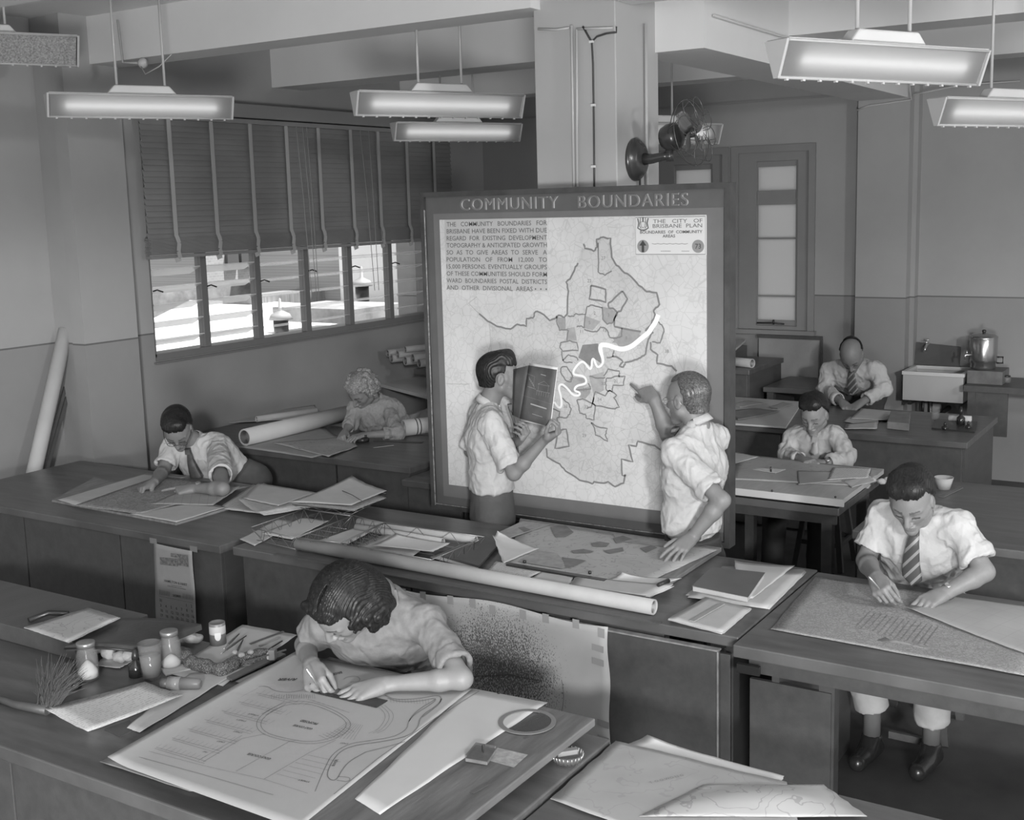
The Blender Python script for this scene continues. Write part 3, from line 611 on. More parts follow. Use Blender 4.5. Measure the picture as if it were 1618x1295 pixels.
# ================================================================= WALL FAN
fm = mat('fan_enamel', .045, .25, spec=.6); fm2 = mat('fan_motor', .1, .35, spec=.6); fw_m = mat('fan_wire', .12, .35, metal=.5)
fc = P(1003, 252, y=2.955); fan = thing('wall_fan', fc, 'dark wall fan with bent wire cage on a bracket on the column side', 'fan')
mb = MB(); mb.lathe(fc+np.array((0, -.0, 0)), (0, -1, 0), [(0, 0), (.117, 0), (.117, .012), (.105, .026), (.09, .03), (.085, .045), (.06, .055), (0, .06)], 32); obj('wall_plate', mb, fm, parent=fan)
ax = nrm((-.12, -.97, .14)); j = P(1058, 246, x=fc[0]+.02)
mb = MB(); mb.tube([fc+np.array((0, -.05, 0)), fc+np.array((0, -.11, .0)), (fc+np.array((0, -.14, .01))+j)/2, j], [.034, .026, .022, .026], 14); mb.lathe(j-np.array((0, 0, .03)), (0, 0, 1), [(0, 0), (.022, 0), (.026, .03), (.022, .07), (0, .075)], 14); obj('bracket_arm', mb, fm, parent=fan)
mc_ = P(1060, 217, x=fc[0]+.02)
mb = MB(); mb.lathe(mc_-ax*.06, ax, [(0, 0), (.035, .004), (.063, .02), (.073, .05), (.073, .09), (.057, .115), (.02, .125), (0, .126)], 24); obj('motor', mb, fm, parent=fan)
hub = mc_+ax*.13; a1 = nrm(np.cross(ax, (0, 0, 1))); a2 = np.cross(a1, ax)
mb = MB(); mb.lathe(hub-ax*.03, ax, [(0, 0), (.025, .0), (.028, .04), (.015, .055), (0, .056)], 14); obj('hub', mb, fm, parent=fan)
for k in range(4):
    t0 = .75+k*math.pi/2; mb = MB()
    def bf(u, v, t0=t0):
        r = .03+.115*u; wdt = .02+.05*math.sin(math.pi*min(1, u*.9+.12)); t = t0+(v-.5)*wdt/r*1.4
        return hub+(a1*math.cos(t)+a2*math.sin(t))*r+ax*(.03*(v-.5))
    mb.sheet(bf, 6, 4, .0015); obj('blade', mb, fm2, parent=fan)
mb = MB()
for k in range(8):
    t0 = k*math.pi/4+.2; pts = []
    for u in np.linspace(0, 1, 13):
        t = t0+(u-.5)*1.15; r = .03+.155*math.sin(math.pi*u)**.6; pts.append(hub+(a1*math.cos(t)+a2*math.sin(t))*r+ax*(.055-.02*math.sin(math.pi*u)))
    mb.tube(pts, .0024, 5)
    pts = []
    for u in np.linspace(0, 1, 9):
        r = .06+.125*math.sin(u*math.pi/2); pts.append(hub+(a1*math.cos(t0)+a2*math.sin(t0))*r+ax*(-.11+.14*u))
    mb.tube(pts, .0024, 5)
for r, h in ((.175, -.0), (.06, .055)): mb.tube([hub+(a1*math.cos(t)+a2*math.sin(t))*r+ax*h for t in np.linspace(0, 2*math.pi, 33)[:-1]], .0026, 5, closed=True)
obj('wire_cage', mb, fw_m, parent=fan)
mb = MB(); mb.tube([fc+np.array((0.02, -.02, -.05)), (fc[0]+.03, 2.94, fc[2]-.3)], .006, 6); obj('power_cord', mb, cb_m, parent=fan)

# ================================================================= DESKS
TZ = .8
leg_m = wood
def desk(label, x0, x1, y0, y1, z=TZ, th=.045, front=None, side=None, legs=(), over=.03, top=None, cat='desk', bev=.005):
    t = thing('desk', ((x0+x1)/2, (y0+y1)/2, 0), label, cat)
    mb = MB(); mb.box((x0, y0, z-th), (x1, y1, z)); obj('desktop', mb, top or wood_top, parent=t, bevel=bev)
    if front:
        for (a, b, nm) in front:
            mb = MB(); mb.box((x0+over, a, .03), (x0+over+.02, b, z-th)); obj(nm, mb, wood, parent=t, bevel=.003)
    for yy in (side or ()):
        mb = MB(); mb.box((x0+over+.02, yy-.015, .0), (x1-over, yy+.015, z-th)); obj('side_panel', mb, wood, parent=t)
    for (lx, ly) in legs:
        mb = MB(); mb.box((lx-.03, ly-.03, 0), (lx+.03, ly+.03, z-th)); obj('leg', mb, wood, parent=t)
    return t
T1 = desk('long dark plan desk on the left by the wall, bespectacled man leaning on it', 4.18, 5.27, 4.49, 7.0, front=[(4.52, 5.3, 'drawer_panel'), (5.31, 6.15, 'drawer_panel'), (6.16, 6.97, 'drawer_panel')], side=(4.53, 6.9))
T2 = desk('dark central cabinet bench in front of the map board, covered with maps and wire trays', 4.2, 5.18, 1.665, 4.42, front=[(3.3, 4.38, 'door'), (2.0, 3.29, 'door')], side=(1.72, 4.36))
mb = MB(); mb.box((4.205, 1.7, .03), (4.225, 1.99, .72)); obj('door', mb, wood, parent=T2, bevel=.002)
a = P(964, 988, x=4.17); b = P(1147, 1020, x=4.17)
mb = MB(); mb.box((4.175, 1.74, .03), (4.2, 2.6, .738)); obj('sliding_door', mb, wood, parent=T2)
mb = MB(); mb.box((4.168, 1.735, .738), (4.2, 2.6, .744)); mb.box((4.168, 1.735, .03), (4.176, 1.741, .74)); obj('worn_door_edge', mb, mat('worn_wood_edge', .25, .5, n=(20, .3)), parent=T2)
T3 = desk('long dark desk at right with the tie-wearing draughtsman seated behind it', 4.12, 5.15, -1.2, 1.655, th=.05, side=(1.5, -1.1), legs=((4.2, 1.3), (4.2, -1.0)))
mb = MB(); mb.box((4.15, -1.15, .69), (4.175, 1.6, .75)); obj('apron', mb, wood, parent=T3)
mb = MB(); mb.box((4.16, 1.28, .03), (4.18, 1.6, .66)); obj('drawer_panel', mb, wood, parent=T3); 
mb = MB(); p_ = P(1183, 1032, x=4.11); mb.box((4.1, p_[1]-.045, .70), (4.12, p_[1]+.045, .735)); obj('name_plate_holder', mb, metal_d, parent=T3)
TA = desk('dark foreground desk under the drawing board, crowded with jars and brushes', 2.17, 3.17, 1.69, 5.3, th=.05, front=[(1.72, 3.4, 'front_panel'), (3.41, 5.2, 'front_panel')], side=(1.75, 5.25))
TB = desk('dark foreground desk at bottom right under a curling map', 2.1, 3.2, -.6, 1.68, z=.785, side=(1.6, -.5))
T5 = desk('dark plan chest table at which the fair-haired woman leans', 6.1, 7.06, 4.72, 6.42, front=[(5.4, 6.38, 'door'), (4.75, 5.38, 'door')], side=(4.76, 6.38))
T5b = desk('low dark cabinet beside the map board with papers on top', 5.95, 6.45, 3.9, 4.68, z=.755, front=[(3.93, 4.65, 'door')], side=(3.95, 4.63))
T5c = desk('dark side table against the window wall under loose plans', 6.1, 7.0, 6.46, 7.08, z=.79, side=(6.5, 7.04), legs=((6.15, 6.9),))
T10 = desk('far dark table under a stack of white paper beside the map board', 7.6, 8.6, 4.6, 6.0, z=.8, side=(4.65, 5.9))
T6 = desk('dark table carrying the young man\'s drawing board', 6.33, 7.15, 1.92, 3.6, z=.79, side=(), legs=((6.4, 2.0), (6.4, 2.72), (7.08, 2.0), (7.08, 2.72), (6.4, 3.5), (7.08, 3.5)))
mb = MB(); mb.box((6.38, 1.95, .68), (6.41, 3.55, .745)); obj('rail', mb, wood, parent=T6)
T9 = desk('dark desk behind the draughtsman at right', 5.9, 7.22, .55, 1.72, z=.8, front=[(.6, 1.7, 'front_panel')], side=(1.68, .6))
T8 = desk('long dark desk behind the young man, where the balding man leans', 8.4, 9.5, 1.66, 4.6, z=.8, front=[(1.7, 3.0, 'front_panel'), (3.01, 4.5, 'front_panel')], side=(1.7, 4.5))
R2 = desk('low bare table in front of the heater panel by the back window', 9.8, 10.5, 3.15, 3.66, z=.87, legs=((9.85, 3.2), (10.4, 3.2), (9.85, 3.6)), side=(3.62,))
R1 = desk('tall dark plan chest near the back window beside the map board', 9.55, 10.42, 3.69, 4.9, z=1.05, front=[(3.72, 4.88, 'front_panel')], side=(3.72, 4.85))
# shelf with rolled plans near the window
SH = thing('shelf_rack', (9.0, 5.6, 0), 'dark shelf rack holding rolled plans under the louvre window', 'shelf')
mb = MB(); mb.box((8.65, 5.0, .98), (9.3, 6.6, 1.03)); obj('shelf_board', mb, wood, parent=SH)
for y in (5.05, 6.35):
    mb = MB(); mb.box((8.7, y, 0), (9.25, y+.04, .98)); obj('upright', mb, wood, parent=SH)
# ================================================================= PEOPLE
class Vol:
    """a solid grown from blended rounded shapes, meshed as one continuous surface"""
    def __init__(s, lo, hi, h):
        s.h = h; s.lo = np.array(lo, np.float32); s.n = np.ceil((np.array(hi)-np.array(lo))/h).astype(int)+1
        s.F = np.full(s.n, .06, np.float32)
    def _reg(s, lo, hi):
        a = np.clip(np.floor((np.array(lo)-s.lo)/s.h).astype(int), 0, s.n); b = np.clip(np.ceil((np.array(hi)-s.lo)/s.h).astype(int)+1, 0, s.n)
        if (b <= a).any(): return None
        ax = [s.lo[i]+s.h*np.arange(a[i], b[i], dtype=np.float32) for i in range(3)]
        return tuple(slice(a[i], b[i]) for i in range(3)), (ax[0][:, None, None], ax[1][None, :, None], ax[2][None, None, :])
    def _mix(s, sl, d, k, op):
        A = s.F[sl]
        if op == 'add':
            if k > 0: t = np.clip(.5+.5*(A-d)/k, 0, 1); r = A*(1-t)+d*t-k*t*(1-t)
            else: r = np.minimum(A, d)
        else:
            d = -d
            if k > 0: t = np.clip(.5-.5*(A-d)/k, 0, 1); r = A*(1-t)+d*t+k*t*(1-t)
            else: r = np.maximum(A, d)
        s.F[sl] = np.clip(r, -.06, .06)
    def cone(s, a, b, ra, rb, k=.01, sq=None, cuts=(), op='add'):
        a = np.array(a, np.float32); b = np.array(b, np.float32); R = max(ra, rb)*(max(1, sq[1]) if sq else 1)+.03+k
        g = s._reg(np.minimum(a, b)-R, np.maximum(a, b)+R)
        if g is None: return s
        sl, (X, Y, Z) = g; p = [X-a[0], Y-a[1], Z-a[2]]; ab = b-a
        if sq:
            q = np.array(nrm(sq[0]), np.float32); f = sq[1]; dq = (p[0]*q[0]+p[1]*q[1]+p[2]*q[2])*(1/f-1)
            p = [p[0]+dq*q[0], p[1]+dq*q[1], p[2]+dq*q[2]]; ab = ab+q*np.dot(ab, q)*(1/f-1)
        L2 = float(np.dot(ab, ab))+1e-12; t = np.clip((p[0]*ab[0]+p[1]*ab[1]+p[2]*ab[2])/L2, 0, 1)
        d = np.sqrt((p[0]-t*ab[0])**2+(p[1]-t*ab[1])**2+(p[2]-t*ab[2])**2)-(ra+(rb-ra)*t)
        if sq: d = d*min(1, sq[1])
        for c, n_ in cuts:
            n_ = nrm(n_); d = np.maximum(d, (X-c[0])*n_[0]+(Y-c[1])*n_[1]+(Z-c[2])*n_[2])
        s._mix(sl, d.astype(np.float32), k, op); return s
    def ell(s, c, r, ax, k=.01, op='add', cuts=()):
        c = np.array(c, np.float32); R = max(r)+.03+k; g = s._reg(c-R, c+R)
        if g is None: return s
        sl, (X, Y, Z) = g; p = (X-c[0], Y-c[1], Z-c[2]); q2 = 0; g2 = 0
        for i in range(3):
            u_ = nrm(ax[i]); v = p[0]*u_[0]+p[1]*u_[1]+p[2]*u_[2]; q2 = q2+(v/r[i])**2; g2 = g2+(v/r[i]**2)**2
        k0 = np.sqrt(q2); k1 = np.sqrt(g2)+1e-6; d = np.where(k0 < .3, (k0-1)*min(r), k0*(k0-1)/k1)
        for c_, n_ in cuts:
            n_ = nrm(n_); d = np.maximum(d, (X-c_[0])*n_[0]+(Y-c_[1])*n_[1]+(Z-c_[2])*n_[2])
        s._mix(sl, d.astype(np.float32), k, op); return s
    def mesh(s):
        F = s.F; I = F < 0
        n = np.array(F.shape)-1
        cnt = np.zeros(n, np.uint8)
        for i in (0, 1):
            for j in (0, 1):
                for k in (0, 1): cnt += I[i:i+n[0], j:j+n[1], k:k+n[2]]
        act = (cnt > 0) & (cnt < 8); idx = np.argwhere(act); ids = np.full(n, -1, np.int32); ids[act] = np.arange(len(idx))
        acc = np.zeros((len(idx), 3)); c = np.zeros(len(idx))
        O = [(i, j, k) for i in (0, 1) for j in (0, 1) for k in (0, 1)]
        for a in O:
            for ax_ in range(3):
                if a[ax_]: continue
                b = list(a); b[ax_] = 1
                fa = F[idx[:, 0]+a[0], idx[:, 1]+a[1], idx[:, 2]+a[2]]; fb = F[idx[:, 0]+b[0], idx[:, 1]+b[1], idx[:, 2]+b[2]]
                m = (fa < 0) != (fb < 0); t = fa/(fa-fb+1e-20); pt = np.array(a, float)[None]+np.zeros((len(idx), 3)); pt[:, ax_] += t
                acc[m] += pt[m]; c[m] += 1
        V = s.lo+s.h*(idx+acc/c[:, None])
        Q = []
        for ax_ in range(3):
            o1, o2 = (ax_+1) % 3, (ax_+2) % 3
            sa = [slice(0, None)]*3; sb = [slice(0, None)]*3; sa[ax_] = slice(0, -1); sb[ax_] = slice(1, None)
            A, B = I[tuple(sa)], I[tuple(sb)]; e = np.argwhere(A != B); e = e[(e[:, o1] > 0) & (e[:, o2] > 0) & (e[:, o1] < n[o1]) & (e[:, o2] < n[o2]) & (e[:, ax_] < n[ax_])]
            if not len(e): continue
            ins = I[e[:, 0], e[:, 1], e[:, 2]]
            def cid(d1, d2):
                q = e.copy(); q[:, o1] -= d1; q[:, o2] -= d2; return ids[q[:, 0], q[:, 1], q[:, 2]]
            q = np.stack([cid(1, 1), cid(0, 1), cid(0, 0), cid(1, 0)], 1); q[~ins] = q[~ins][:, ::-1]
            Q.append(q)
        return V, np.concatenate(Q)
def obj_np(name, V, Q, mats, parent=None, mi=None, label=None, cat=None, group=None, kind=None):
    me = bpy.data.meshes.new(name); org = np.array(parent.location) if parent is not None else np.zeros(3)
    me.vertices.add(len(V)); me.vertices.foreach_set('co', (V-org).astype(np.float32).ravel())
    me.loops.add(len(Q)*4); me.loops.foreach_set('vertex_index', Q.astype(np.int32).ravel())
    me.polygons.add(len(Q)); me.polygons.foreach_set('loop_start', np.arange(0, 4*len(Q), 4, dtype=np.int32)); me.polygons.foreach_set('loop_total', np.full(len(Q), 4, np.int32))
    me.update(calc_edges=True); me.polygons.foreach_set('use_smooth', np.ones(len(Q), bool))
    mats = mats if isinstance(mats, (list, tuple)) else [mats]
    for m in mats: me.materials.append(m)
    if mi is not None: me.polygons.foreach_set('material_index', mi.astype(np.int32))
    me.validate(); me.update()
    o = bpy.data.objects.new(name, me); sc.collection.objects.link(o)
    if parent is not None: o.parent = parent
    return setp(o, label, cat, group, kind)
def vnorm(V, Q):
    fn = np.cross(V[Q[:, 2]]-V[Q[:, 0]], V[Q[:, 3]]-V[Q[:, 1]]); N = np.zeros_like(V)
    for i in range(4): np.add.at(N, Q[:, i], fn)
    return N/np.maximum(1e-12, np.linalg.norm(N, axis=1))[:, None]
def pnoise(V, sc_, seed=0, oct_=3):
    """cheap smooth pseudo-noise, about -1..1"""
    r = np.random.RandomState(seed); out = 0; amp = 1; tot = 0
    for o_ in range(oct_):
        acc = 0
        for k in range(5):
            d = r.normal(size=3); d /= np.linalg.norm(d); acc = acc+np.sin(V@d*sc_*r.uniform(.7, 1.4)*2**o_+r.uniform(0, 6.3)+1.3*np.sin(V@np.roll(d, 1)*sc_*.6*2**o_+r.uniform(0, 6)))
        out = out+amp*acc/2.6; tot += amp; amp *= .55
    return out/tot
skin_m = mat('skin', .2, .5, n=(30, .05), bump=(160, .06), spec=.4); skin_w = mat('skin_fair', .23, .5, n=(30, .04), bump=(160, .04), spec=.4)
lip_m = mat('lips', .21, .45); brow_m = mat('eyebrow', .09, .7); lash_m = mat('lash_line', .05, .6)
hair_d = mat('hair_dark', .016, .42, n=(120, .6), spec=.3, g2=.026, stretch=(1, 1, .3)); hair_b = mat('hair_fair', .2, .45, n=(110, .5), g2=.42)
hair_g = mat('hair_greying', .045, .35, n=(150, .6), g2=.16)
shirt_m = mat('white_shirt_cloth', .46, .85, n=(8, .03), bump=(45, .4), spec=.15)
shirt_g = mat('grey_shirt_cloth', .38, .85, n=(8, .05), bump=(45, .4), spec=.15); blouse_m = mat('blouse_cloth', .2, .8, n=(26, .16), bump=(30, .25), spec=.2); cardi_m = mat('knit_cloth', .3, .9, n=(60, .1), bump=(120, .3))
trou_g = mat('grey_trouser_cloth', .085, .85, n=(20, .08), bump=(60, .1)); trou_d = mat('dark_trouser_cloth', .045, .85, n=(20, .1)); trou_l = mat('pale_trouser_cloth', .42, .85, n=(20, .06), bump=(60, .1))
tie_d = mat('dark_tie_silk', .07, .5, n=(25, .4)); shoe_m = mat('shoe_leather', .03, .25, spec=.6)
def striped(name, a, b, ax, sc_, duty=.4):
    m = mat(name, a, .55); nt = m.node_tree; tc = [q for q in nt.nodes if q.type == 'TEX_COORD'][0]
    dt = nt.nodes.new('ShaderNodeVectorMath'); dt.operation = 'DOT_PRODUCT'; dt.inputs[1].default_value = ax; nt.links.new(tc.outputs['Object'], dt.inputs[0])
    mu = nt.nodes.new('ShaderNodeMath'); mu.operation = 'MULTIPLY'; mu.inputs[1].default_value = sc_; nt.links.new(dt.outputs['Value'], mu.inputs[0])
    fr = nt.nodes.new('ShaderNodeMath'); fr.operation = 'FRACT'; nt.links.new(mu.outputs[0], fr.inputs[0])
    lt = nt.nodes.new('ShaderNodeMath'); lt.operation = 'LESS_THAN'; lt.inputs[1].default_value = duty; nt.links.new(fr.outputs[0], lt.inputs[0])
    mx = nt.nodes.new('ShaderNodeMix'); mx.data_type = 'RGBA'; mx.inputs['A'].default_value = (a, a, a, 1); mx.inputs['B'].default_value = (b, b, b, 1)
    nt.links.new(lt.outputs[0], mx.inputs['Factor']); nt.links.new(mx.outputs['Result'], nt.nodes['Principled BSDF'].inputs['Base Color']); return m

POSE = {'flat': [(.1, .2, .15), (.12, .22, .15), (.15, .25, .2), (.2, .3, .2)], 'relax': [(.45, .6, .35), (.55, .7, .4), (.6, .8, .4), (.65, .8, .4)],
        'pen': [(.75, .85, .35), (.95, 1.0, .5), (1.15, 1.2, .6), (1.25, 1.3, .6)], 'point': [(.05, .08, .05), (1.35, 1.5, .8), (1.45, 1.5, .8), (1.5, 1.5, .8)],
        'hold': [(.9, .9, .5), (1.0, .95, .5), (1.05, .95, .5), (1.1, .95, .5)], 'spread': [(.3, .35, .2), (.32, .4, .25), (.35, .4, .25), (.4, .45, .25)]}
def hand(v, w_, d, n, right, pose='relax', s=1.0):
    d = nrm(d); n = nrm(np.array(n)-np.dot(n, d)*d); t = np.cross(n, d)*(1 if right else -1); w_ = np.array(w_, float)
    K = []; spec = [(.027, .088, (.042, .025, .02), .0092), (.008, .091, (.046, .028, .021), .0093), (-.011, .086, (.043, .026, .02), .0088), (-.029, .077, (.034, .02, .018), .0078)]
    v.cone(w_, w_+d*.03*s, .026*s, .03*s, .02, sq=(n, .62))
    for (o, L, seg, r) in spec:
        kn = w_+(d*L+t*o)*s; K.append(kn); v.cone(w_+(d*.02+t*o*.55)*s, kn, .0165*s, .0115*s, .014)
    v.cone(w_+(d*.025+t*.022-n*.008)*s, w_+(d*.07+t*.026-n*.004)*s, .015*s, .011*s, .012)
    spread = .12 if pose in ('spread', 'flat') else .05
    for i, (o, L, seg, r) in enumerate(spec):
        p = K[i]; a = 0; sp = (1.3-i)*spread; base = nrm(d+t*sp)
        for j in range(3):
            a += POSE[pose][i][j]; q = p+(base*math.cos(a)-n*math.sin(a))*seg[j]*s
            v.cone(p, q, (r-.0006*j)*s, (r-.0006*(j+1))*s, .0035 if j else .007); p = q
    b = w_+(d*.03+t*.026-n*.008)*s
    td = {'pen': (.7, .3, -.65), 'point': (.75, .5, -.35), 'hold': (.55, .35, -.8), 'flat': (.7, .75, -.15), 'spread': (.7, .75, -.3)}.get(pose, (.7, .6, -.4))
    t1 = nrm(d*td[0]+t*td[1]+n*td[2]); t2 = nrm(t1+d*.5-t*.35); t3 = nrm(t2+d*.2-t*.15)
    p1 = b+t1*.036*s; p2 = p1+t2*.03*s; p3 = p2+t3*.024*s
    v.cone(b, p1, .0145*s, .011*s, .01); v.cone(p1, p2, .0108*s, .0098*s, .004); v.cone(p2, p3, .0098*s, .0082*s, .003)
    return K, p3
def head_frame(c, f, up):
    f = nrm(f); l = nrm(np.cross(up, f)); u_ = np.cross(f, l); return np.array(c, float), f, l, u_
def head_skin(v, H, s, male=True, nk=None, jaw=1.0):
    c, f, l, u_ = H; p = lambda a, b, e: c+(f*a+l*b+u_*e)*s; ax = (f, l, u_)
    v.ell(p(-.012, 0, .038), (.097*s, .076*s, .086*s), ax, .0); v.ell(p(.035, 0, .0), (.062*s, .064*s, .088*s), ax, .03)
    v.cone(p(.01, .045, -.045), p(.07, .0, -.088), .03*s, .022*s, .02); v.cone(p(.01, -.045, -.045), p(.07, .0, -.088), .03*s, .022*s, .02)
    v.cone(p(.05, .0, -.06), p(.074, 0, -.09), .038*s, .02*s*jaw, .015)
    for q in (-1, 1):
        v.cone(p(.055, q*.04, -.012), p(.03, q*.058, -.0), .022*s, .02*s, .015)          # cheekbones
        v.cone(p(.085, q*.008, .027), p(.07, q*.046, .027), .010*s, .009*s, .012)         # brows
        v.ell(p(.098, q*.031, .006), (.016*s, .017*s, .012*s), ax, .010, op='sub')
        v.ell(p(.072, q*.031, .006), (.0165*s, .0165*s, .0135*s), ax, .003)               # lids
        v.ell(p(-.002, q*.078, -.002), (.019*s, .0085*s, .033*s), (nrm(f+u_*.0-l*q*.25), l, u_), .006); v.ell(p(.002, q*.088, .0), (.010*s, .006*s, .02*s), ax, .003, op='sub')
        v.ell(p(.098, q*.011, -.03), (.012*s, .009*s, .008*s), ax, .005)
    v.cone(p(.088, 0, .02), p(.112, 0, -.022), .009*s, .0115*s, .009); v.ell(p(.11, 0, -.026), (.0135*s, .011*s, .010*s), ax, .005)
    v.cone(p(.088, -.017, -.053), p(.088, .017, -.053), .0078*s, .0078*s, .006); v.cone(p(.094, -.009, -.052), p(.094, .009, -.052), .0075*s, .0075*s, .006); v.cone(p(.086, -.014, -.066), p(.086, .014, -.066), .0075*s, .0075*s, .006); v.cone(p(.091, -.008, -.066), p(.091, .008, -.066), .007*s, .007*s, .006)
    v.cone(p(.1, -.019, -.0592), p(.1, .019, -.0592), .0028*s, .0028*s, .003, op='sub')
    if nk is not None: v.cone(p(-.02, 0, -.055), nk, .053*s*(1 if male else .88), .06*s*(1 if male else .88), .025)
def head_mats(V, Q, H, s):
    c, f, l, u_ = H; C = V[Q].mean(1)-c; a = C@f/s; b = np.abs(C@l)/s; e = C@u_/s; mi = np.zeros(len(Q), int)
    mi[(a > .078) & (b < .023) & (e < -.047) & (e > -.073)] = 1
    mi[(a > .06) & (b > .013) & (b < .05) & (e > .025+.004*(b > .03)) & (e < .036)] = 2
    mi[(a > .06) & (b > .017) & (b < .046) & (e > -.006) & (e < .0005)] = 3
    return mi
def hair_short(v, H, s, hairline=.068, temple=.0, low=-.055, vol=1.0, quiff=.0, part=0, bald=0):
    c, f, l, u_ = H; p = lambda a, b, e: c+(f*a+l*b+u_*e)*s; ax = (f, l, u_)
    v.ell(p(-.016, 0, .04), (.112*s*vol, .087*s*vol, (.098+quiff*.3)*s*vol), ax, 0)
    v.cone(p(-.05, 0, -.01), p(-.06, 0, -.06), .062*s*vol, .05*s, .02)
    if quiff: v.cone(p(.045, -.03, .105), p(.045, .035, .112), .022*s+quiff*s, .018*s+quiff*s, .03); v.cone(p(.0, -.03, .115), p(.04, .02, .12), .025*s+quiff*s, .03*s, .03)
    # keep off the face: a wedge in front below the hairline, and everything below the nape
    g = v._reg(c-.2*s, c+.2*s); sl, (X, Y, Z) = g; X = X-c[0]; Y = Y-c[1]; Z = Z-c[2]
    A = (X*f[0]+Y*f[1]+Z*f[2])/s; B = (X*l[0]+Y*l[1]+Z*l[2])/s; E = (X*u_[0]+Y*u_[1]+Z*u_[2])/s
    zig = .004*np.sin(B*170)+.003*np.sin(B*410+1); wedge = np.maximum(-(A-temple-.35*np.maximum(0, E-.02)+zig), E-hairline-.12*np.maximum(0, .06-A)+zig-.25*np.maximum(0, .03-np.abs(B))*.4)
    wedge2 = np.maximum(-(A+.03), E+.02)                       # in front of and below the ear
    nape = -(E-low)
    ear = np.sqrt(((A-.0)/.03)**2+((E+.0)/.036)**2)*.03-.03
    rem = np.minimum(np.minimum(wedge, wedge2), np.minimum(-nape*-1 if False else (E-low)*1.0, ear))
    if bald: rem = np.minimum(rem, np.maximum(-(E-.062-(-.0)), -(A+.085)))
    if part:
        g_ = np.abs(B-part*.035)+.0-.0022; rem = np.minimum(rem, np.maximum(np.maximum(g_, -(E-.085)), -(A+.03)) )
    v._mix(sl, (rem*s).astype(np.float32), .006, 'sub')
def hair_disp(V, Q, H, s, amp=.0022, freq=260, seed=0, dirv=(1, 0, .2)):
    c, f, l, u_ = H; N = vnorm(V, Q); L = (V-c); a = L@f; b = L@l; e = L@u_
    ang = np.arctan2(b, e+.12)*.1+.02*np.sin(a*30+seed)
    st = np.sin((b*1.0+.004*np.sin(a*22+seed)+.0015*np.sin(a*60+e*40))*freq*3.2)
    return V+N*(amp*.6*(st+pnoise(V, 90, seed, 2)))[:, None]
def cloth_disp(V, Q, amp=.004, sc_=28, seed=0, foc=(), drop=None):
    N = vnorm(V, Q); n1 = pnoise(V, sc_, seed, 3); d = (1-np.abs(n1))**2*amp*1.3-amp*.45; n2 = pnoise(V*np.array([1, 1, .45]), sc_*1.9, seed+50, 2); d = d+np.clip(np.abs(n2), 0, .5)*amp*.9-amp*.25
    for (c, r, fr) in foc:                                     # folds gathering round a joint
        L = V-np.array(c); rr = np.linalg.norm(L, axis=1); w_ = np.exp(-(rr/r)**2); k = pnoise(V*np.array([1, 1, .35]), fr, seed+7, 2); d = d+w_*amp*1.4*np.sign(k)*np.abs(k)**.7
    return V+N*d[:, None]

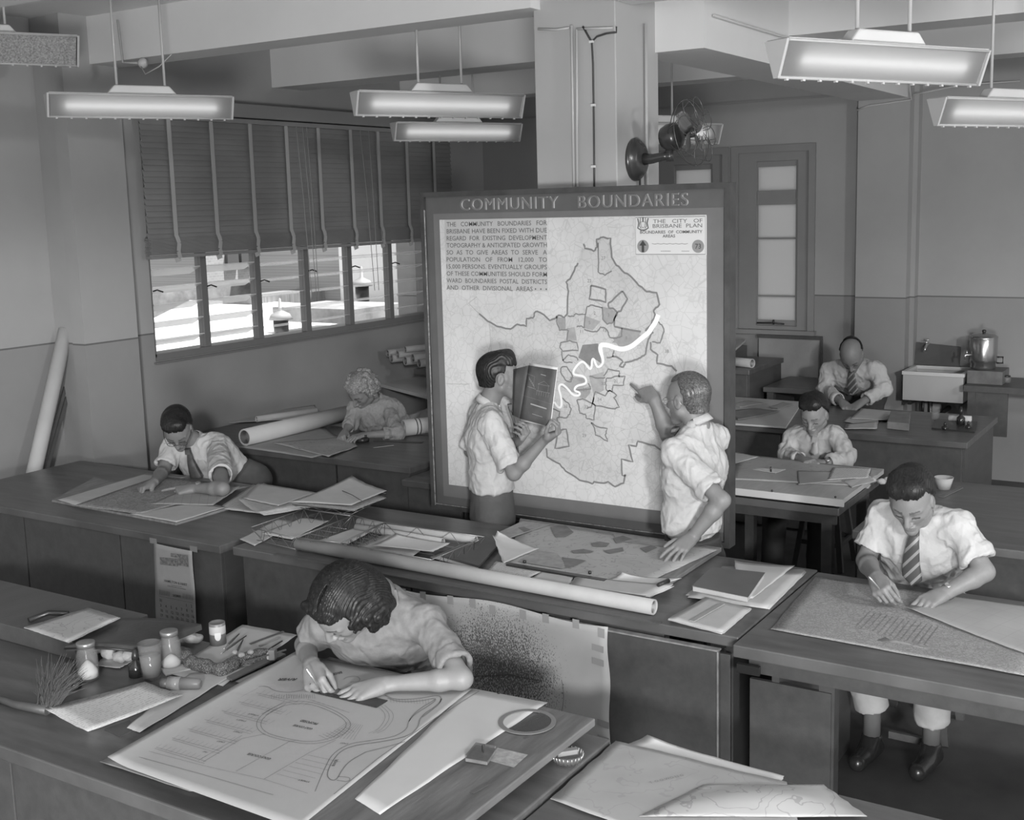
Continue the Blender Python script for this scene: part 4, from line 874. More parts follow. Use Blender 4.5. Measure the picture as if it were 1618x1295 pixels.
def person(label, head, shR, shL, elR, elL, wrR, wrL, hdR, hdL, pelvis, neck, hs=1.05, male=True, h=.0045, poseR='relax', poseL='relax', nR=(0, 0, 1), nL=(0, 0, 1),
           sleeve=(.75, .75), long_sleeve=False, shirt=None, skin=None, hair=None, hairf=None, legs=None, trous=None, tie=None, collar=True, seed=0, chest=1.0, waist=None, handscale=1.0, cuff=True, fold=.0075, hem=None, jaw=1.0):
    shR, shL, elR, elL, wrR, wrL, neck, pelvis = [np.array(q, float) for q in (shR, shL, elR, elL, wrR, wrL, neck, pelvis)]
    H = head_frame(*head); s = hs; skin = skin or skin_m; shirt = shirt or shirt_m
    pr = thing('person', (pelvis[0], pelvis[1], 0), label, 'person')
    mid = (shR+shL)/2; across = nrm(shR-shL); upv = nrm(mid-pelvis); fr = nrm(np.cross(across, upv)); 
    if np.dot(fr, H[1]) < 0: fr = -fr
    side = nrm(np.cross(upv, fr))
    # skin: head, neck, trunk core, arms and hands as one surface
    allp = np.array([H[0]+.16, H[0]-.16, shR, shL, elR, elL, wrR, wrL, wrR+nrm(hdR)*.2, wrL+nrm(hdL)*.2, neck])
    v = Vol(allp.min(0)-.07, allp.max(0)+.07, h)
    v.cone(neck-upv*.02, mid-upv*.08, .05*s, .07*s, .02, sq=(fr, .7))
    for sh in (shR, shL): v.cone(neck-upv*.045, sh, .033*s, .04*s, .02)
    A = 1.0 if male else .86
    for sh, el, wr, hd, nn, po, rt in ((shR, elR, wrR, hdR, nR, poseR, True), (shL, elL, wrL, hdL, nL, poseL, False)):
        v.cone(sh, el, .050*s*A, .035*s*A, .02); m = el+(wr-el)*.3; v.cone(el, m, .034*s*A, .039*s*A, .025); v.cone(m, wr, .039*s*A, .0265*s*A, .015, sq=(nn, .92))
        hand(v, wr+nrm(hd)*.005, hd, nn, rt, po, 1.02*s*handscale*(1 if male else .93))
    head_skin(v, H, s, male, neck+(mid-neck)*.1, jaw)
    V, Q = v.mesh(); N = vnorm(V, Q)
    o = obj_np('body', V, Q, [skin, lip_m, brow_m, lash_m], pr, head_mats(V, Q, H, s))
    # hair
    if hairf:
        v = Vol(H[0]-.2*s, H[0]+.2*s, .004); hairf(v, H, s); V, Q = v.mesh(); V = hair_disp(V, Q, H, s, seed=seed, amp=.002 if male else .004); obj_np('hair', V, Q, hair or hair_d, pr)
    # shirt
    allp = np.array([shR, shL, pelvis-upv*.12+side*.2, pelvis-upv*.12-side*.2, pelvis+fr*.2, pelvis-fr*.2, elR, elL, neck, mid+fr*.16, mid-fr*.16]+([wrR, wrL] if long_sleeve else []))
    v = Vol(allp.min(0)-.1, allp.max(0)+.1, .0055)
    wst = waist if waist is not None else pelvis+upv*.12; hemc = ((pelvis-upv*.0) if hem is None else np.array(hem, float), -upv)
    ch = mid-upv*.13
    v.cone(ch+side*.05, ch-side*.05, .152*s*chest, .152*s*chest, 0, sq=(fr, .74)); v.cone(ch, wst, .17*s*chest, .155*s*chest, .04, sq=(fr, .76)); v.cone(wst, pelvis-upv*.05, .155*s*chest, .165*s*chest, .04, sq=(fr, .78), cuts=(hemc,))
    v.cone(shR-across*.015, shL+across*.015, .062*s*A, .062*s*A, .045)
    for sh in (shR, shL): v.cone(neck-upv*.035, sh, .056*s, .058*s*A, .03)
    for sh, el, wr, fs, rt in ((shR, elR, wrR, sleeve[0], True), (shL, elL, wrL, sleeve[1], False)):
        d = nrm(el-sh); L = np.linalg.norm(el-sh)
        if long_sleeve:
            v.cone(sh, el, .06*s*A, .055*s*A, .025); d2 = nrm(wr-el); L2 = np.linalg.norm(wr-el)*long_sleeve; e = el+d2*L2
            v.cone(el, e, .053*s*A, .042*s*A, .02, cuts=((e, d2),)); v.cone(e-d2*.03, e+d2*.0, .048*s*A, .047*s*A, .004, cuts=((e, d2), (e-d2*.035, -d2)))
            v.cone(e-d2*.02, e+d2*.05, .037*s*A, .037*s*A, .003, op='sub')
        else:
            e = sh+d*L*fs; v.cone(sh, e, .061*s*A, .063*s*A, .025, cuts=((e, d),))
            if cuff: v.cone(e-d*.045, e, .066*s*A, .069*s*A, .004, cuts=((e, d), (e-d*.05, -d)))
            v.cone(e-d*.03, e+d*.07, .054*s*A, .054*s*A, .003, op='sub')
    v.cone(neck+upv*.03, neck+(H[0]-neck)*.9, .05*s, .05*s, .004, op='sub')
    V, Q = v.mesh(); V = cloth_disp(V, Q, fold, 26, seed, foc=((elR, .12, 60), (elL, .12, 60), (wst, .13, 55), (shR, .1, 45), (shL, .1, 45)))
    obj_np('shirt' if male else 'blouse', V, Q, shirt, pr)
    nd = nrm(H[0]-neck)
    if collar:
        mb = MB(); cbase = neck+nd*.0; cf = nrm(fr-np.dot(fr, nd)*nd); cs = np.cross(nd, cf); R_ = .059*s
        def cf_(u, w_):
            t = math.radians(12+336*u); r = R_+.012*(1-w_)+.0; dip = .022*(math.cos(t) > .3)*max(0, math.cos(t))
            return cbase+(cf*math.cos(t)*1.08+cs*math.sin(t))*r+nd*(.038*w_-.004-dip)
        mb.sheet(cf_, 30, 2, .003)
        for q in (-1, 1):
            a = cbase+cf*R_*1.06+cs*q*.01-nd*.0; b_ = cbase+cf*R_*.75+cs*q*R_*.75+nd*.018
            tip = cbase+cf*(R_+.018)+cs*q*.05-upv*.06; mb.prism([a, b_, tip], cf*.004+fr*.004)
        obj('collar', mb, shirt, pr)
    if tie is not None:
        tm, pts, wd = tie; mb = MB(); pts = [np.array(q, float) for q in pts]; k = len(pts); n0 = fr
        def tf(u, w_):
            x = u*(k-1); i = min(int(x), k-2); p = pts[i]+(pts[i+1]-pts[i])*(x-i); ww = wd*(.32+.68*min(1, u*1.15)); ww = ww*(1 if u < .93 else max(.12, (1-u)/.07))
            sd = nrm(np.cross(pts[-1]-pts[0], n0)); return p+sd*(w_-.5)*ww-n0*.012*(abs(w_-.5)*2)**2
        mb.sheet(tf, 22, 6, .005); mb.obox(pts[0]+n0*.004, (across, nrm(pts[0]-pts[1]), n0), (.017, .018, .012)); obj('tie', mb, tm, pr)
    if legs:
        P_ = [np.array(q, float) for q in legs]; hR, kR, aR, hL, kL, aL = P_; pts = np.array(P_+[pelvis]); v = Vol(pts.min(0)-.17, pts.max(0)+.15, .008)
        v.cone(hR, hL, .115*s, .115*s, 0, sq=(fr, .9)); v.cone(pelvis+upv*.06, (hR+hL)/2, .152*s*chest, .16*s*chest, .03, sq=(fr, .82), cuts=(((pelvis+upv*.075), upv),))
        for hh, kk, aa in ((hR, kR, aR), (hL, kL, aL)):
            v.cone(hh, kk, .098*s, .076*s, .03); e = nrm(aa-kk); v.cone(kk, aa, .074*s, .07*s, .02, cuts=((aa, e),)); v.cone(aa-e*.02, aa+e*.08, .055*s, .055*s, .003, op='sub')
        V, Q = v.mesh(); V = cloth_disp(V, Q, .004, 18, seed+3, foc=((kR, .12, 40), (kL, .12, 40))); obj_np('trousers' if male else 'skirt', V, Q, trous or trou_d, pr)
        for aa, kk in ((aR, kR), (aL, kL)):
            mb = MB(); fd = nrm((fr[0], fr[1], 0)); mb.tube([aa+np.array((0, 0, .04)), (aa[0], aa[1], .07)], .036*s, 10); obj('sock', mb, mat('sock_wool', .12, .9), pr)
            v = Vol((aa[0]-.26, aa[1]-.26, -.01), (aa[0]+.26, aa[1]+.26, .16), .006); g = np.array((aa[0], aa[1], .045))
            v.cone(g-fd*.03, g+fd*.15-np.array((0, 0, .008)), .044, .04, 0, cuts=(((0, 0, .004), (0, 0, -1)),)); v.cone(g+np.array((0, 0, .05)), g+fd*.06, .045, .036, .02, cuts=(((0, 0, .004), (0, 0, -1)), ((0, 0, .115), (0, 0, 1))))
            V, Q = v.mesh(); obj_np('shoe', V, Q, shoe_m, pr)
    return pr, H, dict(mid=mid, fr=fr, upv=upv, across=across)
def glasses(pr, H, s, m=None):
    c, f, l, u_ = H; p = lambda a, b, e: c+(f*a+l*b+u_*e)*s; mb = MB()
    for q in (-1, 1):
        mb.tube([p(.105-.006*abs(math.cos(t)), q*.033+math.cos(t)*.024, .0+math.sin(t)*.018) for t in np.linspace(0, 2*math.pi, 20)[:-1]], .0016*s, 6, closed=True)
        mb.tube([p(.1, q*.057, .008), p(.05, q*.076, .01), p(-.01, q*.084, .012), p(-.03, q*.082, -.012)], .0017*s, 6)
    mb.tube([p(.11, -.01, .006), p(.115, 0, .008), p(.11, .01, .006)], .0018*s, 6); obj('glasses', mb, m or metal_d, pr)
def wristband(pr, w_, d, n, r=.031, watch=True):
    mb = MB(); d = nrm(d); n = nrm(np.array(n)-np.dot(n, d)*d); sd = np.cross(n, d); w_ = np.array(w_, float)-d*.02
    mb.tube([w_+(n*math.sin(t)*.92+sd*math.cos(t))*r for t in np.linspace(0, 2*math.pi, 22)[:-1]], .004, 6, closed=True); mb.tube([w_+d*.006+(n*math.sin(t)*.92+sd*math.cos(t))*r for t in np.linspace(0, 2*math.pi, 22)[:-1]], .004, 6, closed=True)
    ob = obj('wristwatch', mb, mat('watch_strap', .09, .5), pr)
    if watch: mb = MB(); mb.lathe(w_+n*r*.88, n, [(0, 0), (.016, 0), (.016, .008), (.012, .01), (0, .0105)], 16); obj('watch_case', mb, metal_l, ob)
def pen(tip, tail, label, r=.004, m=None, nib=None, cat='pen'):
    tip = np.array(tip, float); tail = np.array(tail, float); t = thing('drawing_pen', tip, label, cat); d = nrm(tail-tip)
    mb = MB(); mb.tube([tip+d*.03, tip+d*.05, tail], [r*.7, r, r*.9], 10); obj('barrel', mb, m or metal_l, t)
    mb = MB(); mb.tube([tip, tip+d*.03], [r*.12, r*.7], 8); obj('nib', mb, nib or metal_d, t); return t
def eyes_dir(): pass

# ---------- seated draughtsman at right
S_ = 1.08
rm_w = P(1384, 912, z=.905); rm_w2 = P(1492, 937, z=.852)
def hf_quiff(v, H, s): hair_short(v, H, s, .094, -.008, -.05, 1.02, .018, 0)
stripe_tie = striped('striped_tie_silk', .07, .26, nrm((0, .75, .65)), 26, .3)
rm_head = (P(1441, 790, x=4.97), (-.80, -.02, -.58), (0, .02, 1))
pr, H, B = person('person seated at right desk in rolled white shirt and striped tie, drawing on a map', rm_head, P(1397, 817, x=5.17), P(1515, 832, x=5.12), P(1368, 885, x=5.12), P(1556, 903, x=5.06), rm_w, rm_w2,
    P(1397, 942, z=.868)-rm_w, P(1450, 956, z=.825)-rm_w2, (5.45, 1.27, .66), P(1455, 822, x=5.13), hs=S_, h=.0036, poseR='pen', poseL='relax', nR=(-.35, .55, .75), nL=(-.25, -.1, .97), sleeve=(.72, .74),
    hairf=hf_quiff, legs=[(5.42, 1.4, .6), (5.0, 1.44, .62), (5.06, 1.37, .24), (5.42, 1.12, .6), (5.0, 1.1, .62), (5.1, 1.12, .22)], trous=trou_l, seed=3,
    tie=(stripe_tie, [P(1446, 836, x=5.015), P(1441, 860, x=5.0), P(1438, 890, x=5.03), P(1440, 926, x=5.05)], .085), chest=1.0)
wristband(pr, rm_w2, P(1450, 954, x=4.83)-rm_w2, (-.25, -.1, .97), .032)
pen(P(1406, 949, z=.81), P(1373, 911, z=.96), 'fine drawing pen held by the draughtsman at the right desk')
# ---------- young woman in the foreground
def hf_curly(v, H, s):
    c, f, l, u_ = H; p = lambda a, b, e: c+(f*a+l*b+u_*e)*s; ax = (f, l, u_); r_ = rnd(11)
    v.ell(p(-.02, 0, .045), (.118*s, .1*s, .1*s), ax, 0)
    v.ell(p(-.045, 0, -.01), (.1*s, .128*s, .085*s), ax, .03)
    for k in range(95):
        a = r_.uniform(-1, 1)*2.25; e = r_.uniform(-.075, .035); rad = r_.uniform(.085, .112)
        if abs(a) > 1.0 or True:
            b_ = math.sin(a)*rad*1.08; a_ = -.02-math.cos(a)*rad
            if a_ > .015: continue
            v.ell(p(a_, b_, e), (r_.uniform(.01, .02)*s,)*3, ax, .014)
    for q in (-1, 1):
        for k in range(9): v.ell(p(.03+r_.uniform(-.02, .02), q*r_.uniform(.075, .09), r_.uniform(.0, .055)), (r_.uniform(.014, .02)*s,)*3, ax, .014)
    for k in range(8): v.ell(p(.066, -.055+.0155*k, .102), (.014*s,)*3, ax, .014)
    g = v._reg(c-.2*s, c+.2*s); sl, (X, Y, Z) = g; X = X-c[0]; Y = Y-c[1]; Z = Z-c[2]
    A = (X*f[0]+Y*f[1]+Z*f[2])/s; B = (X*l[0]+Y*l[1]+Z*l[2])/s; E = (X*u_[0]+Y*u_[1]+Z*u_[2])/s
    rem = np.minimum(np.maximum(np.maximum(-(A-.03), E-.082), np.abs(B)-.095), np.maximum(np.maximum(-(A-.02), E+.005), np.abs(B)-.1))
    part = np.maximum(np.maximum(np.abs(B-.004)-.0022, -(E-.085)), -(A+.02)); rem = np.minimum(rem, part)
    v._mix(sl, (rem*s).astype(np.float32), .006, 'sub')
w_head = (P(547, 957, x=3.04), (-.56, .27, -.72), (-.35, -.2, .9))
w_wR = P(492, 1050, z=.925); w_wL = P(610, 1080, z=.897)
pr, H, B = person('young woman with short dark curly hair and pale blouse bent over the foreground plan', w_head, P(513, 985, x=3.12), P(676, 985, x=3.24), P(482, 1018, x=3.12), P(730, 1072, z=.915), w_wR, w_wL,
    P(500, 1088, z=.885)-w_wR, P(545, 1099, z=.876)-w_wL, (3.62, 2.86, .74), P(607, 950, x=3.2), hs=1.12, male=False, h=.0038, poseR='pen', poseL='spread', nR=(-.3, .5, .8), nL=(-.2, -.2, .95), sleeve=(.6, .8),
    shirt=blouse_m, skin=skin_w, hairf=hf_curly, legs=[(3.66, 3.0, .66), (3.4, 3.1, .45), (3.55, 3.1, .2), (3.66, 2.72, .66), (3.4, 2.75, .45), (3.55, 2.8, .2)], trous=mat('skirt_cloth', .2, .85), seed=8, collar=True, chest=.98, fold=.006, handscale=1.05, jaw=.9)
pen(P(511, 1097, z=.872), P(484, 1056, z=.99), 'ruling pen held by the woman in the foreground')
# ---------- young man reading at the board
YX = 5.37
ym_w = P(861, 694, x=5.26); ym_w2 = P(818, 697, x=5.42)
fdir = np.array((.66, -.75, 0)); rg = np.array((-.75, -.66, 0))
def hf_part(v, H, s): hair_short(v, H, s, .075, .008, -.052, 1.02, .01, -1)
C_m = P(768, 660, x=YX)
pr, H, B = person('young man in rolled white shirt and grey trousers reading a booklet before the map board', (P(789, 596, x=YX+.03), (.62, -.76, -.08), (0, 0, 1)), C_m+rg*.17, C_m-rg*.17, P(812, 748, x=5.22), P(744, 712, x=5.5), ym_w, ym_w2,
    P(880, 684, x=5.26)-ym_w, P(832, 686, x=5.38)-ym_w2, P(778, 790, x=YX), P(772, 636, x=YX+.01), hs=1.02, poseR='hold', poseL='hold', nR=(.2, -.5, -.8), nL=(.5, .2, -.85), sleeve=(.86, .9), hairf=hf_part, hem=P(775, 772, x=YX),
    legs=[P(778, 812, x=YX)+rg*.09, P(777, 930, x=YX)+rg*.09, (YX-.06, 3.42, .1), P(778, 812, x=YX)-rg*.09, P(777, 930, x=YX)-rg*.09, (YX+.08, 3.55, .1)], trous=trou_g, seed=5,
    tie=(tie_d, [P(806, 643, x=YX+.03), P(814, 665, x=YX+.05), P(818, 690, x=YX+.06), P(820, 720, x=YX+.06)], .05), chest=.92, waist=P(776, 752, x=YX))
# booklet
bk = thing('booklet', P(850, 640, x=5.24), 'dark covered booklet with white line diagrams held open by the young man at the board', 'booklet')
bq = [P(836, 577, x=5.30), P(880, 584, x=5.235), P(869, 674, x=5.23), P(822, 661, x=5.30)]
cov = mat('booklet_cover_dark', .11, .6, n=(8, .3))
def quadf(q, bulge=0, nz=(0, 0, 0)):
    nz = np.array(nz, float)
    return lambda u, v_: (q[0]*(1-u)+q[1]*u)*(1-v_)+(q[3]*(1-u)+q[2]*u)*v_+nz*bulge*math.sin(math.pi*u)
mb = MB(); mb.sheet(quadf(bq), 6, 6, .004); obj('cover', mb, cov, bk)
bn = nrm(np.cross(bq[1]-bq[0], bq[3]-bq[0])); bn = bn if bn[0] < 0 else -bn
off = -bn*.006; pq = [bq[0]+off+np.array((0, 0, .012)), bq[1]+off+np.array((0, .0, .012)), bq[2]+off, bq[3]+off-np.array((0, 0, .012))]
mb = MB(); mb.sheet(quadf(pq), 4, 4, .004); obj('pages', mb, pwhite, bk)
q2 = [P(812, 583, x=5.37), bq[0], bq[3], P(810, 655, x=5.37)]; mb = MB(); mb.sheet(quadf(q2), 4, 4, .003); obj('back_cover', mb, cov, bk)
fq = quadf([p+bn*.0065 for p in bq]); mb = MB(); wl = lambda pts, w_=.0012: mb.ribbon([fq(*p) for p in pts], w_, bn, .0008)
wl([(.45, .3), (.65, .23), (.85, .3), (.45, .3)]); wl([(.42, .42), (.9, .42)]); wl([(.48, .3), (.48, .42)]); wl([(.82, .3), (.82, .42)])
for k in range(6): wl([(.45+k*.08, .42), (.45+k*.08, .5)])
wl([(.1, .38), (.4, .4)], .0016); wl([(.5, .12), (.68, .13)], .003); wl([(.02, .15), (.3, .18), (.3, .35)], .001)
for k in range(5): wl([(.1+.05*k, .2+.03*k), (.14+.05*k, .26+.03*k)], .002)
wl([(.3, .68), (.85, .7)], .007); wl([(.4, .85), (.75, .86)], .002); wl([(.0, .56), (.98, .6)], .0006)
obj('cover_drawing', mb, mat('chalk_line', .42, .8), bk)
# ---------- older man pointing at the map
OX = 5.32
om_w = P(1094, 848, z=.912); om_w2 = P(1034, 632, x=5.49); C_o = P(1098, 700, x=OX); rgo = np.array((.98, -.18, 0))
def hf_old(v, H, s): hair_short(v, H, s, .095, -.035, -.058, .98, 0, 1)
pr, H, B = person('older man with thinning combed hair and spectacles pointing at the wall map', (P(1086, 632, x=OX), (.22, .97, -.1), (0, 0, 1)), C_o+rgo*.17, C_o-rgo*.17+np.array((0, 0, -.02)), P(1056, 688, x=5.50), P(1141, 790, x=5.10), om_w2, om_w,
    P(1018, 614, x=5.54)-om_w2, P(1066, 873, z=.862)-om_w, P(1094, 868, x=OX), P(1103, 670, x=OX), hs=1.06, poseR='point', poseL='flat', nR=(-.5, .1, .8), nL=(-.3, -.3, .9), sleeve=(.6, .8), hair=hair_g, hairf=hf_old, hem=P(1088, 832, x=OX),
    legs=[P(1094, 890, x=OX)+rgo*.09, (OX+.05, 2.4, .5), (OX+.06, 2.4, .1), P(1094, 890, x=OX)-rgo*.09, (OX-.08, 2.36, .5), (OX-.08, 2.36, .1)], trous=trou_d, seed=12, cuff=True, chest=.98,
    tie=(striped('mottled_tie_silk', .06, .22, nrm((0, .3, 1)), 30, .4), [P(1068, 680, x=OX-.02), P(1061, 715, x=OX-.03), P(1056, 760, x=OX-.03), P(1050, 806, x=OX-.02)], .065), waist=P(1092, 815, x=OX))
glasses(pr, H, 1.06, metal_l); wristband(pr, om_w, P(1066, 873, z=.862)-om_w, (-.3, -.3, .9), .033, False)
# ---------- bespectacled man leaning on the left desk
lm_w = P(243, 762, z=.853); lm_w2 = P(309, 771, z=.85)
def hf_lm(v, H, s): hair_short(v, H, s, .1, -.01, -.05, 1.05, .014, 0)
pr, H, B = person('man in spectacles, short-sleeved white shirt and dark tie leaning over plans on the left desk', (P(281, 678, x=5.2), (-.50, -.42, -.75), (-.3, -.2, .9)), P(272, 708, x=5.30), P(343, 705, x=5.45), P(258, 744, x=5.17), P(352, 772, z=.87), lm_w, lm_w2,
    P(226, 770, z=.84)-lm_w, P(272, 776, z=.84)-lm_w2, P(376, 764, x=5.6), P(308, 698, x=5.38), hs=1.1, poseR='pen', poseL='point', nR=(-.2, .2, .95), nL=(-.3, -.2, .93), sleeve=(.75, .7), cuff=False, hairf=hf_lm, h=.0045,
    legs=[(5.55, 5.86, .72), (5.55, 5.9, .45), (5.58, 5.9, .1), (5.62, 5.68, .72), (5.62, 5.66, .45), (5.66, 5.66, .1)], trous=trou_g, seed=21, chest=.94, tie=(tie_d, [P(297, 712, x=5.26), P(300, 730, x=5.24), P(305, 745, x=5.24), P(312, 762, x=5.25)], .085))
glasses(pr, H, 1.1); wristband(pr, lm_w2, P(272, 776, z=.84)-lm_w2, (-.3, -.2, .93), .034)
# ---------- fair-haired woman
def hf_fair(v, H, s):
    c, f, l, u_ = H; p = lambda a, b, e: c+(f*a+l*b+u_*e)*s; ax = (f, l, u_); r_ = rnd(31)
    v.ell(p(-.02, 0, .04), (.115*s, .1*s, .098*s), ax, 0)
    for k in range(90):
        th = r_.uniform(-2.4, 2.4); e = r_.uniform(-.05, .12); rr_ = .1*math.sqrt(max(.05, 1-((e-.03)/.11)**2)); a_ = -.02-math.cos(th)*rr_*1.1; b_ = math.sin(th)*rr_
        if a_ > .03 and e < .06: continue
        v.ell(p(a_, b_, e), (r_.uniform(.014, .024)*s,)*3, ax, .008)
    g = v._reg(c-.2*s, c+.2*s); sl, (X, Y, Z) = g; X = X-c[0]; Y = Y-c[1]; Z = Z-c[2]
    A = (X*f[0]+Y*f[1]+Z*f[2])/s; E = (X*u_[0]+Y*u_[1]+Z*u_[2])/s
    v._mix(sl, (np.minimum(np.maximum(-(A-.04), E-.066), np.maximum(-(A-.0), E-.0))*s).astype(np.float32), .006, 'sub')
bw_w = P(545, 683, x=6.68); bw_w2 = P(580, 687, x=6.68)
pr, H, B = person('fair curly-haired woman in a grey cardigan leaning on the table by the window wall', (P(573, 618, x=6.9), (-.72, .12, -.62), (-.2, -.1, .95)), P(562, 645, x=6.9), P(613, 645, x=7.06), P(555, 668, x=6.82), P(628, 684, x=6.85), bw_w, bw_w2,
    P(540, 690, x=6.6)-bw_w, P(562, 690, x=6.6)-bw_w2, P(632, 688, x=7.4), P(594, 634, x=7.02), hs=1.12, male=False, poseR='pen', poseL='relax', nR=(-.3, .3, .9), nL=(-.2, 0, .97), long_sleeve=.45, shirt=cardi_m, skin=skin_w, hair=hair_b, hairf=hf_fair, h=.005,
    legs=[(7.5, 5.55, .8), (7.5, 5.55, .5), (7.5, 5.55, .25), (7.5, 5.35, .8), (7.5, 5.35, .5), (7.5, 5.35, .25)], trous=mat('skirt_cloth', .2, .85), seed=33, collar=True, chest=.92)
# ---------- young man at the drawing board
yr_w = P(1268, 727, x=7.2); yr_w2 = P(1302, 733, x=7.2)
pr, H, B = person('young dark-haired man in a long-sleeved pale shirt seated at the drawing board', (P(1287, 655, x=7.38), (-.86, .0, -.46), (0, 0, 1)), P(1256, 690, x=7.47), P(1320, 690, x=7.43), P(1243, 718, x=7.38), P(1340, 722, x=7.34), yr_w, yr_w2,
    P(1282, 729, x=7.12)-yr_w, P(1275, 731, x=7.16)-yr_w2, (7.7, 2.45, .62), P(1288, 684, x=7.45), hs=1.04, poseR='relax', poseL='relax', nR=(-.3, 0, .95), nL=(-.3, 0, .95), long_sleeve=.8, hairf=hf_quiff, shirt=shirt_g, h=.005,
    legs=[(7.6, 2.55, .56), (7.2, 2.6, .55), (7.15, 2.6, .12), (7.6, 2.33, .56), (7.2, 2.3, .55), (7.15, 2.3, .12)], trous=trou_d, seed=41, tie=(mat('pale_tie_silk', .33, .6), [P(1288, 692, x=7.33), P(1287, 706, x=7.31), P(1286, 720, x=7.31)], .05))
wristband(pr, yr_w2, P(1275, 731, x=7.16)-yr_w2, (-.3, 0, .95), .032)
# ---------- balding man at the back
def hf_bald(v, H, s): hair_short(v, H, s, .075, -.03, -.055, .97, 0, 0, bald=1)
bm_w = P(1330, 635, x=9.45); bm_w2 = P(1362, 635, x=9.45)
pr, H, B = person('balding man in a white long-sleeved shirt and striped tie leaning over the back desk', (P(1346, 561, x=9.58), (-.55, -.1, -.78), (-.5, 0, .85)), P(1311, 585, x=9.75), P(1384, 585, x=9.7), P(1303, 613, x=9.7), P(1396, 614, x=9.65), bm_w, bm_w2,
    P(1338, 643, x=9.38)-bm_w, P(1348, 644, x=9.38)-bm_w2, (9.98, 2.86, .92), P(1347, 580, x=9.74), hs=1.14, poseR='relax', poseL='relax', nR=(-.3, 0, .95), nL=(-.3, 0, .95), long_sleeve=.8, hairf=hf_bald, h=.0055,
    legs=[(9.95, 2.97, .85), (9.95, 2.97, .5), (9.95, 2.97, .1), (9.95, 2.75, .85), (9.95, 2.75, .5), (9.95, 2.75, .1)], trous=trou_d, seed=51,
    tie=(stripe_tie, [P(1345, 578, x=9.62), P(1345, 592, x=9.6), P(1346, 606, x=9.6), P(1348, 624, x=9.6)], .1))
# ================================================================= PAPERS AND THINGS ON THE DESKS
ink_l = mat('drawing_ink', .2, .8); ink_d = mat('black_ink', .07, .8)
pap_plan = mat('plan_paper', .37, .75, n=(3, .04), spec=.25); pap_white = mat('clean_sheet', .5, .8, n=(3, .04), spec=.2); pap_soft = mat('soft_paper', .45, .8, n=(9, .06), spec=.2)
pap_map = mat_lines('street_map_paper', .46, .18, 'map', 26, .02, amount=.4); pap_mapd = mat_lines('dark_map_paper', .3, .08, 'dense', 20, .03, amount=.4)
pap_text = mat_lines('typed_paper', .52, .22, 'text', 70, amount=.5); pap_cont = mat_lines('contour_map_paper', .4, .2, 'contour', 14, .05, amount=.5)
pap_dense = mat_lines('dense_map_paper', .34, .16, 'dense', 34, .035, amount=.5); pap_grid = mat_lines('grid_map_paper', .37, .3, 'grid', 13, .05, amount=.4, rot=.35)
def pq(name, q, z, m, label, cat='paper', th=.0008, zs=None, wav=.0012, nu=14, nv=12, group=None, pw=3, parent=None, seed=1, bend=None):
    """sheet through four photographed corners lying at height z; zs lifts single corners"""
    zs = zs or (0, 0, 0, 0); C4 = [P(q[i][0], q[i][1], z=z+zs[i]) for i in range(4)]
    r = rnd(seed+len(label or name)); ph = [r.uniform(0, 6) for _ in range(4)]
    def fn(u, v):
        w4 = ((1-u)*(1-v), u*(1-v), u*v, (1-u)*v); p = sum(C4[i]*w4[i] for i in range(4)); zz = z+sum(zs[i]*w4[i]**pw for i in range(4))
        zz += wav*(1+math.sin(u*7+ph[0]+v*3)*math.sin(v*6+ph[1])+.4*math.sin(u*19+ph[2])*math.sin(v*17+ph[3]))
        e = .0015*math.sin(u*23+ph[1])+.001*math.sin(v*31+ph[2])
        if bend: zz += bend*math.sin(math.pi*u)*math.sin(math.pi*v)
        return (p[0]+e, p[1]-e, zz)
    mb = MB(); mb.sheet(fn, nu, nv, th)
    if np.mean([v[2] for v in mb.v[:(nu+1)*(nv+1)]]) < np.mean([v[2] for v in mb.v[(nu+1)*(nv+1):]]): pass
    return obj(name, mb, m, parent, label=label, cat=None if parent else cat, group=group)
def roll(a, b, r, m, label, name='paper_roll', cat='paper roll', dark=None, group=None, bands=()):
    a = np.array(a, float); b = np.array(b, float); d = nrm(b-a); t = thing(name, a, label, cat, group)
    mb = MB(); L = np.linalg.norm(b-a); mb.lathe(a, d, [(r*.9, 0.0), (r, .0005), (r, L-.0005), (r*.9, L)], 28); mb.lathe(a, d, [(r*.9, L), (r*.88, L-.0), (r*.86, 0), (r*.9, 0)], 28)
    obj('outer_sheet', mb, m, parent=t)
    up = np.array((0, 0, 1.)); s1 = nrm(np.cross(d, up)); u1 = np.cross(s1, d); mb = MB(); pts = []
    for k in range(64):
        th = k*.42; rr = r*(.86-.6*k/64); pts.append((s1*math.cos(th)+u1*math.sin(th))*rr)
    for i in range(63):
        mb.add([a+pts[i]+d*.004, a+pts[i+1]+d*.004, b+pts[i+1]-d*.004, b+pts[i]-d*.004], [(0, 1, 2, 3)], 0, True)
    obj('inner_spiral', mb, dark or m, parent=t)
    for k, u in enumerate(bands):
        c = a+(b-a)*u; mb = MB(); mb.lathe(c, d, [(r*1.01, -.004), (r*1.02, 0), (r*1.01, .004)], 24); obj('rubber_band', mb, metal_d, parent=t)
    return t
def slab(name, q, z, th, m, label, cat, group=None, bevel=.0015, parent=None):
    pts = [P(x, y, z=z) for x, y in q]; mb = MB(); mb.prism(pts, (0, 0, th)); return obj(name, mb, m, parent, label=label, cat=None if parent else cat, group=group, bevel=bevel)
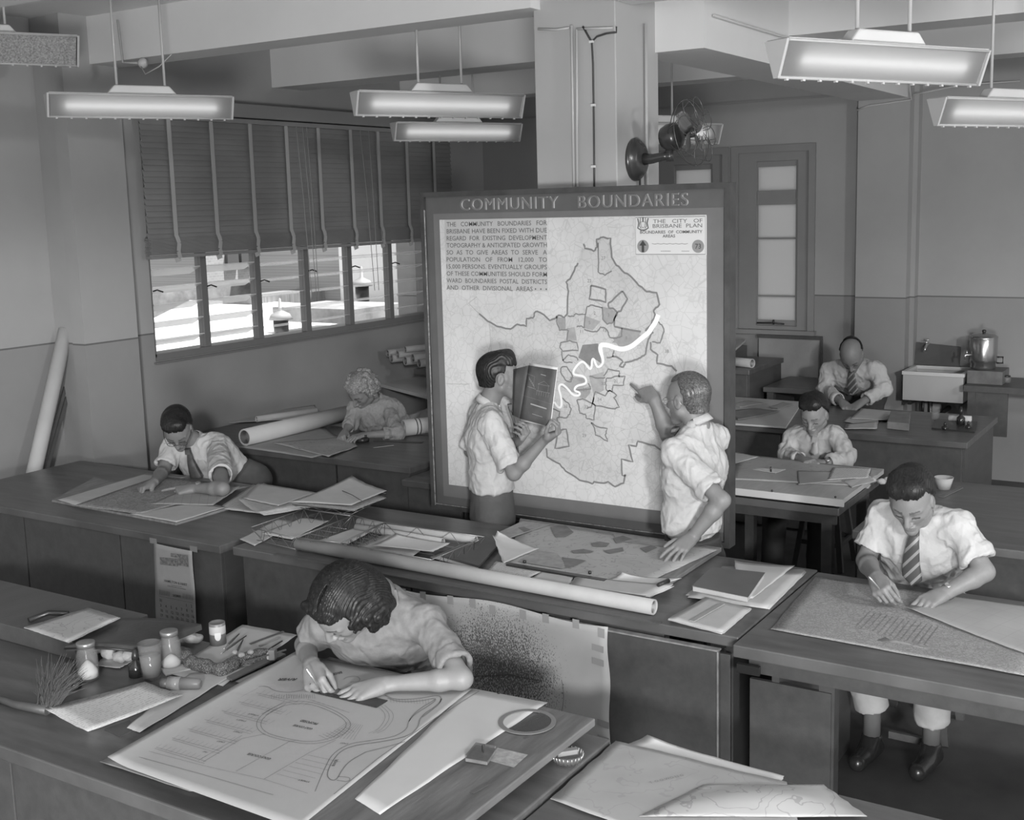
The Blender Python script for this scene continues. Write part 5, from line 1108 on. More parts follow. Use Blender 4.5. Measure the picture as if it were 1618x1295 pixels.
def bundle(q, z, n, m, label, cat='paper stack', th=.0012, gap=.0022, seed=3, zs=None, jit=3.0, top=None, name='paper_stack'):
    """a stack of loose sheets: each visible sheet a part"""
    r = rnd(seed); c = np.mean([P(x, y, z=z) for x, y in q], 0); t = thing(name, c, label, cat)
    for k in range(n):
        a = r.uniform(-1, 1)*jit*.01; dx, dy = r.uniform(-jit, jit), r.uniform(-jit*.5, jit*.5); mx = sum(x for x, _ in q)/4; my_ = sum(y for _, y in q)/4
        qq = [(mx+(x-mx)*(1+a)+dx, my_+(y-my_)*(1+a)+dy) for x, y in q]
        z4 = [((zs[i] if zs else 0)*(k+1)/n) for i in range(4)]
        pq('sheet', qq, z+gap*k, top if (top and k == n-1) else m, None, parent=t, th=th, zs=z4, seed=seed*10+k, nu=8, nv=8, wav=.001)
    return t
def stroke(mb, pts, w_=.0016, z=.872, closed=False): mb.ribbon([P(x, y, z=z) for x, y in pts], w_, (0, 0, 1), .0004, closed=closed)

# ---- T1: left desk
slab('drawing_board', [(82, 793), (278, 830), (362, 805), (150, 757)], .8, .014, wood_worn, 'thin worn drawing board under the maps on the left desk', 'board')
pq('map_sheet', [(90, 789), (122, 799), (300, 752), (232, 747)], .8165, pap_soft, 'long pale sheet showing along the far edge of the left drawing board', 'paper')
pq('map_sheet', [(118, 798), (218, 812), (395, 768), (250, 752)], .8185, pap_mapd, 'dark map sheet under the bespectacled man\'s hands', 'map')
pq('map_sheet', [(205, 812), (278, 825), (358, 801), (300, 795)], .8180, pap_soft, 'pale sheet at the near corner of the left drawing board', 'paper')
pq('map_sheet', [(238, 796), (336, 798), (380, 767), (300, 769)], .823, mat_lines('grey_map_paper', .33, .14, 'grid', 20, .06, amount=.4, rot=.8), 'grey lined map sheet beneath the pointing hand of the bespectacled man', 'map', zs=(.0, 0, .012, 0))
pq('map_sheet', [(345, 803), (420, 812), (470, 780), (400, 765)], .812, pap_map, 'grey street map sheet sticking out under the left paper pile', 'map')
# piles at the right end of T1 and over the tray
bundle([(382, 790), (415, 811), (498, 797), (412, 765)], .812, 6, pap_map, 'fanned pile of map sheets left of the curled white plan', zs=(.02, .012, .0, .0), seed=5, jit=5, gap=.004)
pq('map_sheet', [(385, 787), (440, 799), (500, 778), (408, 763)], .842, pap_soft, 'pale plan sheet on top of the fanned pile', 'plan', zs=(.005, 0, 0, .0))
# ---- wire trays
def tray(q, label, z=.805, h=.07, n=4, seed=0):
    c = np.mean([P(x, y, z=z+h) for x, y in q], 0); t = thing('wire_tray', (c[0], c[1], z), label, 'tray', None)
    top = [P(x, y, z=z+h) for x, y in q]; bot = [np.array((c[0]+(p[0]-c[0])*.9, c[1]+(p[1]-c[1])*.9, z)) for p in top]
    mb = MB(); 
    for e in range(4): mb.tube([top[e], top[(e+1) % 4]], .0026, 6); mb.tube([bot[e], bot[(e+1) % 4]], .0022, 6)
    obj('rim', mb, wire_m, parent=t)
    mb = MB()
    for e in range(4):
        a, b, c_, d_ = top[e], top[(e+1) % 4], bot[e], bot[(e+1) % 4]; k = n+1 if e % 2 == 0 else n-1; pts = []
        for i in range(2*k+1):
            u = i/(2*k); pts.append((a+(b-a)*u) if i % 2 == 0 else (c_+(d_-c_)*u))
        mb.tube(pts, .0018, 5)
    for i in range(1, 5): u = i/5; mb.tube([bot[0]+(bot[1]-bot[0])*u, bot[3]+(bot[2]-bot[3])*u], .0018, 5)
    obj('wire_sides', mb, wire_m, parent=t); return t
tray([(396, 833), (480, 804), (556, 815), (466, 849)], 'leftmost wire letter tray on the central bench')
tray([(468, 850), (557, 814), (606, 826), (538, 857)], 'middle wire letter tray on the central bench', seed=1)
tray([(540, 858), (608, 826), (766, 848), (682, 884)], 'right wire letter tray on the central bench holding curled papers', seed=2)
tray([(462, 797), (560, 762), (610, 780), (556, 806)], 'upper wire letter tray carrying the tall pile of plans', z=.812, h=.03)
pq('paper_sheet', [(412, 843), (478, 818), (520, 823), (462, 852)], .809, pap_white, 'white paper lying in the leftmost wire tray')
pq('paper_sheet', [(480, 862), (560, 834), (590, 838), (545, 862)], .809, pap_white, 'white paper lying in the middle wire tray')
pq('paper_sheet', [(378, 852), (440, 820), (474, 826), (402, 862)], .8035, pap_soft, 'flat sheet partly under the leftmost wire tray')
bundle([(560, 866), (620, 842), (690, 852), (650, 880)], .811, 3, pap_soft, 'flat sheets in the right wire tray', seed=8)
pq('paper_sheet', [(586, 861), (626, 843), (712, 858), (684, 872)], .835, pap_white, 'white curled sheet standing up out of the right wire tray', zs=(0, .03, 0, 0), pw=2)
bundle([(470, 795), (556, 806), (608, 786), (545, 768)], .846, 7, pap_dense, 'thick pile of folded plans on the upper wire tray', seed=9, gap=.004, jit=4)
pq('plan_sheet', [(457, 793), (556, 798), (612, 775), (556, 751)], .885, pap_soft, 'big white plan sheet curling up at its far corner on the pile', 'plan', zs=(0, -.005, 0, .04), pw=2, th=.001)
mb = MB(); a = P(541, 775, z=.893); b = P(573, 792, z=.893); mb.tube([a, (a+b)/2+np.array((0, 0, .006)), b], .002, 6); obj('string', mb, ink_d, label='short dark string on top of the big white plan', cat='string')
# ---- rolls on T2
roll(P(471, 858, z=.834), P(1034, 959, z=.834), .033, mat('roll_paper', .37, .7, n=(8, .06), spec=.3), 'long cream paper roll lying along the front edge of the central bench')
mb = MB(); mb.box((4.185, 2.0, .8), (4.215, 4.12, .806)); obj('edge_batten', mb, wood, parent=T2)
roll(P(566, 824, z=.83), P(752, 853, z=.83), .02, pap_soft, 'longer of the two thin paper rolls behind the wire trays')
roll(P(563, 832, z=.822), P(700, 856, z=.822), .019, pap_soft, 'shorter of the two thin paper rolls behind the wire trays')
# folder
slab('folder', [(697, 880), (764, 848), (789, 862), (757, 897)], .812, .012, mat('folder_dark', .075, .5, n=(5, .2)), 'dark flat folder between the right wire tray and the big map', 'folder')
bundle([(681, 881), (756, 850), (780, 866), (752, 900)], .803, 4, pap_soft, 'loose papers under the dark folder', seed=12, jit=3)
# T2 map board
slab('drawing_board', [(800, 895), (822, 824), (1140, 871), (1026, 946)], .803, .02, wood_worn, 'drawing board under the coloured map on the central bench', 'board')
big = pq('district_map', [(801, 890), (823, 822), (1136, 868), (1012, 925)], .826, pap_cont, 'big map with dark shaded districts on the central bench', 'map', nu=20, nv=12, wav=.001)
mb = MB(); z_ = .8315; F3 = lambda *q: [(740+x/3.852, 780+y/3.852) for x, y in q]
for poly in (F3((500, 200), (590, 190), (640, 232), (590, 260), (530, 262), (510, 225)), F3((745, 300), (800, 290), (860, 300), (840, 320), (760, 318)), F3((625, 345), (700, 335), (765, 348), (740, 358), (640, 360)), F3((820, 345), (940, 325), (945, 345), (860, 362)), F3((1045, 330), (1110, 315), (1150, 325), (1080, 355)), F3((570, 385), (650, 395), (715, 405), (640, 440), (590, 450)), F3((300, 205), (340, 200), (390, 225), (350, 240)), F3((880, 270), (940, 255), (1000, 275), (900, 300))):
    mb = MB(); mb.prism([P(x, y, z=z_) for x, y in poly], (0, 0, .0006)); obj('shaded_district', mb, mat('district_shade', .17, .8, n=(20, .2)), parent=big)
mb = MB()
for poly in (F3((170, 240), (330, 165), (490, 185), (200, 290)), F3((300, 410), (430, 345), (540, 360), (600, 440), (570, 455)), F3((880, 240), (1230, 290), (1180, 320), (900, 285))): mb.prism([P(x, y, z=z_-.0002) for x, y in poly], (0, 0, .0005))
obj('tinted_district', mb, mat('district_tint_mid', .3, .8, n=(20, .2)), parent=big)
mb = MB(); mb.ribbon([P(x, y, z=z_+.001) for x, y in F3((180, 292), (330, 240), (492, 186))], .006, (0, 0, 1)); obj('white_margin', mb, pap_white, parent=big)
pq('map_sheet', [(796, 890), (779, 845), (786, 838), (852, 866)], .83, pap_white, 'white curled-up corner of the sheet at the left of the big map', 'paper', zs=(0, .05, .06, 0), pw=1.5)
def ruler(q0, q1, z, w_, th, m, label, cat='ruler', name='ruler'):
    a, b = P(*q0, z=z+th/2), P(*q1, z=z+th/2); mb = MB(); mb.bar(a, b, w_, th); return obj(name, mb, m, label=label, cat=cat, bevel=.0006)
rz = thing('straightedge', P(880, 905, z=.83), 'dark straightedge lying along the near side of the big map', 'ruler')
mb = MB(); mb.bar(P(802, 891, z=.836), P(957, 917, z=.836), .03, .008); obj('blade', mb, metal_d, parent=rz, bevel=.001)
for x, y in ((829, 889), (932, 906)):
    mb = MB(); mb.lathe(P(x, y, z=.84), (0, 0, 1), [(0, 0), (.008, 0), (.008, .012), (0, .014)], 12); obj('knob', mb, metal_d, parent=rz)
pq('paper_sheet', [(767, 906), (783, 887), (856, 903), (824, 918)], .829, pap_text, 'white typed sheet left of the straightedge on the central bench')
pq('paper_sheet', [(838, 914), (856, 903), (905, 911), (900, 930)], .829, pap_soft, 'torn papers in front of the straightedge')
bundle([(905, 925), (915, 912), (1062, 925), (1022, 942)], .827, 5, pap_soft, 'crumpled loose sheets at the near right corner of the map board', seed=15, jit=4, zs=(0, 0, .005, .004))
pq('paper_sheet', [(950, 917), (982, 903), (1078, 914), (1020, 930)], .833, pap_white, 'white sheet with one lifted corner near the old man\'s hand', zs=(0, .03, 0, 0), pw=4)
mb = MB(); mb.tube([P(1040, 924, z=.848), P(1056, 917, z=.848)], [.009, .011], 10); obj('stamp_handle', mb, black, label='short black handle lying on the sheets by the map board corner', cat='tool')
# folders and pads at right of T2
def book(q, z, th, cover, label, seed=0, pages=None):
    c = np.mean([P(x, y, z=z) for x, y in q], 0); t = thing('folder', c, label, 'folder')
    mb = MB(); pts = [P(x, y, z=z+th) for x, y in q]; cc = np.mean(pts, 0); low = [np.array((cc[0]+(p[0]-cc[0])*.97, cc[1]+(p[1]-cc[1])*.97, z)) for p in pts]
    mb.prism(low, (0, 0, th-.001)); obj('pages', mb, pages or mat_lines('page_edges', .45, .2, 'text', 300, amount=.3), parent=t)
    mb = MB(); mb.prism(pts, (0, 0, .003)); obj('cover', mb, cover, parent=t, bevel=.001); return t
bundle([(1088, 942), (1145, 897), (1272, 902), (1213, 961)], .802, 5, pap_soft, 'spread white papers under the grey folder on the central bench', seed=17, jit=4, gap=.003)
pq('paper_sheet', [(1170, 946), (1160, 885), (1255, 894), (1190, 945)], .818, pap_white, 'white sheet showing behind the grey folder', zs=(0, .02, 0, 0))
book([(1093, 926), (1124, 896), (1209, 905), (1182, 944)], .818, .022, mat('folder_grey', .12, .6, n=(6, .1)), 'grey covered thick folder on spread papers at the right end of the bench')
bundle([(1057, 979), (1117, 945), (1187, 962), (1142, 1001)], .802, 6, pap_soft, 'pad of white sheets nearest the front corner of the bench', seed=19, jit=2, gap=.0035, th=.0025)
ruler((1093, 981), (1142, 953), .826, .022, .004, mat('wood_rule', .3, .6), 'short flat ruler lying on the white pad')
# ---- T3 maps
t3m = pq('map_sheet', [(1218, 994), (1288, 911), (1640, 962), (1630, 1070)], .8035, pap_dense, 'large street map covering the right-hand desk under the draughtsman\'s hands', 'map', nu=26, nv=16, wav=.0016)
mm = pq('map_sheet', [(1431, 958), (1500, 942), (1700, 968), (1640, 1040)], .809, pap_grid, 'curved overlay map sheet under the draughtsman\'s left hand', 'map', zs=(.012, 0, 0, 0), nu=18, nv=14, bend=.012)
pq('map_sheet', [(1368, 1019), (1400, 1006), (1700, 1060), (1690, 1082)], .8025, pap_cont, 'under-sheet edge along the front of the right-hand desk', 'map')
mb = MB()
for k in range(13):
    a = P(1375+k*9, 965+k*2.0, z=.8075); b = P(1352+k*9, 990+k*2.4, z=.8075); mb.ribbon([a, b], .0022, (0, 0, 1))
obj('drawn_blocks', mb, ink_l, parent=t3m)
# ---- hanging sheets
sp = thing('splattered_sheet', (4.168, 2.8, .05), 'paper taped to the bench front, blackened in the middle by pen trials', 'paper')
SX = 4.168
def sf(u, v):
    y = 3.42-(3.42-2.222)*u; top = .825-.0-.055*u; ztop = .765-.012*math.sin(u*9); z = ztop-(ztop-.06)*v; return (SX-.003-.003*math.sin(u*9+v*4)-.003*math.sin(v*11), y+.004*math.sin(v*14), z)
mb = MB(); mb.sheet(sf, 30, 24, .0008); so_ = obj('sheet', mb, mat_lines('splattered_paper', .42, .04, 'splat', 20, amount=.8), parent=sp)
r_ = rnd(3)
tape_mm = mat('masking_tape', .3, .6)
for k in range(9):
    y = 3.3-k*.13+r_.uniform(-.02, .02); mb = MB(); mb.obox((SX-.009, y, .735+r_.uniform(-.006, .02)), ((1, 0, 0), (0, 1, r_.uniform(-.1, .1)), (0, 0, 1)), (.0006, .016, .02)); obj('tape_strip', mb, tape_mm, parent=sp)
for yy, zz in ((2.27, .66), (2.27, .6), (2.25, .33), (2.25, .26)):
    mb = MB(); mb.obox((SX-.009, yy, zz), ((1, 0, 0), (0, 1, .1), (0, 0, 1)), (.0006, .028, .014)); obj('tape_strip', mb, tape_mm, parent=sp)
mb = MB()
def arc(cy, cz, ry, rz_, a0, a1): return [(SX-.0095, cy+math.cos(t)*ry, cz+math.sin(t)*rz_) for t in np.linspace(a0, a1, 24)]
for a in (arc(2.62, .46, .07, .09, 1.2, 4.3), arc(2.5, .42, .06, .13, 2.6, 4.4), arc(2.9, .55, .16, .07, -.1, 1.4)): mb.ribbon(a, .0018, NB, .0004)
mb.ribbon([(SX-.0095, 2.95, .40), (SX-.0095, 2.72, .455), (SX-.0095, 2.55, .46)], .003, NB, .0004)
obj('pen_scribbles', mb, ink_d, parent=sp)
cl = thing('wall_calendar', (4.19, 4.86, .3), 'paper month calendar with two small pictures taped to the left desk front', 'calendar')
CX = 4.183
def Cp(px, py, dx=0): return P(px, py, x=CX-dx)
K_ = lambda x, y: (235+x/8.633, 845+y/8.633)
def cf(u, v):
    tl, tr, br, bl_ = [Cp(*K_(*q)) for q in ((78, 105), (600, 215), (655, 1245), (118, 1170))]; p = (tl*(1-u)+tr*u)*(1-v)+(bl_*(1-u)+br*u)*v
    return (CX-.004-.004*math.sin(u*3+v*2), p[1]+.002*math.sin(v*9), p[2])
mb = MB(); mb.sheet(cf, 10, 16, .0006); obj('sheet', mb, mat('calendar_paper', .3, .8, n=(20, .05)), parent=cl)
for q in ((62, 80), (612, 190)):
    mb = MB(); c = Cp(*K_(*q), .003); mb.obox(c, ((1, 0, 0), (0, 1, 0), (0, 0, 1)), (.001, .027, .015)); obj('tape_strip', mb, mat('calendar_tape', .2, .6), parent=cl)
mb = MB()
for q, m_ in (([(300, 245), (530, 275), (540, 435), (400, 410), (395, 310), (300, 295)], 'picture'), ([(150, 300), (390, 320), (400, 430), (155, 400)], 'picture')):
    mb = MB(); mb.prism([Cp(*K_(*p), .0098) for p in q], (-.0005, 0, 0)); obj('picture', mb, mat('printed_picture', .16, .7, n=(60, .6)), parent=cl)
mb = MB(); E8 = .0102
def ctext(t_, x0, x1, y0, y1, s_, bold=0):
    a = Cp(*K_(x0, y0), E8); b = Cp(*K_(x1, y1), E8); text_mb(t_, s_, a, (b-a), np.cross(b-a, (1, 0, 0))*-1 if np.cross(b-a, (1, 0, 0))[2] < 0 else np.cross(b-a, (1, 0, 0)), .0006, width=np.linalg.norm(b-a), mb=mb, bold=bold)
ctext('HAMILTON & HART', 215, 525, 635, 695, .019, .0003)
ctext('DECEMBER', 330, 440, 835, 852, .017, .0003)
mb.ribbon([Cp(*K_(305, 680), E8), Cp(*K_(450, 705), E8)], .0015, NB); mb.ribbon([Cp(*K_(255, 690), E8), Cp(*K_(510, 742), E8)], .002, NB)
for c0 in (150, 470):
    for k in range(7): mb.ribbon([Cp(*K_(c0+k*21, 745+k*4+(c0 > 300)*50), E8), Cp(*K_(c0+k*21+4, 815+k*4+(c0 > 300)*50), E8)], .0022, NB)
mb.ribbon([Cp(*K_(140, 830), E8), Cp(*K_(600, 925), E8)], .001, NB)
rows = [['31', '', '', '', '', '1', '2'], ['3', '4', '5', '6', '7', '8', '9'], ['10', '11', '12', '13', '14', '15', '16'], ['17', '18', '19', '20', '21', '22', '23'], ['24', '25', '26', '27', '28', '29', '30']]
for i, rw in enumerate(rows):
    for j, t_ in enumerate(rw):
        if t_:
            x = 150+j*71+(8 if i else 0); y = 905+i*66+j*14-(0 if i else 5); a = Cp(*K_(x, y), E8); text_mb(t_, .0215, a, (0, -1, -.12), (0, -.0, 1), .0006, mb=mb, bold=.0005)
obj('printed_dates', mb, ink_d, parent=cl)

# ================================================================= FOREGROUND DRAWING BOARD
BZ = .862
mb = MB(); bp_ = [P(945, 1139, z=BZ), P(742, 1088, z=BZ)]
bc = [np.array((2.22, 1.745, .835)), np.array((3.165, 1.74, .835)), np.array((3.165, 2.86, .835)), np.array((2.22, 2.86, .835))]
fb = thing('drawing_board', (2.67, 2.4, .8), 'thick worn drawing board in the foreground with the large subdivision plan on it', 'drawing board')
mb = MB(); mb.prism(bc, (0, 0, .026)); obj('board_top', mb, mat('foreground_board_wood', .13, .6, n=(7, .35), bump=(30, .1), stretch=(.4, 3, 1)), parent=fb, bevel=.004)
for x in (2.35, 3.0):
    mb = MB(); mb.box((x, 1.78, .8), (x+.06, 2.82, .835)); obj('batten', mb, wood, parent=fb)
Z1 = BZ
pq('paper_sheet', [(560, 1262), (742, 1087), (865, 1110), (600, 1262+25)], Z1+.0005, pap_white, 'clean white backing sheet pinned to the foreground board right of the plan', nu=16, nv=10, wav=.0004)
# replace its fourth corner by the photographed slanting edge
pl = [(172, 1198), (432, 1040), (745, 1088), (560, 1262)]
C4 = [np.array((2.21, 2.93, 0)), np.array((3.12, 2.97, 0)), P(745, 1089, z=Z1), P(548, 1258, z=Z1)]
C4[0] = P(170, 1196, z=Z1+.012); C4[1] = P(470, 1033, z=Z1)
C4[3] = P(470, 1310, z=Z1)
Zp = Z1+.0022
def plan_f(u, v):
    p = (C4[0]*(1-v)+C4[1]*v)*(1-u)+(C4[3]*(1-v)+C4[2]*v)*u
    return (p[0], p[1], Zp+.012*max(0, 1-u*7)**2+.0004*math.sin(u*9)*math.sin(v*7))
mb = MB(); mb.sheet(plan_f, 40, 24, .0008); plan = obj('subdivision_plan', mb, pap_plan, label='large inked subdivision plan with a winding river and street blocks, pinned on the foreground board', cat='plan')
ZL = Zp+.0013
G1 = lambda *q: [(160+x/4.045, 1060+y/4.045) for x, y in q]
G2 = lambda *q: [(480+x/3.371, 1060+y/3.371) for x, y in q]
G3 = lambda *q: [(440+x/4.759, 870+y/4.759) for x, y in q]
mb = MB()
def pw_(pts, w_=.0018, closed=False, sm=True):
    p = [P(x, y, z=ZL) for x, y in pts]
    if sm and len(p) > 3: p = smooth_path(p, 2)
    mb.ribbon(p, w_, (0, 0, 1), .0003, closed=closed)
pw_(G1((215, 520), (700, 240), (1160, -10)), .0025, sm=False); pw_(G1((240, 500), (700, 262), (1000, 110)), .001, sm=False); pw_(G1((230, 545), (650, 660), (1100, 790)), .0016, sm=False); pw_(G1((260, 500), (640, 600), (1040, 690), (1320, 780)), .001, sm=False); pw_(G1((215, 520), (230, 545)), .002, sm=False)
pw_(G2((935, 105), (700, 250), (400, 460), (160, 655)), .0025, sm=False); pw_(G2((870, 95), (935, 105)), .002, sm=False)
# oval reserve, two kerb lines
ov = [(1050, 280), (1180, 210), (1330, 205), (1480, 260), (1570, 320), (1560, 370), (1470, 430), (1330, 455), (1180, 430), (1050, 395), (1010, 340)]
pw_(G1(*ov, ov[0], ov[1]), .0018); cx_, cy_ = 1290, 330
pw_(G1(*[(cx_+(x-cx_)*1.1, cy_+(y-cy_)*1.12) for x, y in ov+ov[:2]]), .0018)
# river band (upper wiggle and the big bend)
pw_(G1((960, 105), (1060, 92), (1100, 125), (1200, 138), (1290, 120)), .0026)
pw_(G3((490, 965), (520, 945), (600, 940), (620, 980), (540, 985)), .002); pw_(G3((800, 1085), (880, 1120), (1060, 1110), (1180, 1085), (1225, 1095), (1220, 1140), (1150, 1200), (1080, 1250)), .0032); pw_(G3((820, 1105), (900, 1135), (1060, 1130), (1170, 1105), (1190, 1120), (1120, 1170), (1020, 1230), (980, 1280)), .003)
pw_(G2((735, 145), (720, 175), (620, 240), (610, 300), (560, 345), (420, 375), (290, 390), (200, 420), (150, 480), (120, 550), (140, 580), (175, 580), (200, 530), (240, 480), (330, 430)), .0036)
pw_(G2((700, 150), (600, 210), (555, 270), (550, 310), (480, 350), (350, 370), (240, 385), (150, 440), (110, 520), (80, 590), (60, 640)), .0026)
pw_(G2((330, 430), (450, 400), (540, 375)), .003); pw_(G2((175, 580), (240, 590), (250, 565), (180, 560)), .002)
# street blocks
for k in range(7):
    x0, y0 = 330+k*110, 480-k*57
    pw_(G1((x0, y0), (x0+340-k*12, y0+95-k*6)), .0012, sm=False); pw_(G1((x0+12, y0+14), (x0+330-k*12, y0+110-k*6)), .0012, sm=False)
    for j in range(10):
        a = (x0+20+j*31, y0+8+j*8.6); b = (a[0]+40, a[1]-24); pw_(G1(a, b), .0008, sm=False)
pw_(G1((650, 580), (900, 430), (1050, 400)), .0016, sm=False); pw_(G1((620, 570), (900, 410)), .0014, sm=False); pw_(G1((860, 640), (1200, 450), (1260, 440)), .0014, sm=False); pw_(G1((1040, 690), (1330, 520), (1500, 440)), .0014, sm=False)
for k in range(6): pw_(G1((1120+k*40, 655-k*24), (1330+k*40, 710-k*26)), .0010, sm=False)
for k in range(9): pw_(G2((235+k*10, 270+k*2), (120+k*18, 350+k*2)), .0009, sm=False)
for k, rr_ in enumerate((0, 22, 44)): pw_(G2((430-rr_, 180), (490-rr_, 235), (440-rr_*.9, 310), (390-rr_, 330)), .0012)
for k in range(14): pw_(G3((840+k*22, 1110+k*.5), (846+k*22, 1140+k)), .0009, sm=False); pw_(G3((60+k*16, 1075), (66+k*16, 1110)), .0009, sm=False)
for k in range(16): pw_(G1((1090+k*16, 150), (1086+k*16, 175)), .0008, sm=False)
for k in range(8): pw_(G2((20+k*26, 150+k*8), (60+k*26, 158+k*9)), .0011, sm=False); pw_(G2((80+k*20, 340-k*6), (130+k*20, 365-k*6)), .001, sm=False)
obj('plan_linework', mb, mat('plan_ink', .19, .8), parent=plan)
def ptext(t_, p0, p1, s_, shear=0, bold=0, m=None):
    a, b = P(*p0, z=ZL), P(*p1, z=ZL); xd = b-a; yd = np.cross((0, 0, 1), xd); mb = MB(); text_mb(t_, s_, a, xd, yd, .0004, mb=mb, width=np.linalg.norm(xd), bold=bold, shear=shear)
    return obj('lettering', mb, m or ink_d, parent=plan)
ptext('RIVER', G3((145, 958))[0], G3((5, 958))[0], .028, .4, .0008)
ptext('BRISBANE', G3((475, 905))[0], G3((335, 938))[0], .026, .4, .0005)
ptext('PROPOSED', G1((1390, 332))[0], G1((1282, 310))[0], .020, 0, .0004); ptext('GOLF COURSE', G1((1355, 366))[0], G1((1235, 340))[0], .017, 0, .0003); ptext('GOLF COURSE', G1((1090, 557))[0], G1((945, 522))[0], .017, 0, .0003)
for q0, q1 in (((1010, 282), (945, 268)), ((930, 318), (870, 305)), ((905, 392), (850, 380)), ((795, 452), (745, 443)), ((685, 515), (655, 510)), ((1335, 705), (1265, 690)), ((1580, 460), (1530, 455))): ptext('STREET', G1(q0)[0], G1(q1)[0], .011)
ptext('RIVER', G2((165, 505))[0], G2((185, 470))[0], .014)
pq('paper_sheet', [(158, 1203), (185, 1192), (420, 1255), (300, 1250)], .806, mat('under_sheet_paper', .26, .8, n=(4, .06)), 'grey lower sheet sticking out under the plan over the front table edge', nu=10, nv=8, wav=.001)
# pins
for x, y in ((788, 1096), (863, 1114)):
    mb = MB(); mb.lathe(P(x, y, z=BZ), (0, 0, 1), [(0, 0), (.006, 0), (.005, .003), (0, .0035)], 10); obj('drawing_pin', mb, metal_d, label='drawing pin at the %s edge of the white backing sheet' % ('left end of the far' if x < 800 else 'right end of the far'), cat='pin')
# protractor
pt = thing('protractor', P(833, 1145, z=BZ), 'large round protractor with a cross bar lying across the white sheet and bare board', 'protractor')
cc = (P(787, 1142, z=BZ)+P(879, 1140, z=BZ))/2; R1_ = .5*np.linalg.norm(P(787, 1142, z=BZ)-P(879, 1140, z=BZ)); bd_ = nrm(P(853, 1129, z=BZ)-P(805, 1153, z=BZ)); pd_ = np.array((-bd_[1], bd_[0], 0))
if np.dot(pd_, P(787, 1142, z=BZ)-cc) < 0: pd_ = -pd_
mb = MB(); N_ = 48; vs_ = []
for k in range(N_):
    t = 2*math.pi*k/N_; q = bd_*math.cos(t)+pd_*math.sin(t)
    for rr_, zz in ((R1_, .002), (R1_*.83, .002), (R1_*.83, .0045), (R1_, .0045)): vs_.append(cc+q*rr_+np.array((0, 0, zz)))
fs_ = [(4*k+j, 4*((k+1) % N_)+j, 4*((k+1) % N_)+(j+1) % 4, 4*k+(j+1) % 4) for k in range(N_) for j in range(4)]
cel = mat('celluloid_amber', .17, .25, spec=.5); mb.add(vs_, fs_); obj('ring', mb, cel, parent=pt)
mb = MB(); mb.bar(cc-bd_*R1_*.88+np.array((0, 0, .003)), cc+bd_*R1_*.88+np.array((0, 0, .003)), .022, .0022); mb.prism([cc+np.array((0, 0, .002))+bd_*R1_*.84*math.cos(t)+(-pd_)*R1_*.84*math.sin(t) for t in np.linspace(.1, math.pi-.1, 20)], (0, 0, .0012)); obj('diameter_bar', mb, glassy('celluloid_clear', .75, .1, .6, .12), parent=pt)
# sanding block
bxq = [(735, 1198), (752, 1177), (784, 1183), (770, 1204)]
eb = thing('sanding_block', P(760, 1190, z=BZ), 'small dark block with a wire loop beside the bare board patch', 'block')
mb = MB(); mb.prism([P(x, y, z=BZ+.022) for x, y in bxq], (0, 0, .002)); obj('lid', mb, mat('block_lid', .13, .4, metal=.3, n=(20, .3)), parent=eb, bevel=.0015)
mb = MB(); mb.prism([P(x, y+5, z=BZ+.001) for x, y in bxq], (0, 0, .021)); obj('block_body', mb, mat('block_body', .17, .6, n=(20, .3)), parent=eb, bevel=.002)
mb = MB(); a = P(762, 1187, z=BZ+.024); mb.tube([a, a+np.array((.0, .0, .02)), a+np.array((-.004, -.012, .028)), a+np.array((-.012, -.012, .004))], .0012, 6); obj('wire_loop', mb, metal_d, parent=eb)
slab('stain_patch', [(772, 1201), (786, 1181), (834, 1192), (812, 1212)], BZ, .0005, mat('paper_residue', .32, .8, n=(40, .3)), 'torn paper residue stuck on the bare foreground board', 'paper', bevel=0)
ruler((829, 1166), (868, 1141), BZ, .012, .001, mat('dark_slot', .1, .6), 'thin dark strip on the bare board near the protractor', 'strip', 'strip'); ruler((745, 1252), (770, 1238), BZ, .016, .001, mat('dark_slot', .1, .6), 'thin dark strip at the near edge of the bare board', 'strip', 'strip')
# set square / straightedge under the woman's hands
sq = thing('set_square', P(550, 1098, z=Zp), 'dark celluloid straightedge under the young woman\'s hands', 'ruler')
mb = MB(); mb.prism([P(x, y, z=Zp+.0015) for x, y in G3((240, 1062), (300, 1003), (822, 1128), (738, 1180))], (0, 0, .0025)); obj('blade', mb, mat('celluloid_dark', .03, .35, spec=.3), parent=sq, bevel=.0006)
mb = MB(); mb.prism([P(x, y, z=Zp+.0042) for x, y in G3((300, 1040), (320, 1012), (500, 1055), (470, 1085))], (0, 0, .0008)); obj('inner_edge', mb, mat('celluloid_mid', .11, .2), parent=sq)
# ashtray
at = thing('glass_dish', P(897, 1199, z=.8), 'small cut-glass dish on the dark desk between board and maps', 'dish'); c = P(897, 1202, z=.8)
gl = glassy('clear_glass', .96, .03, .88, .5)
mb = MB(); mb.lathe(c, (0, 0, 1), [(0, .001), (.04, .001), (.047, .012), (.05, .028), (.045, .028), (.041, .012), (0, .008)], 28); obj('bowl', mb, gl, parent=at)
mb = MB(); 
for k in range(24): t = k*math.pi/12; mb.tube([c+np.array((math.cos(t)*.044, math.sin(t)*.044, .006)), c+np.array((math.cos(t)*.05, math.sin(t)*.05, .027))], .0018, 5)
obj('fluting', mb, metal_l, parent=at)
mb = MB(); mb.obox(c+np.array((0, 0, .03)), (nrm((.6, -.8, .1)), (.8, .6, 0), (0, 0, 1)), (.032, .012, .008)); obj('rubber_eraser', mb, mat('rubber', .2, .6), label='grey rubber eraser resting in the glass dish', cat='eraser', bevel=.003)
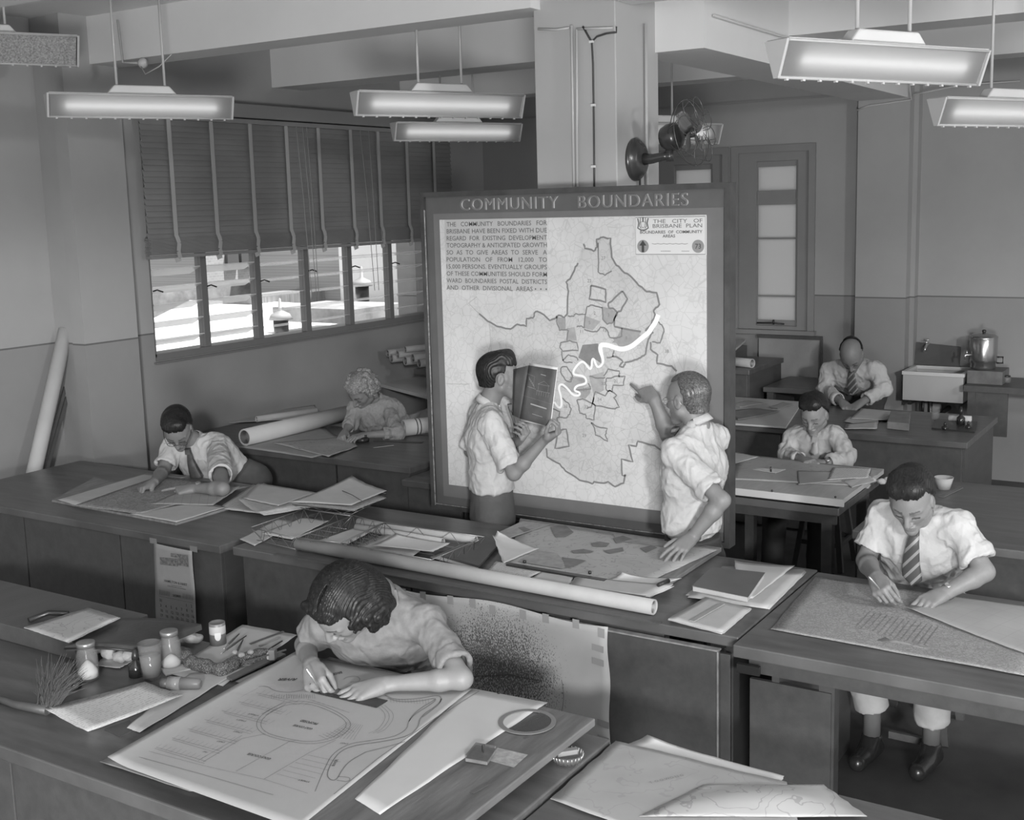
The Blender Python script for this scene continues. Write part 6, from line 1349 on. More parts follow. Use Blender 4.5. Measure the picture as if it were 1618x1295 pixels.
# ---- TB: maps bottom right
tbm = pq('map_sheet', [(870, 1262), (972, 1171), (1242, 1236), (1300, 1420)], .792, mat_lines('pale_contour_paper', .36, .25, 'contour', 10, .04, amount=.35), 'pale contour map at the bottom edge of the view on the near right desk', 'map', nu=22, nv=18, wav=.002)
pq('map_sheet', [(1010, 1290), (1110, 1240), (1300, 1240), (1370, 1290)], .797, pap_cont, 'curling street map bulging at the bottom right edge of the view', 'map', bend=.022, nu=16)
pq('paper_sheet', [(960, 1182), (1024, 1161), (1240, 1226), (1225, 1250)], .7855, pap_white, 'white under-sheet with a turned-up corner on the near right desk', zs=(0, .02, 0, 0), pw=4)
mb = MB()
for k, ch in enumerate('TOOWONG'): 
    a = P(1028+k*8, 1238-k*1.9, z=.796); text_mb(ch, .016, a, (P(1050, 1233, z=.796)-P(1040, 1236, z=.796)), np.cross((0, 0, 1), (P(1050, 1233, z=.796)-P(1040, 1236, z=.796))), .0012, mb=mb)
obj('map_lettering', mb, ink_l, parent=tbm)
ttb = [o for o in sc.objects if o.name.startswith('desk') and o.get('label', '').startswith('dark foreground desk at bottom right')][0]

# ================================================================= LEFT SIDE OF THE FOREGROUND DESK
bx = thing('wooden_box', (2.95, 4.2, .8), 'dark wooden box standing behind the jars at the left of the foreground desk', 'box')
mb = MB(); mb.box((2.78, 3.82, .801), (3.14, 4.9, .872)); obj('box_body', mb, wood, parent=bx, bevel=.003)
mb = MB(); mb.tube([(2.84, 4.18, .882), (2.92, 4.16, .892), (2.97, 4.1, .882)], .012, 8); obj('handle', mb, metal_d, parent=bx)
mb = MB()
fl_ = [P(103, 1020, z=.9), P(190, 976, z=.89), P(318, 986, z=.89), P(213, 1023, z=.9)]
def ff(u, v):
    p = (fl_[0]*(1-v)+fl_[1]*v)*(1-u)+(fl_[3]*(1-v)+fl_[2]*v)*u; return (p[0], p[1], p[2]+.012*math.sin(u*3)-.008*math.sin(v*3))
pf = thing('leather_portfolio', fl_[0], 'black leather portfolio lying across the wooden box behind the jars', 'portfolio')
mb = MB(); mb.sheet(ff, 14, 10, .022); obj('cover', mb, mat('black_leather', .045, .35, n=(12, .3), bump=(80, .1), spec=.6), parent=pf)
mb = MB(); mb.tube([fl_[0]+np.array((-.005, 0, -.01)), (fl_[0]+fl_[3])/2+np.array((-.005, 0, .0)), fl_[3]+np.array((-.005, 0, -.01))], .003, 6); obj('zip', mb, metal_d, parent=pf)
bundle([(107, 1015), (40, 992), (140, 961), (188, 976)], .905, 5, pap_cont, 'thin stack of map sheets on the black portfolio and box', seed=23, jit=1.5, gap=.003, th=.002)
# support under portfolio end: crumpled cloths
rag_m = mat('pale_rag_cloth', .33, .9, n=(14, .35), bump=(40, .4)); rag_d = mat('dark_rag_cloth', .12, .9, n=(14, .4), bump=(40, .4))
def blob(name, pts, m, label, cat, amp=.008, sc_=60, seed=0, group=None, flat=None):
    pa = np.array([p for p, r in pts]); R = max(r for p, r in pts); v = Vol(pa.min(0)-R-.03, pa.max(0)+R+.03, .004)
    for i, (p, r) in enumerate(pts): v.ell(p, (r, r, r*.75), ((1, 0, 0), (0, 1, 0), (0, 0, 1)), .012)
    V, Q = v.mesh(); N = vnorm(V, Q); V = V+N*(pnoise(V, sc_, seed, 3)*amp)[:, None]
    if flat is not None: V[:, 2] = np.maximum(V[:, 2], flat)
    o = obj_np(name, V, Q, m, None, label=label, cat=cat, group=group); return o
blob('cleaning_rag', [(P(172, 1030, z=.83), .03), (P(190, 1036, z=.83), .03), (P(155, 1024, z=.83), .028)], rag_m, 'pale crumpled rag under the portfolio, left of the ink bottle', 'rag', seed=3, flat=.801)
blob('cleaning_rag', [(P(206, 1034, z=.835), .032), (P(218, 1030, z=.83), .028)], rag_m, 'round pale crumpled rag right behind the ink bottle', 'rag', seed=5, flat=.801)
blob('cleaning_rag', [(P(288, 1004, z=.83), .03), (P(302, 1006, z=.83), .027), (P(312, 1008, z=.82), .02)], rag_m, 'twisted pale rag behind the right jar', 'rag', seed=9, flat=.801)
pq('paper_sheet', [(150, 1052), (165, 1038), (212, 1043), (190, 1056)], .8035, pap_soft, 'small paper scrap under the pale rags')
def jar(px, py, r, h, label, fill=.35, lid=True):
    c = P(px, py, z=.8); t = thing('glass_jar', c, label, 'jar')
    mb = MB(); mb.lathe(c, (0, 0, 1), [(0, .003), (r*.92, .003), (r, .01), (r, h*.68), (r*.78, h*.82), (r*.74, h*.9), (r*.7, h*.9), (r*.73, h*.8), (r*.94, h*.66), (r*.94, .012), (0, .009)], 24); obj('jar_glass', mb, gl, parent=t)
    mb = MB(); mb.lathe(c, (0, 0, 1), [(0, .01), (r*.9, .012), (r*.9, h*fill*.6), (r*.5, h*fill), (r*.15, h*fill*1.25), (0, h*fill*1.2)], 20); obj('white_powder', mb, mat('powder_white', .75, .9), parent=t)
    mb = MB(); mb.lathe(c, (0, 0, 1), [(0, h*.88), (r*.82, h*.88), (r*.84, h), (r*.78, h*1.01), (0, h*1.01)], 24); obj('lid', mb, mat('jar_lid_metal', .3, .35, metal=.6), parent=t)
jar(140, 1073, .04, .145, 'glass jar with metal lid and white powder, nearest the bristle brush', .4)
jar(271, 1054, .04, .145, 'glass jar with metal lid and white powder, next to the tumbler', .28)
def tumbler(px, py, r, h, label):
    c = P(px, py, z=.8); t = thing('glass_tumbler', c, label, 'glass')
    mb = MB(); mb.lathe(c, (0, 0, 1), [(0, .002), (r*.8, .002), (r, h), (r*.94, h), (r*.74, .014), (0, .014)], 28); obj('tumbler_glass', mb, gl, parent=t)
    mb = MB(); mb.lathe(c, (0, 0, 1), [(0, .015), (r*.75, .015), (r*.9, h*.66), (0, h*.66)], 28); obj('murky_water', mb, mat('murky_water', .14, .15, n=(8, .2)), parent=t)
tumbler(240, 1072, .043, .14, 'tall glass tumbler of dark murky water on the foreground desk')
def bottle(px, py, z, r, h, label, m=None):
    c = P(px, py, z=z); t = thing('ink_bottle', c, label, 'bottle')
    mb = MB(); mb.lathe(c, (0, 0, 1), [(0, 0), (r, .002), (r, h*.42), (r*.4, h*.55), (r*.4, h*.66), (0, h*.66)], 20); obj('bottle_body', mb, m or mat('black_ink_glass', .02, .12, spec=.7), parent=t)
    mb = MB(); mb.lathe(c, (0, 0, 1), [(0, h*.64), (r*.5, h*.64), (r*.45, h*.8), (r*.2, h), (0, h)], 14); obj('stopper', mb, black, parent=t)
bottle(216, 1068, .8, .028, .105, 'small black ink bottle just left of the tumbler')
bottle(118, 1086, .8, .026, .06, 'squat dark ink bottle between the bristle brush and the left jar')
# tin
c = P(345, 1018, z=.8); tn = thing('paint_tin', c, 'small round tin with a pale label at the far end of the brushes', 'tin')
mb = MB(); mb.lathe(c, (0, 0, 1), [(0, 0), (.032, 0), (.032, .092), (.029, .094), (.028, .088), (0, .088)], 28); obj('tin_body', mb, mat('tin_paint', .2, .4, metal=.3), parent=tn)
mb = MB(); mb.lathe(c, (0, 0, 1), [(.0325, .05), (.0325, .082)], 28); obj('label_band', mb, mat('tin_label', .42, .6), parent=tn)
f_ = nrm(-c*np.array((1, 1, 0))); mb = MB(); sdv = np.cross(f_, (0, 0, 1)); cen = c+f_*.0332+np.array((0, 0, .045))
mb.prism([cen+sdv*.012*math.cos(t)-f_*.002+np.array((0, 0, .018*math.sin(t))) for t in np.linspace(math.pi, 2*math.pi, 12)]+[cen+sdv*.012-f_*.002+np.array((0, 0, .014)), cen-sdv*.012-f_*.002+np.array((0, 0, .014))], f_*.0025); obj('shield_badge', mb, mat('tin_badge', .6, .6), parent=tn)
# sheets beside
pq('paper_sheet', [(262, 1064), (384, 987), (470, 1003), (352, 1084)], .802, pap_soft, 'light sheet under the brushes and the tin on the foreground desk')
pq('paper_sheet', [(200, 1150), (300, 1064), (392, 1052), (220, 1158)], .8045, pap_soft, 'pale sheet between the typed pad and the plan')
bundle([(76, 1118), (225, 1079), (285, 1099), (143, 1154)], .804, 6, pap_text, 'dog-eared pad of typed sheets at the near left of the foreground desk', seed=29, jit=4, gap=.004, zs=(.006, .01, .002, .004))
slab('dark_folder', [(165, 1152), (205, 1138), (215, 1152), (190, 1164)], .8005, .002, mat('folder_dark', .075, .5), 'dark card corner poking out below the typed pad', 'card', bevel=0)
slab('paper_pad', [(250, 1054), (300, 1046), (307, 1058), (262, 1068)], .8, .008, pap_soft, 'little paper pad under the right jar', 'pad')
# speckled rag in a curve
rag_s = mat_lines('speckled_rag_cloth', .3, .03, 'dense', 150, .12, amount=.85)
rp_ = [(290, 1030), (293, 1040), (303, 1048), (318, 1052), (334, 1056), (350, 1060), (364, 1054), (372, 1046), (384, 1042), (398, 1040), (412, 1036), (424, 1033), (362, 1050), (378, 1052)]
blob('speckled_rag', [(P(x, y, z=.815)+np.array((0, 0, .002*(i % 4))), .026+.005*(i % 3 == 0)) for i, (x, y) in enumerate([((a[0]*(1-t)+b[0]*t), (a[1]*(1-t)+b[1]*t)) for a, b in zip(rp_[:11], rp_[1:12]) for t in (0, .34, .67)])], rag_s, 'speckled ink-stained rag curled round the brushes', 'rag', amp=.005, seed=13, flat=.801)
blob('inky_rag', [(P(383, 1034, z=.85), .014), (P(396, 1030, z=.85), .014), (P(370, 1030, z=.845), .013)], rag_m, 'small pale rag on top of the speckled rag', 'rag', amp=.004, seed=17)
def brush(a, b, z, za, label, r=.004, cat='brush'):
    A1 = P(*a, z=z); B1 = P(*b, z=z+za); t = thing('paint_brush', A1, label, cat); d = nrm(B1-A1)
    mb = MB(); mb.tube([A1+d*.02, (A1+B1)/2, B1], [r*.9, r*1.1, r*.5], 8); obj('brush_handle', mb, mat('brush_lacquer', .06, .3), parent=t)
    mb = MB(); mb.tube([A1-d*.012, A1, A1+d*.022], [r*.2, r*.9, r*.9], 8); obj('brush_tip', mb, metal_l, parent=t)
brush((356, 1022), (378, 1001), .84, .02, 'dark brush leaning highest, right beside the tin')
brush((352, 1030), (389, 1004), .845, .012, 'long dark brush lying across the speckled rag by the tin')
brush((372, 1034), (384, 1010), .84, .01, 'short dark brush between the longer ones')
ruler((395, 1017), (448, 997), .806, .012, .003, mat('rule_dark', .1, .5), 'dark ruler lying to the far right of the brushes'); ruler((410, 1020), (442, 1006), .806, .012, .003, mat('wood_rule', .3, .6), 'pale ruler beside the far dark ruler')
ruler((412, 1033), (446, 1012), .815, .005, .004, black, 'thin black pen lying right of the speckled rag', 'pen', 'pen'); ruler((385, 1046), (452, 1026), .842, .006, .005, mat('brush_lacquer2', .12, .4), 'slim stick lying over the speckled rag towards the eraser', 'stick', 'stick')
bk_ = thing('eraser_box', P(430, 1036, z=.82), 'small pale eraser box at the right end of the speckled rag', 'box'); mb = MB(); mb.obox(P(431, 1033, z=.842), (nrm((.9, .4, 0)), nrm((-.4, .9, 0)), (0, 0, 1)), (.016, .012, .02)); obj('box_body', mb, mat('eraser_box', .22, .6), parent=bk_, bevel=.002)
mb = MB(); mb.obox(P(429, 1034, z=.835)-np.array((.004, .002, 0)), (nrm((.9, .4, 0)), nrm((-.4, .9, 0)), (0, 0, 1)), (.0135, .0125, .012)); obj('paper_sleeve', mb, pap_white, parent=bk_)
slab('folding_rule', [(358, 1072), (366, 1076), (452, 1036), (440, 1032)], .806, .009, mat('rule_case', .14, .4, n=(10, .2)), 'flat dark slide-rule lying below the speckled rag', 'ruler')
slab('ruler', [(372, 1077), (378, 1079), (460, 1042), (452, 1040)], .805, .003, mat('wood_rule', .3, .6), 'pale ruler lying alongside the slide-rule', 'ruler')
# lying tube
ga, gb = P(255, 1079, z=.826), P(318, 1080, z=.826); gt = thing('water_dropper', ga, 'grey capped tube with a glass middle lying in front of the tumbler', 'tube'); d = gb-ga
mb = MB(); mb.tube([ga, ga+d*.2], [.018, .02], 12); obj('cap', mb, mat('tube_dark', .1, .4), parent=gt); mb = MB(); mb.tube([ga+d*.18, ga+d*.5], [.024, .025], 16); obj('glass_middle', mb, glassy('dropper_glass', .9, .05, .5, .4), parent=gt); mb = MB(); mb.tube([ga+d*.48, ga+d*.95, gb], [.024, .019, .012], 14); obj('tube_body', mb, mat('tube_grey', .2, .4), parent=gt)
# bristle brush
hb = thing('bristle_brush', P(70, 1100, z=.8), 'dusting brush with long soft bristles at the left edge of the foreground desk', 'brush'); mb = MB(); r_ = rnd(6); c = P(80, 1118, z=.82)
for k in range(260):
    a = c+np.array((r_.uniform(-.02, .02), r_.uniform(-.02, .05), r_.uniform(-.01, .01))); tdir = nrm(np.array((r_.uniform(.1, .5), r_.uniform(-.3, .45), r_.uniform(.25, .8)))); L_ = r_.uniform(.11, .2); e = a+tdir*L_+np.array((0, 0, -.02)); m_ = (a+e)/2+np.array((0, 0, .015))
    mb.tube([a, m_, e], [.0012, .0009, .0005], 3, caps=False)
obj('bristles', mb, mat('bristle_hair', .1, .7), parent=hb); mb = MB(); mb.tube([c+np.array((-.01, -.0, -.005)), c+np.array((-.03, .15, -.008)), c+np.array((-.03, .32, -.005))], [.018, .014, .012], 10); obj('brush_handle', mb, wood, parent=hb)

# ================================================================= BY THE LOUVRE WINDOW
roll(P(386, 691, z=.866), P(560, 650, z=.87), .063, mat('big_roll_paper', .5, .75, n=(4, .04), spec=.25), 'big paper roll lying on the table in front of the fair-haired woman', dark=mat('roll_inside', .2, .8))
pq('map_sheet', [(377, 706), (493, 723), (560, 706), (500, 667)], .8025, pap_grid, 'plan sheet in front of the big roll on the fair-haired woman\'s table', 'map')
pq('map_sheet', [(430, 700), (520, 722), (566, 705), (545, 690)], .806, pap_cont, 'wavy light map under the fair-haired woman\'s pencil', 'map', wav=.004)
pq('map_sheet', [(362, 668), (362, 657), (497, 640), (500, 660)], .80, pap_soft, 'long pale sheet behind the big roll against the window wall', 'plan')
roll(P(405, 662, z=.82), P(500, 648, z=.82), .025, pap_soft, 'thin paper roll lying behind the big roll')
roll(P(637, 676, z=.865), P(690, 670, z=.865), .062, pap_soft, 'light paper roll with dark bands right of the fair-haired woman', bands=(.35, .45))
bk_ = thing('camera_instrument', P(573, 696, z=.806), 'small black instrument standing beside the fair-haired woman\'s wrist', 'instrument'); c = P(573, 697, z=.806)
mb = MB(); mb.lathe(c, (0, 0, 1), [(0, 0), (.05, 0), (.05, .02), (.035, .035), (.0, .04)], 20); obj('instrument_base', mb, black, parent=bk_)
for k in range(4): mb = MB(); t = k*1.57; q = c+np.array((math.cos(t)*.03, math.sin(t)*.03, .03)); mb.lathe(q, (0, 0, 1), [(0, 0), (.01, 0), (.01, .02), (0, .022)], 10); obj('knob', mb, black, parent=bk_)
ruler((590, 695), (668, 698), .803, .03, .003, mat('rule_dark', .1, .5), 'dark ruler lying below the fair-haired woman\'s forearm'); ruler((590, 707), (622, 703), .803, .012, .002, pap_white, 'thin white ruler at the table edge near the map board')
bundle([(620, 718), (640, 712), (690, 712), (690, 728)], .757, 4, pap_soft, 'crumpled white papers on the low cabinet beside the map board', seed=33, jit=3, gap=.005, zs=(.02, 0, 0, .01))
slab('drawing_board', [(600, 611), (660, 599), (700, 604), (700, 637)], .802, .03, pap_white, 'white-covered drawing board on the far table beside the map board', 'board')
for k, (x, y, zz, rr_) in enumerate(((612, 558, 1.12, .035), (618, 566, 1.08, .04), (628, 560, 1.16, .036), (640, 570, 1.075, .042), (652, 566, 1.15, .04), (662, 574, 1.075, .04), (640, 552, 1.2, .03))):
    a = P(x, y, x=8.72); d_ = np.array((.55, -.25, 0)); zz = a[2]
    places = ('farthest left', 'left, lower', 'left, upper', 'middle front', 'middle upper', 'right front', 'topmost')
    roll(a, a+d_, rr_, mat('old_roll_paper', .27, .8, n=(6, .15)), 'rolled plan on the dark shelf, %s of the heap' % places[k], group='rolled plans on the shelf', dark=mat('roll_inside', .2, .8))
# things leaning in the left corner
ta_, tb_ = P(104, 521, y=7.27), P(64, 700, y=7.2); dd = tb_-ta_; fl2 = ta_+dd*(ta_[2]/(ta_[2]-tb_[2]))*.995
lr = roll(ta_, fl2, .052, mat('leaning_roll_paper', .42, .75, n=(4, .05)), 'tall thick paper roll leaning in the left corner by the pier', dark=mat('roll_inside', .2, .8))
for k, (x, y, x2, y2, lb) in enumerate(((104, 609, 72, 722, 'left'), (110, 613, 79, 722, 'right'))):
    a = P(x, y, y=7.31); b = P(x2, y2, y=7.22); e = a+(b-a)*(a[2]/(a[2]-b[2]))*.995; mb = MB(); mb.bar(a, e, .026, .014, up=(0, 1, 0)); obj('wooden_strip', mb, wood, label='%s of two dark wooden strips leaning beside the tall roll' % lb, cat='strip')

# ================================================================= RIGHT-HAND DESKS
RB = lambda *q: [(1140+x/3.385, 500+y/3.385) for x, y in q]
y6 = thing('drawing_board', (6.75, 2.6, .8), 'drawing board with white front edge in front of the young seated man', 'drawing board')
mb = MB(); mb.prism([(6.33, 1.9, .815), (7.17, 1.9, .815), (7.17, 3.3, .815), (6.33, 3.3, .815)], (0, 0, .03)); obj('board_top', mb, ply, parent=y6)
mb = MB(); mb.box((6.318, 1.89, .805), (6.33, 3.3, .846)); obj('covered_edge', mb, pap_white, parent=y6)
for q in ((1220, 776), (1320, 786)):
    mb = MB(); c = P(q[0], q[1]-1, x=6.317); mb.lathe(c, (-1, 0, 0), [(0, 0), (.007, 0), (.005, .003), (0, .004)], 10); obj('drawing_pin', mb, metal_d, parent=y6)
for y in (2.0, 3.1): mb = MB(); mb.box((6.4, y, .79), (7.1, y+.05, .815)); obj('batten', mb, wood, parent=y6)
pq('map_sheet', RB((30, 870), (95, 735), (800, 815), (690, 905)), .847, mat_lines('young_man_map', .36, .2, 'contour', 9, .05, amount=.35), 'large grey plan covering the young man\'s drawing board', 'plan')
pq('paper_sheet', RB((0, 800), (60, 722), (200, 750), (60, 790)), .85, pap_soft, 'grey sheet at the left of the young man\'s board beside the map board')
pq('paper_sheet', RB((405, 825), (590, 830), (640, 880), (410, 900)), .85, mat('grey_sheet', .34, .8), 'small grey sheet in front of the young man\'s hands')
pq('paper_sheet', RB((565, 875), (600, 806), (800, 812), (785, 862)), .852, pap_text, 'typed sheet at the right of the young man\'s elbow')
pq('paper_sheet', RB((650, 880), (790, 850), (820, 880), (700, 915)), .85, pap_white, 'white sheet hanging over the right corner of the young man\'s board')
pq('paper_sheet', RB((790, 860), (800, 812), (868, 822), (830, 850)), .85, mat('grey_sheet', .34, .8), 'folded grey paper right of the typed sheet')
ss = thing('set_square', P(1215, 743, z=.85), 'clear shiny set square lying on the young man\'s plan', 'set square'); mb = MB(); mb.prism([P(x, y, z=.8515) for x, y in RB((168, 818), (290, 838), (342, 818), (215, 812))], (0, 0, .002)); obj('plate', mb, mat('glossy_celluloid', .5, .1, spec=.9), parent=ss)
mb = MB(); mb.lathe(P(1218, 745, z=.853), (0, 0, 1), [(0, 0), (.006, 0), (.006, .03), (0, .032)], 8); obj('knob', mb, metal_d, parent=ss)
blob('crumpled_paper', [(P(1380, 758, z=.82), .025), (P(1392, 760, z=.82), .025), (P(1402, 758, z=.815), .02)], pap_soft, 'crumpled white paper between the two right desks', 'paper', seed=23, flat=.801)
pq('paper_sheet', [(1330, 762), (1345, 760), (1376, 766), (1372, 772)], .803, pap_white, 'small white slip beside the crumpled paper')
gb2 = thing('paper_dish', P(1490, 770, z=.8), 'pale tapered paper dish behind the draughtsman\'s head', 'dish'); mb = MB(); c = P(1491, 772, z=.8); mb.lathe(c, (0, 0, 1), [(0, 0), (.035, 0), (.055, .07), (.052, .07), (.033, .004), (0, .004)], 20); obj('dish_body', mb, mat('dish_card', .38, .7), parent=gb2)
ruler((1487, 785), (1518, 770), .801, .03, .004, mat('wood_rule_dark', .14, .6), 'brown ruler on the desk behind the draughtsman')
# stools
def stool(c, sh, label, dx=0):
    t = thing('stool', (c[0], c[1], 0), label, 'stool'); mb = MB(); mb.lathe((c[0], c[1], sh-.035), (0, 0, 1), [(0, 0), (.17, 0), (.175, .02), (.17, .035), (0, .037)], 28); obj('seat', mb, wood, parent=t)
    L4 = [(.16, .16), (.16, -.16), (-.16, -.16), (-.16, .16)]
    for a, b in L4:
        mb = MB(); mb.bar((c[0]+a, c[1]+b, 0), (c[0]+a*.65, c[1]+b*.65, sh-.03), .035, .035, up=(1, 0, 0)); obj('leg', mb, wood, parent=t)
    for k in range(4):
        a, b = L4[k], L4[(k+1) % 4]; mb = MB(); z = .18; f = 1-.35*z/sh; mb.bar((c[0]+a[0]*f, c[1]+a[1]*f, z), (c[0]+b[0]*f, c[1]+b[1]*f, z), .02, .03); obj('stretcher', mb, wood, parent=t)
stool((5.5, 1.27), .5, 'wooden stool under the draughtsman at the right desk'); stool((7.78, 2.45), .47, 'wooden stool under the young man at the drawing board'); stool((3.75, 2.86), .56, 'wooden stool under the young woman in the foreground')
mb = MB(); a = P(1404, 1155, x=5.2); b = P(1462, 1168, x=5.2); mb.box((5.2, b[1], b[2]-.03), (5.22, a[1], a[2]+.0)); obj('foot_board', mb, mat('worn_foot_board', .12, .6, n=(8, .3)), label='worn board crossing between the draughtsman\'s shoes', cat='board')
# T8 papers
slab('drawing_board', [(1146, 628), (1268, 637), (1242, 677), (1140, 670)], .801, .014, pap_white, 'white-covered board on the long back desk left of the young man', 'board')
pq('map_sheet', RB((30, 505), (180, 490), (318, 505), (90, 552)), .819, mat('dark_sheet', .24, .8, n=(8, .1)), 'darker sheet lying on the white board of the back desk', 'paper', zs=(0, 0, .004, .01))
pq('paper_sheet', RB((255, 485), (330, 458), (385, 470), (300, 492)), .82, mat('grey_sheet', .34, .8), 'folded grey paper at the far edge of the white board')
pq('paper_sheet', RB((40, 470), (140, 450), (240, 462), (100, 485)), .818, pap_soft, 'thin pale sheet at the far left of the white board')
pq('paper_sheet', RB((650, 560), (680, 535), (840, 545), (830, 595)), .805, pap_soft, 'pale sheet near the edge under the balding man\'s papers')
pq('paper_sheet', RB((690, 545), (750, 490), (1000, 512), (880, 555)), .812, pap_text, 'big pale plan spread right of the balding man\'s hands', 'plan')
bundle(RB((660, 600), (670, 575), (835, 560), (825, 600)), .803, 4, pap_soft, 'loose white sheets at the near edge of the back desk', seed=37, jit=2)
bxp = slab('paper_parcel', RB((885, 600), (905, 540), (1010, 550), (1003, 612)), .802, .055, mat('wrapping_paper', .2, .6, n=(12, .2)), 'small wrapped parcel on the back desk right of the balding man', 'parcel', bevel=.004)
roll(P(1499, 660, z=.828), P(1535, 662, z=.828), .024, pap_white, 'short white paper roll at the right end of the back desk')
bottle(1518, 672, .8, .03, .14, 'dark ink bottle with stopper in front of the short white roll'); bottle(1493, 679, .8, .024, .06, 'low dark ink pot left of the tall ink bottle'); bottle(1530, 678, .8, .022, .06, 'low dark ink pot right of the tall ink bottle')
c = P(1478, 663, z=.8); gt = thing('small_glass', c, 'small empty drinking glass on the back desk', 'glass'); mb = MB(); mb.lathe(c, (0, 0, 1), [(0, .001), (.028, .001), (.034, .1), (.031, .1), (.026, .006), (0, .006)], 20); obj('glass_body', mb, gl, parent=gt)
slab('pen_tray', [(1472, 678), (1480, 664), (1545, 668), (1540, 684)], .8, .012, metal_d, 'dark shallow pen tray under the ink pots', 'tray')
# R1
slab('paper_stack', [(1140, 566), (1160, 540), (1178, 540), (1160, 556)], 1.16, .02, pap_white, 'white paper stack on the dark box on the tall chest', 'paper stack')
mb = MB(); mb.box((9.9, 4.02, 1.05), (10.35, 4.6, 1.16)); obj('plan_box', mb, wood, label='dark plan box on the tall chest near the back window', cat='box')
roll(P(1189, 574, z=1.09), P(1150, 570, z=1.09), .04, pap_soft, 'white paper roll lying on the tall plan chest')
# heater panel
hp = thing('leaning_panel', (10.6, 3.72, .9), 'pale board with dark top rail leaning under the back window', 'panel')
mb = MB(); a = P(1199, 533, x=10.62); b = P(1297, 536, x=10.62); mb.box((10.62, b[1], .6), (10.64, a[1], a[2])); obj('panel_face', mb, mat('panel_paint', .3, .6, n=(5, .1)), parent=hp); mb = MB(); mb.box((10.6, b[1]-.01, a[2]), (10.65, a[1]+.01, a[2]+.03)); mb.box((10.6, b[1]-.015, .6), (10.64, b[1], a[2])); obj('rail', mb, wood, parent=hp)
for y in (a[1]-.05, b[1]+.05): mb = MB(); mb.box((10.62, y-.02, 0), (10.645, y+.02, .6)); obj('leg', mb, wood, parent=hp)
# sink
sk = thing('butler_sink', (10.5, 2.35, .8), 'white enamel sink on the right-hand wall behind the back desk', 'sink'); sy0, sy1, sx0, sx1, sz = 2.08, 2.6, 10.32, 10.76, .985
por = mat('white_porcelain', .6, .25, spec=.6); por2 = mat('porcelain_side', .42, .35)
mb = MB(); mb.box((sx0, sy0, sz-.02), (sx0+.04, sy1, sz+.012)); mb.box((sx1-.04, sy0, sz-.02), (sx1, sy1, sz+.012)); mb.box((sx0+.04, sy0, sz-.02), (sx1-.04, sy0+.035, sz+.012)); mb.box((sx0+.04, sy1-.035, sz-.02), (sx1-.04, sy1, sz+.012)); obj('rim', mb, por, parent=sk, bevel=.004)
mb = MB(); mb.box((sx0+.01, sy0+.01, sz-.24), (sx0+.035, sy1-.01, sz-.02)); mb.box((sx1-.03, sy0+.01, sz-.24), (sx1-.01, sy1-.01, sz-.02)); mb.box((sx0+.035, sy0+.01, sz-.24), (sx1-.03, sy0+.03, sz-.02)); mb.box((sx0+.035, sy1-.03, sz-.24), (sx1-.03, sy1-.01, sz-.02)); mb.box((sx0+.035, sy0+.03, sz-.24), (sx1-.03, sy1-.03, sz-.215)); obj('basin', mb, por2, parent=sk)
mb = MB(); mb.tube([(10.52, 2.4, .75), (10.52, 2.4, .62), (10.52, 2.34, .56), (10.52, 2.3, .6), (10.6, 2.3, .62), (10.8, 2.3, .62)], .022, 10); mb.tube([(10.6, 2.48, .75), (10.6, 2.48, .5), (10.8, 2.48, .5)], .012, 8); obj('waste_pipe', mb, metal_d, parent=sk)
for y in (sy0+.06, sy1-.06): mb = MB(); mb.box((10.36, y-.015, .7), (10.8, y+.015, .74)); obj('bracket', mb, metal_d, parent=sk)
tc_ = P(1464, 545, x=10.72); tp = thing('water_tap', tc_, 'brass tap on the wall above the sink', 'tap'); mb = MB(); mb.tube([tc_+np.array((.1, 0, 0)), tc_, tc_+np.array((-.05, 0, -.02)), tc_+np.array((-.06, 0, -.05))], .011, 8); obj('spout', mb, metal_l, parent=tp); mb = MB(); mb.tube([tc_, tc_+np.array((0, 0, .045))], .008, 8); mb.tube([tc_+np.array((0, -.025, .045)), tc_+np.array((0, .025, .045))], .006, 6); obj('tap_handle', mb, metal_l, parent=tp)
mb = MB(); q = [P(1443, 540, x=10.79), P(1518, 548, x=10.79), P(1516, 579, x=10.74), P(1440, 575, x=10.74)]; mb.prism(q, (.015, 0, 0)); obj('splash_board', mb, mat('slate_board', .07, .5), label='dark splash board leaning behind the sink', cat='board')
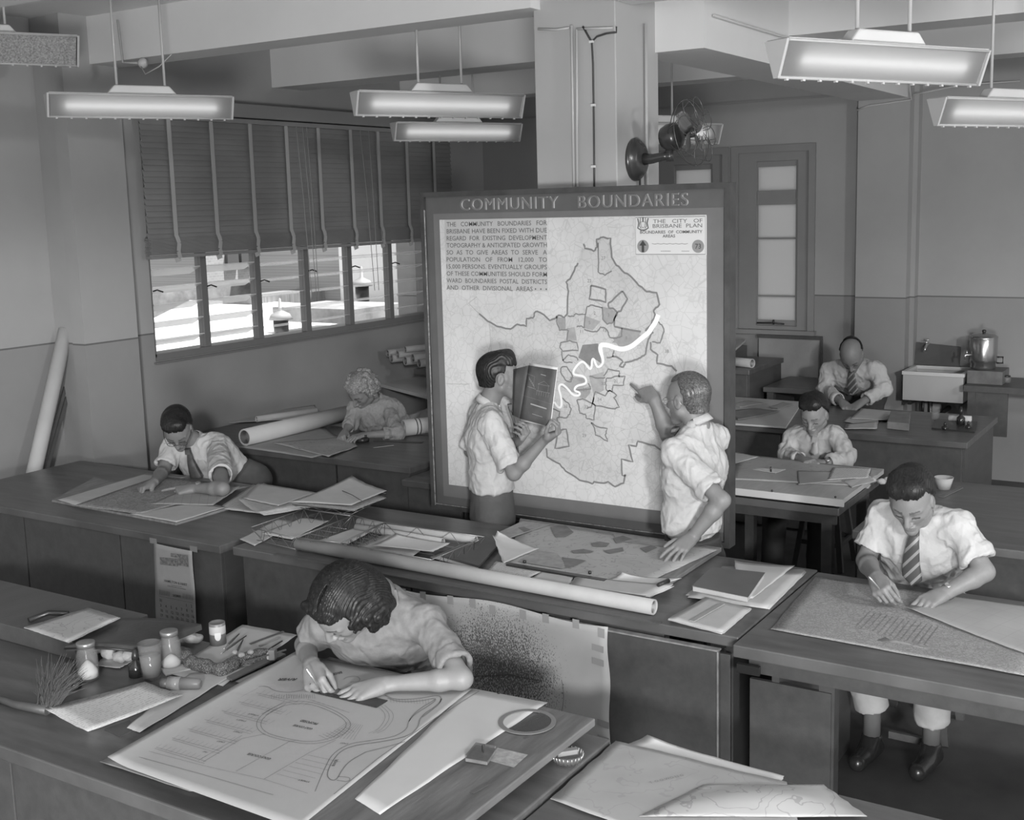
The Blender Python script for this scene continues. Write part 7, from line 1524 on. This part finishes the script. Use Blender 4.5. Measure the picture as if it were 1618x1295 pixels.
# urn table and urn
ut = thing('side_table', (10.5, 1.6, 0), 'dark side table right of the sink carrying the urn', 'table'); mb = MB(); mb.box((10.2, .3, .87), (10.8, 2.06, .92)); obj('tabletop', mb, wood, parent=ut)
for x, y in ((10.25, 2.0), (10.75, 2.0), (10.25, .4), (10.75, .4)): mb = MB(); mb.box((x-.03, y-.03, 0), (x+.03, y+.03, .87)); obj('leg', mb, wood, parent=ut)
mb = MB(); mb.box((10.24, 1.72, .5), (10.27, 2.03, .87)); obj('front_panel', mb, wood, parent=ut)
mb = MB(); mb.box((10.32, 1.78, .921), (10.62, 2.06, 1.03)); obj('urn_stand', mb, mat('stand_box', .13, .6, n=(10, .3)), label='small speckled box under the metal urn', cat='box')
uc = P(1553, 584, x=10.46); uc[2] = 1.031; ur = thing('water_urn', uc, 'shiny cylindrical hot water urn with lid and tap beside the sink', 'urn'); um = mat('urn_metal', .35, .22, metal=.85)
mb = MB(); mb.lathe(uc, (0, 0, 1), [(0, 0), (.095, 0), (.1, .02), (.1, .05), (.108, .06), (.112, .08), (.112, .26), (.106, .27)], 32); obj('urn_body', mb, um, parent=ur)
mb = MB(); mb.lathe(uc, (0, 0, 1), [(.114, .262), (.114, .275), (.09, .29), (.02, .3), (.012, .305), (0, .306)], 32); obj('lid', mb, um, parent=ur); mb = MB(); mb.lathe(uc+np.array((0, 0, .3)), (0, 0, 1), [(0, 0), (.008, 0), (.018, .018), (.014, .03), (0, .032)], 14); obj('lid_knob', mb, black, parent=ur)
tq = uc+np.array((-.06, .1, .12)); mb = MB(); mb.tube([uc+np.array((-.04, .08, .12)), tq, tq+np.array((-.02, .03, 0)), tq+np.array((-.02, .03, -.04))], .009, 8); mb.tube([tq+np.array((-.01, .02, 0)), tq+np.array((-.01, .02, .04))], .008, 8); obj('urn_tap', mb, metal_l, parent=ur)
mb = MB(); mb.tube([uc+np.array((.03, -.1, .1)), uc+np.array((.04, -.15, .1)), uc+np.array((.04, -.15, .05)), uc+np.array((.03, -.1, .05))], .008, 8); obj('side_handle', mb, black, parent=ur)
for k, x in enumerate((1578, 1590)):
    c = P(x, 607, x=10.45); c[2] = .921; g2_ = thing('glass_jar', c, '%s low glass jar on the side table right of the urn' % ('left' if k == 0 else 'right'), 'jar'); mb = MB(); mb.lathe(c, (0, 0, 1), [(0, .002), (.035, .002), (.037, .05), (.03, .055), (.028, .05), (.033, .008), (0, .008)], 20); obj('jar_glass', mb, gl, parent=g2_); mb = MB(); mb.lathe(c, (0, 0, 1), [(0, .052), (.032, .052), (.032, .064), (0, .065)], 16); obj('lid', mb, metal_d, parent=g2_)
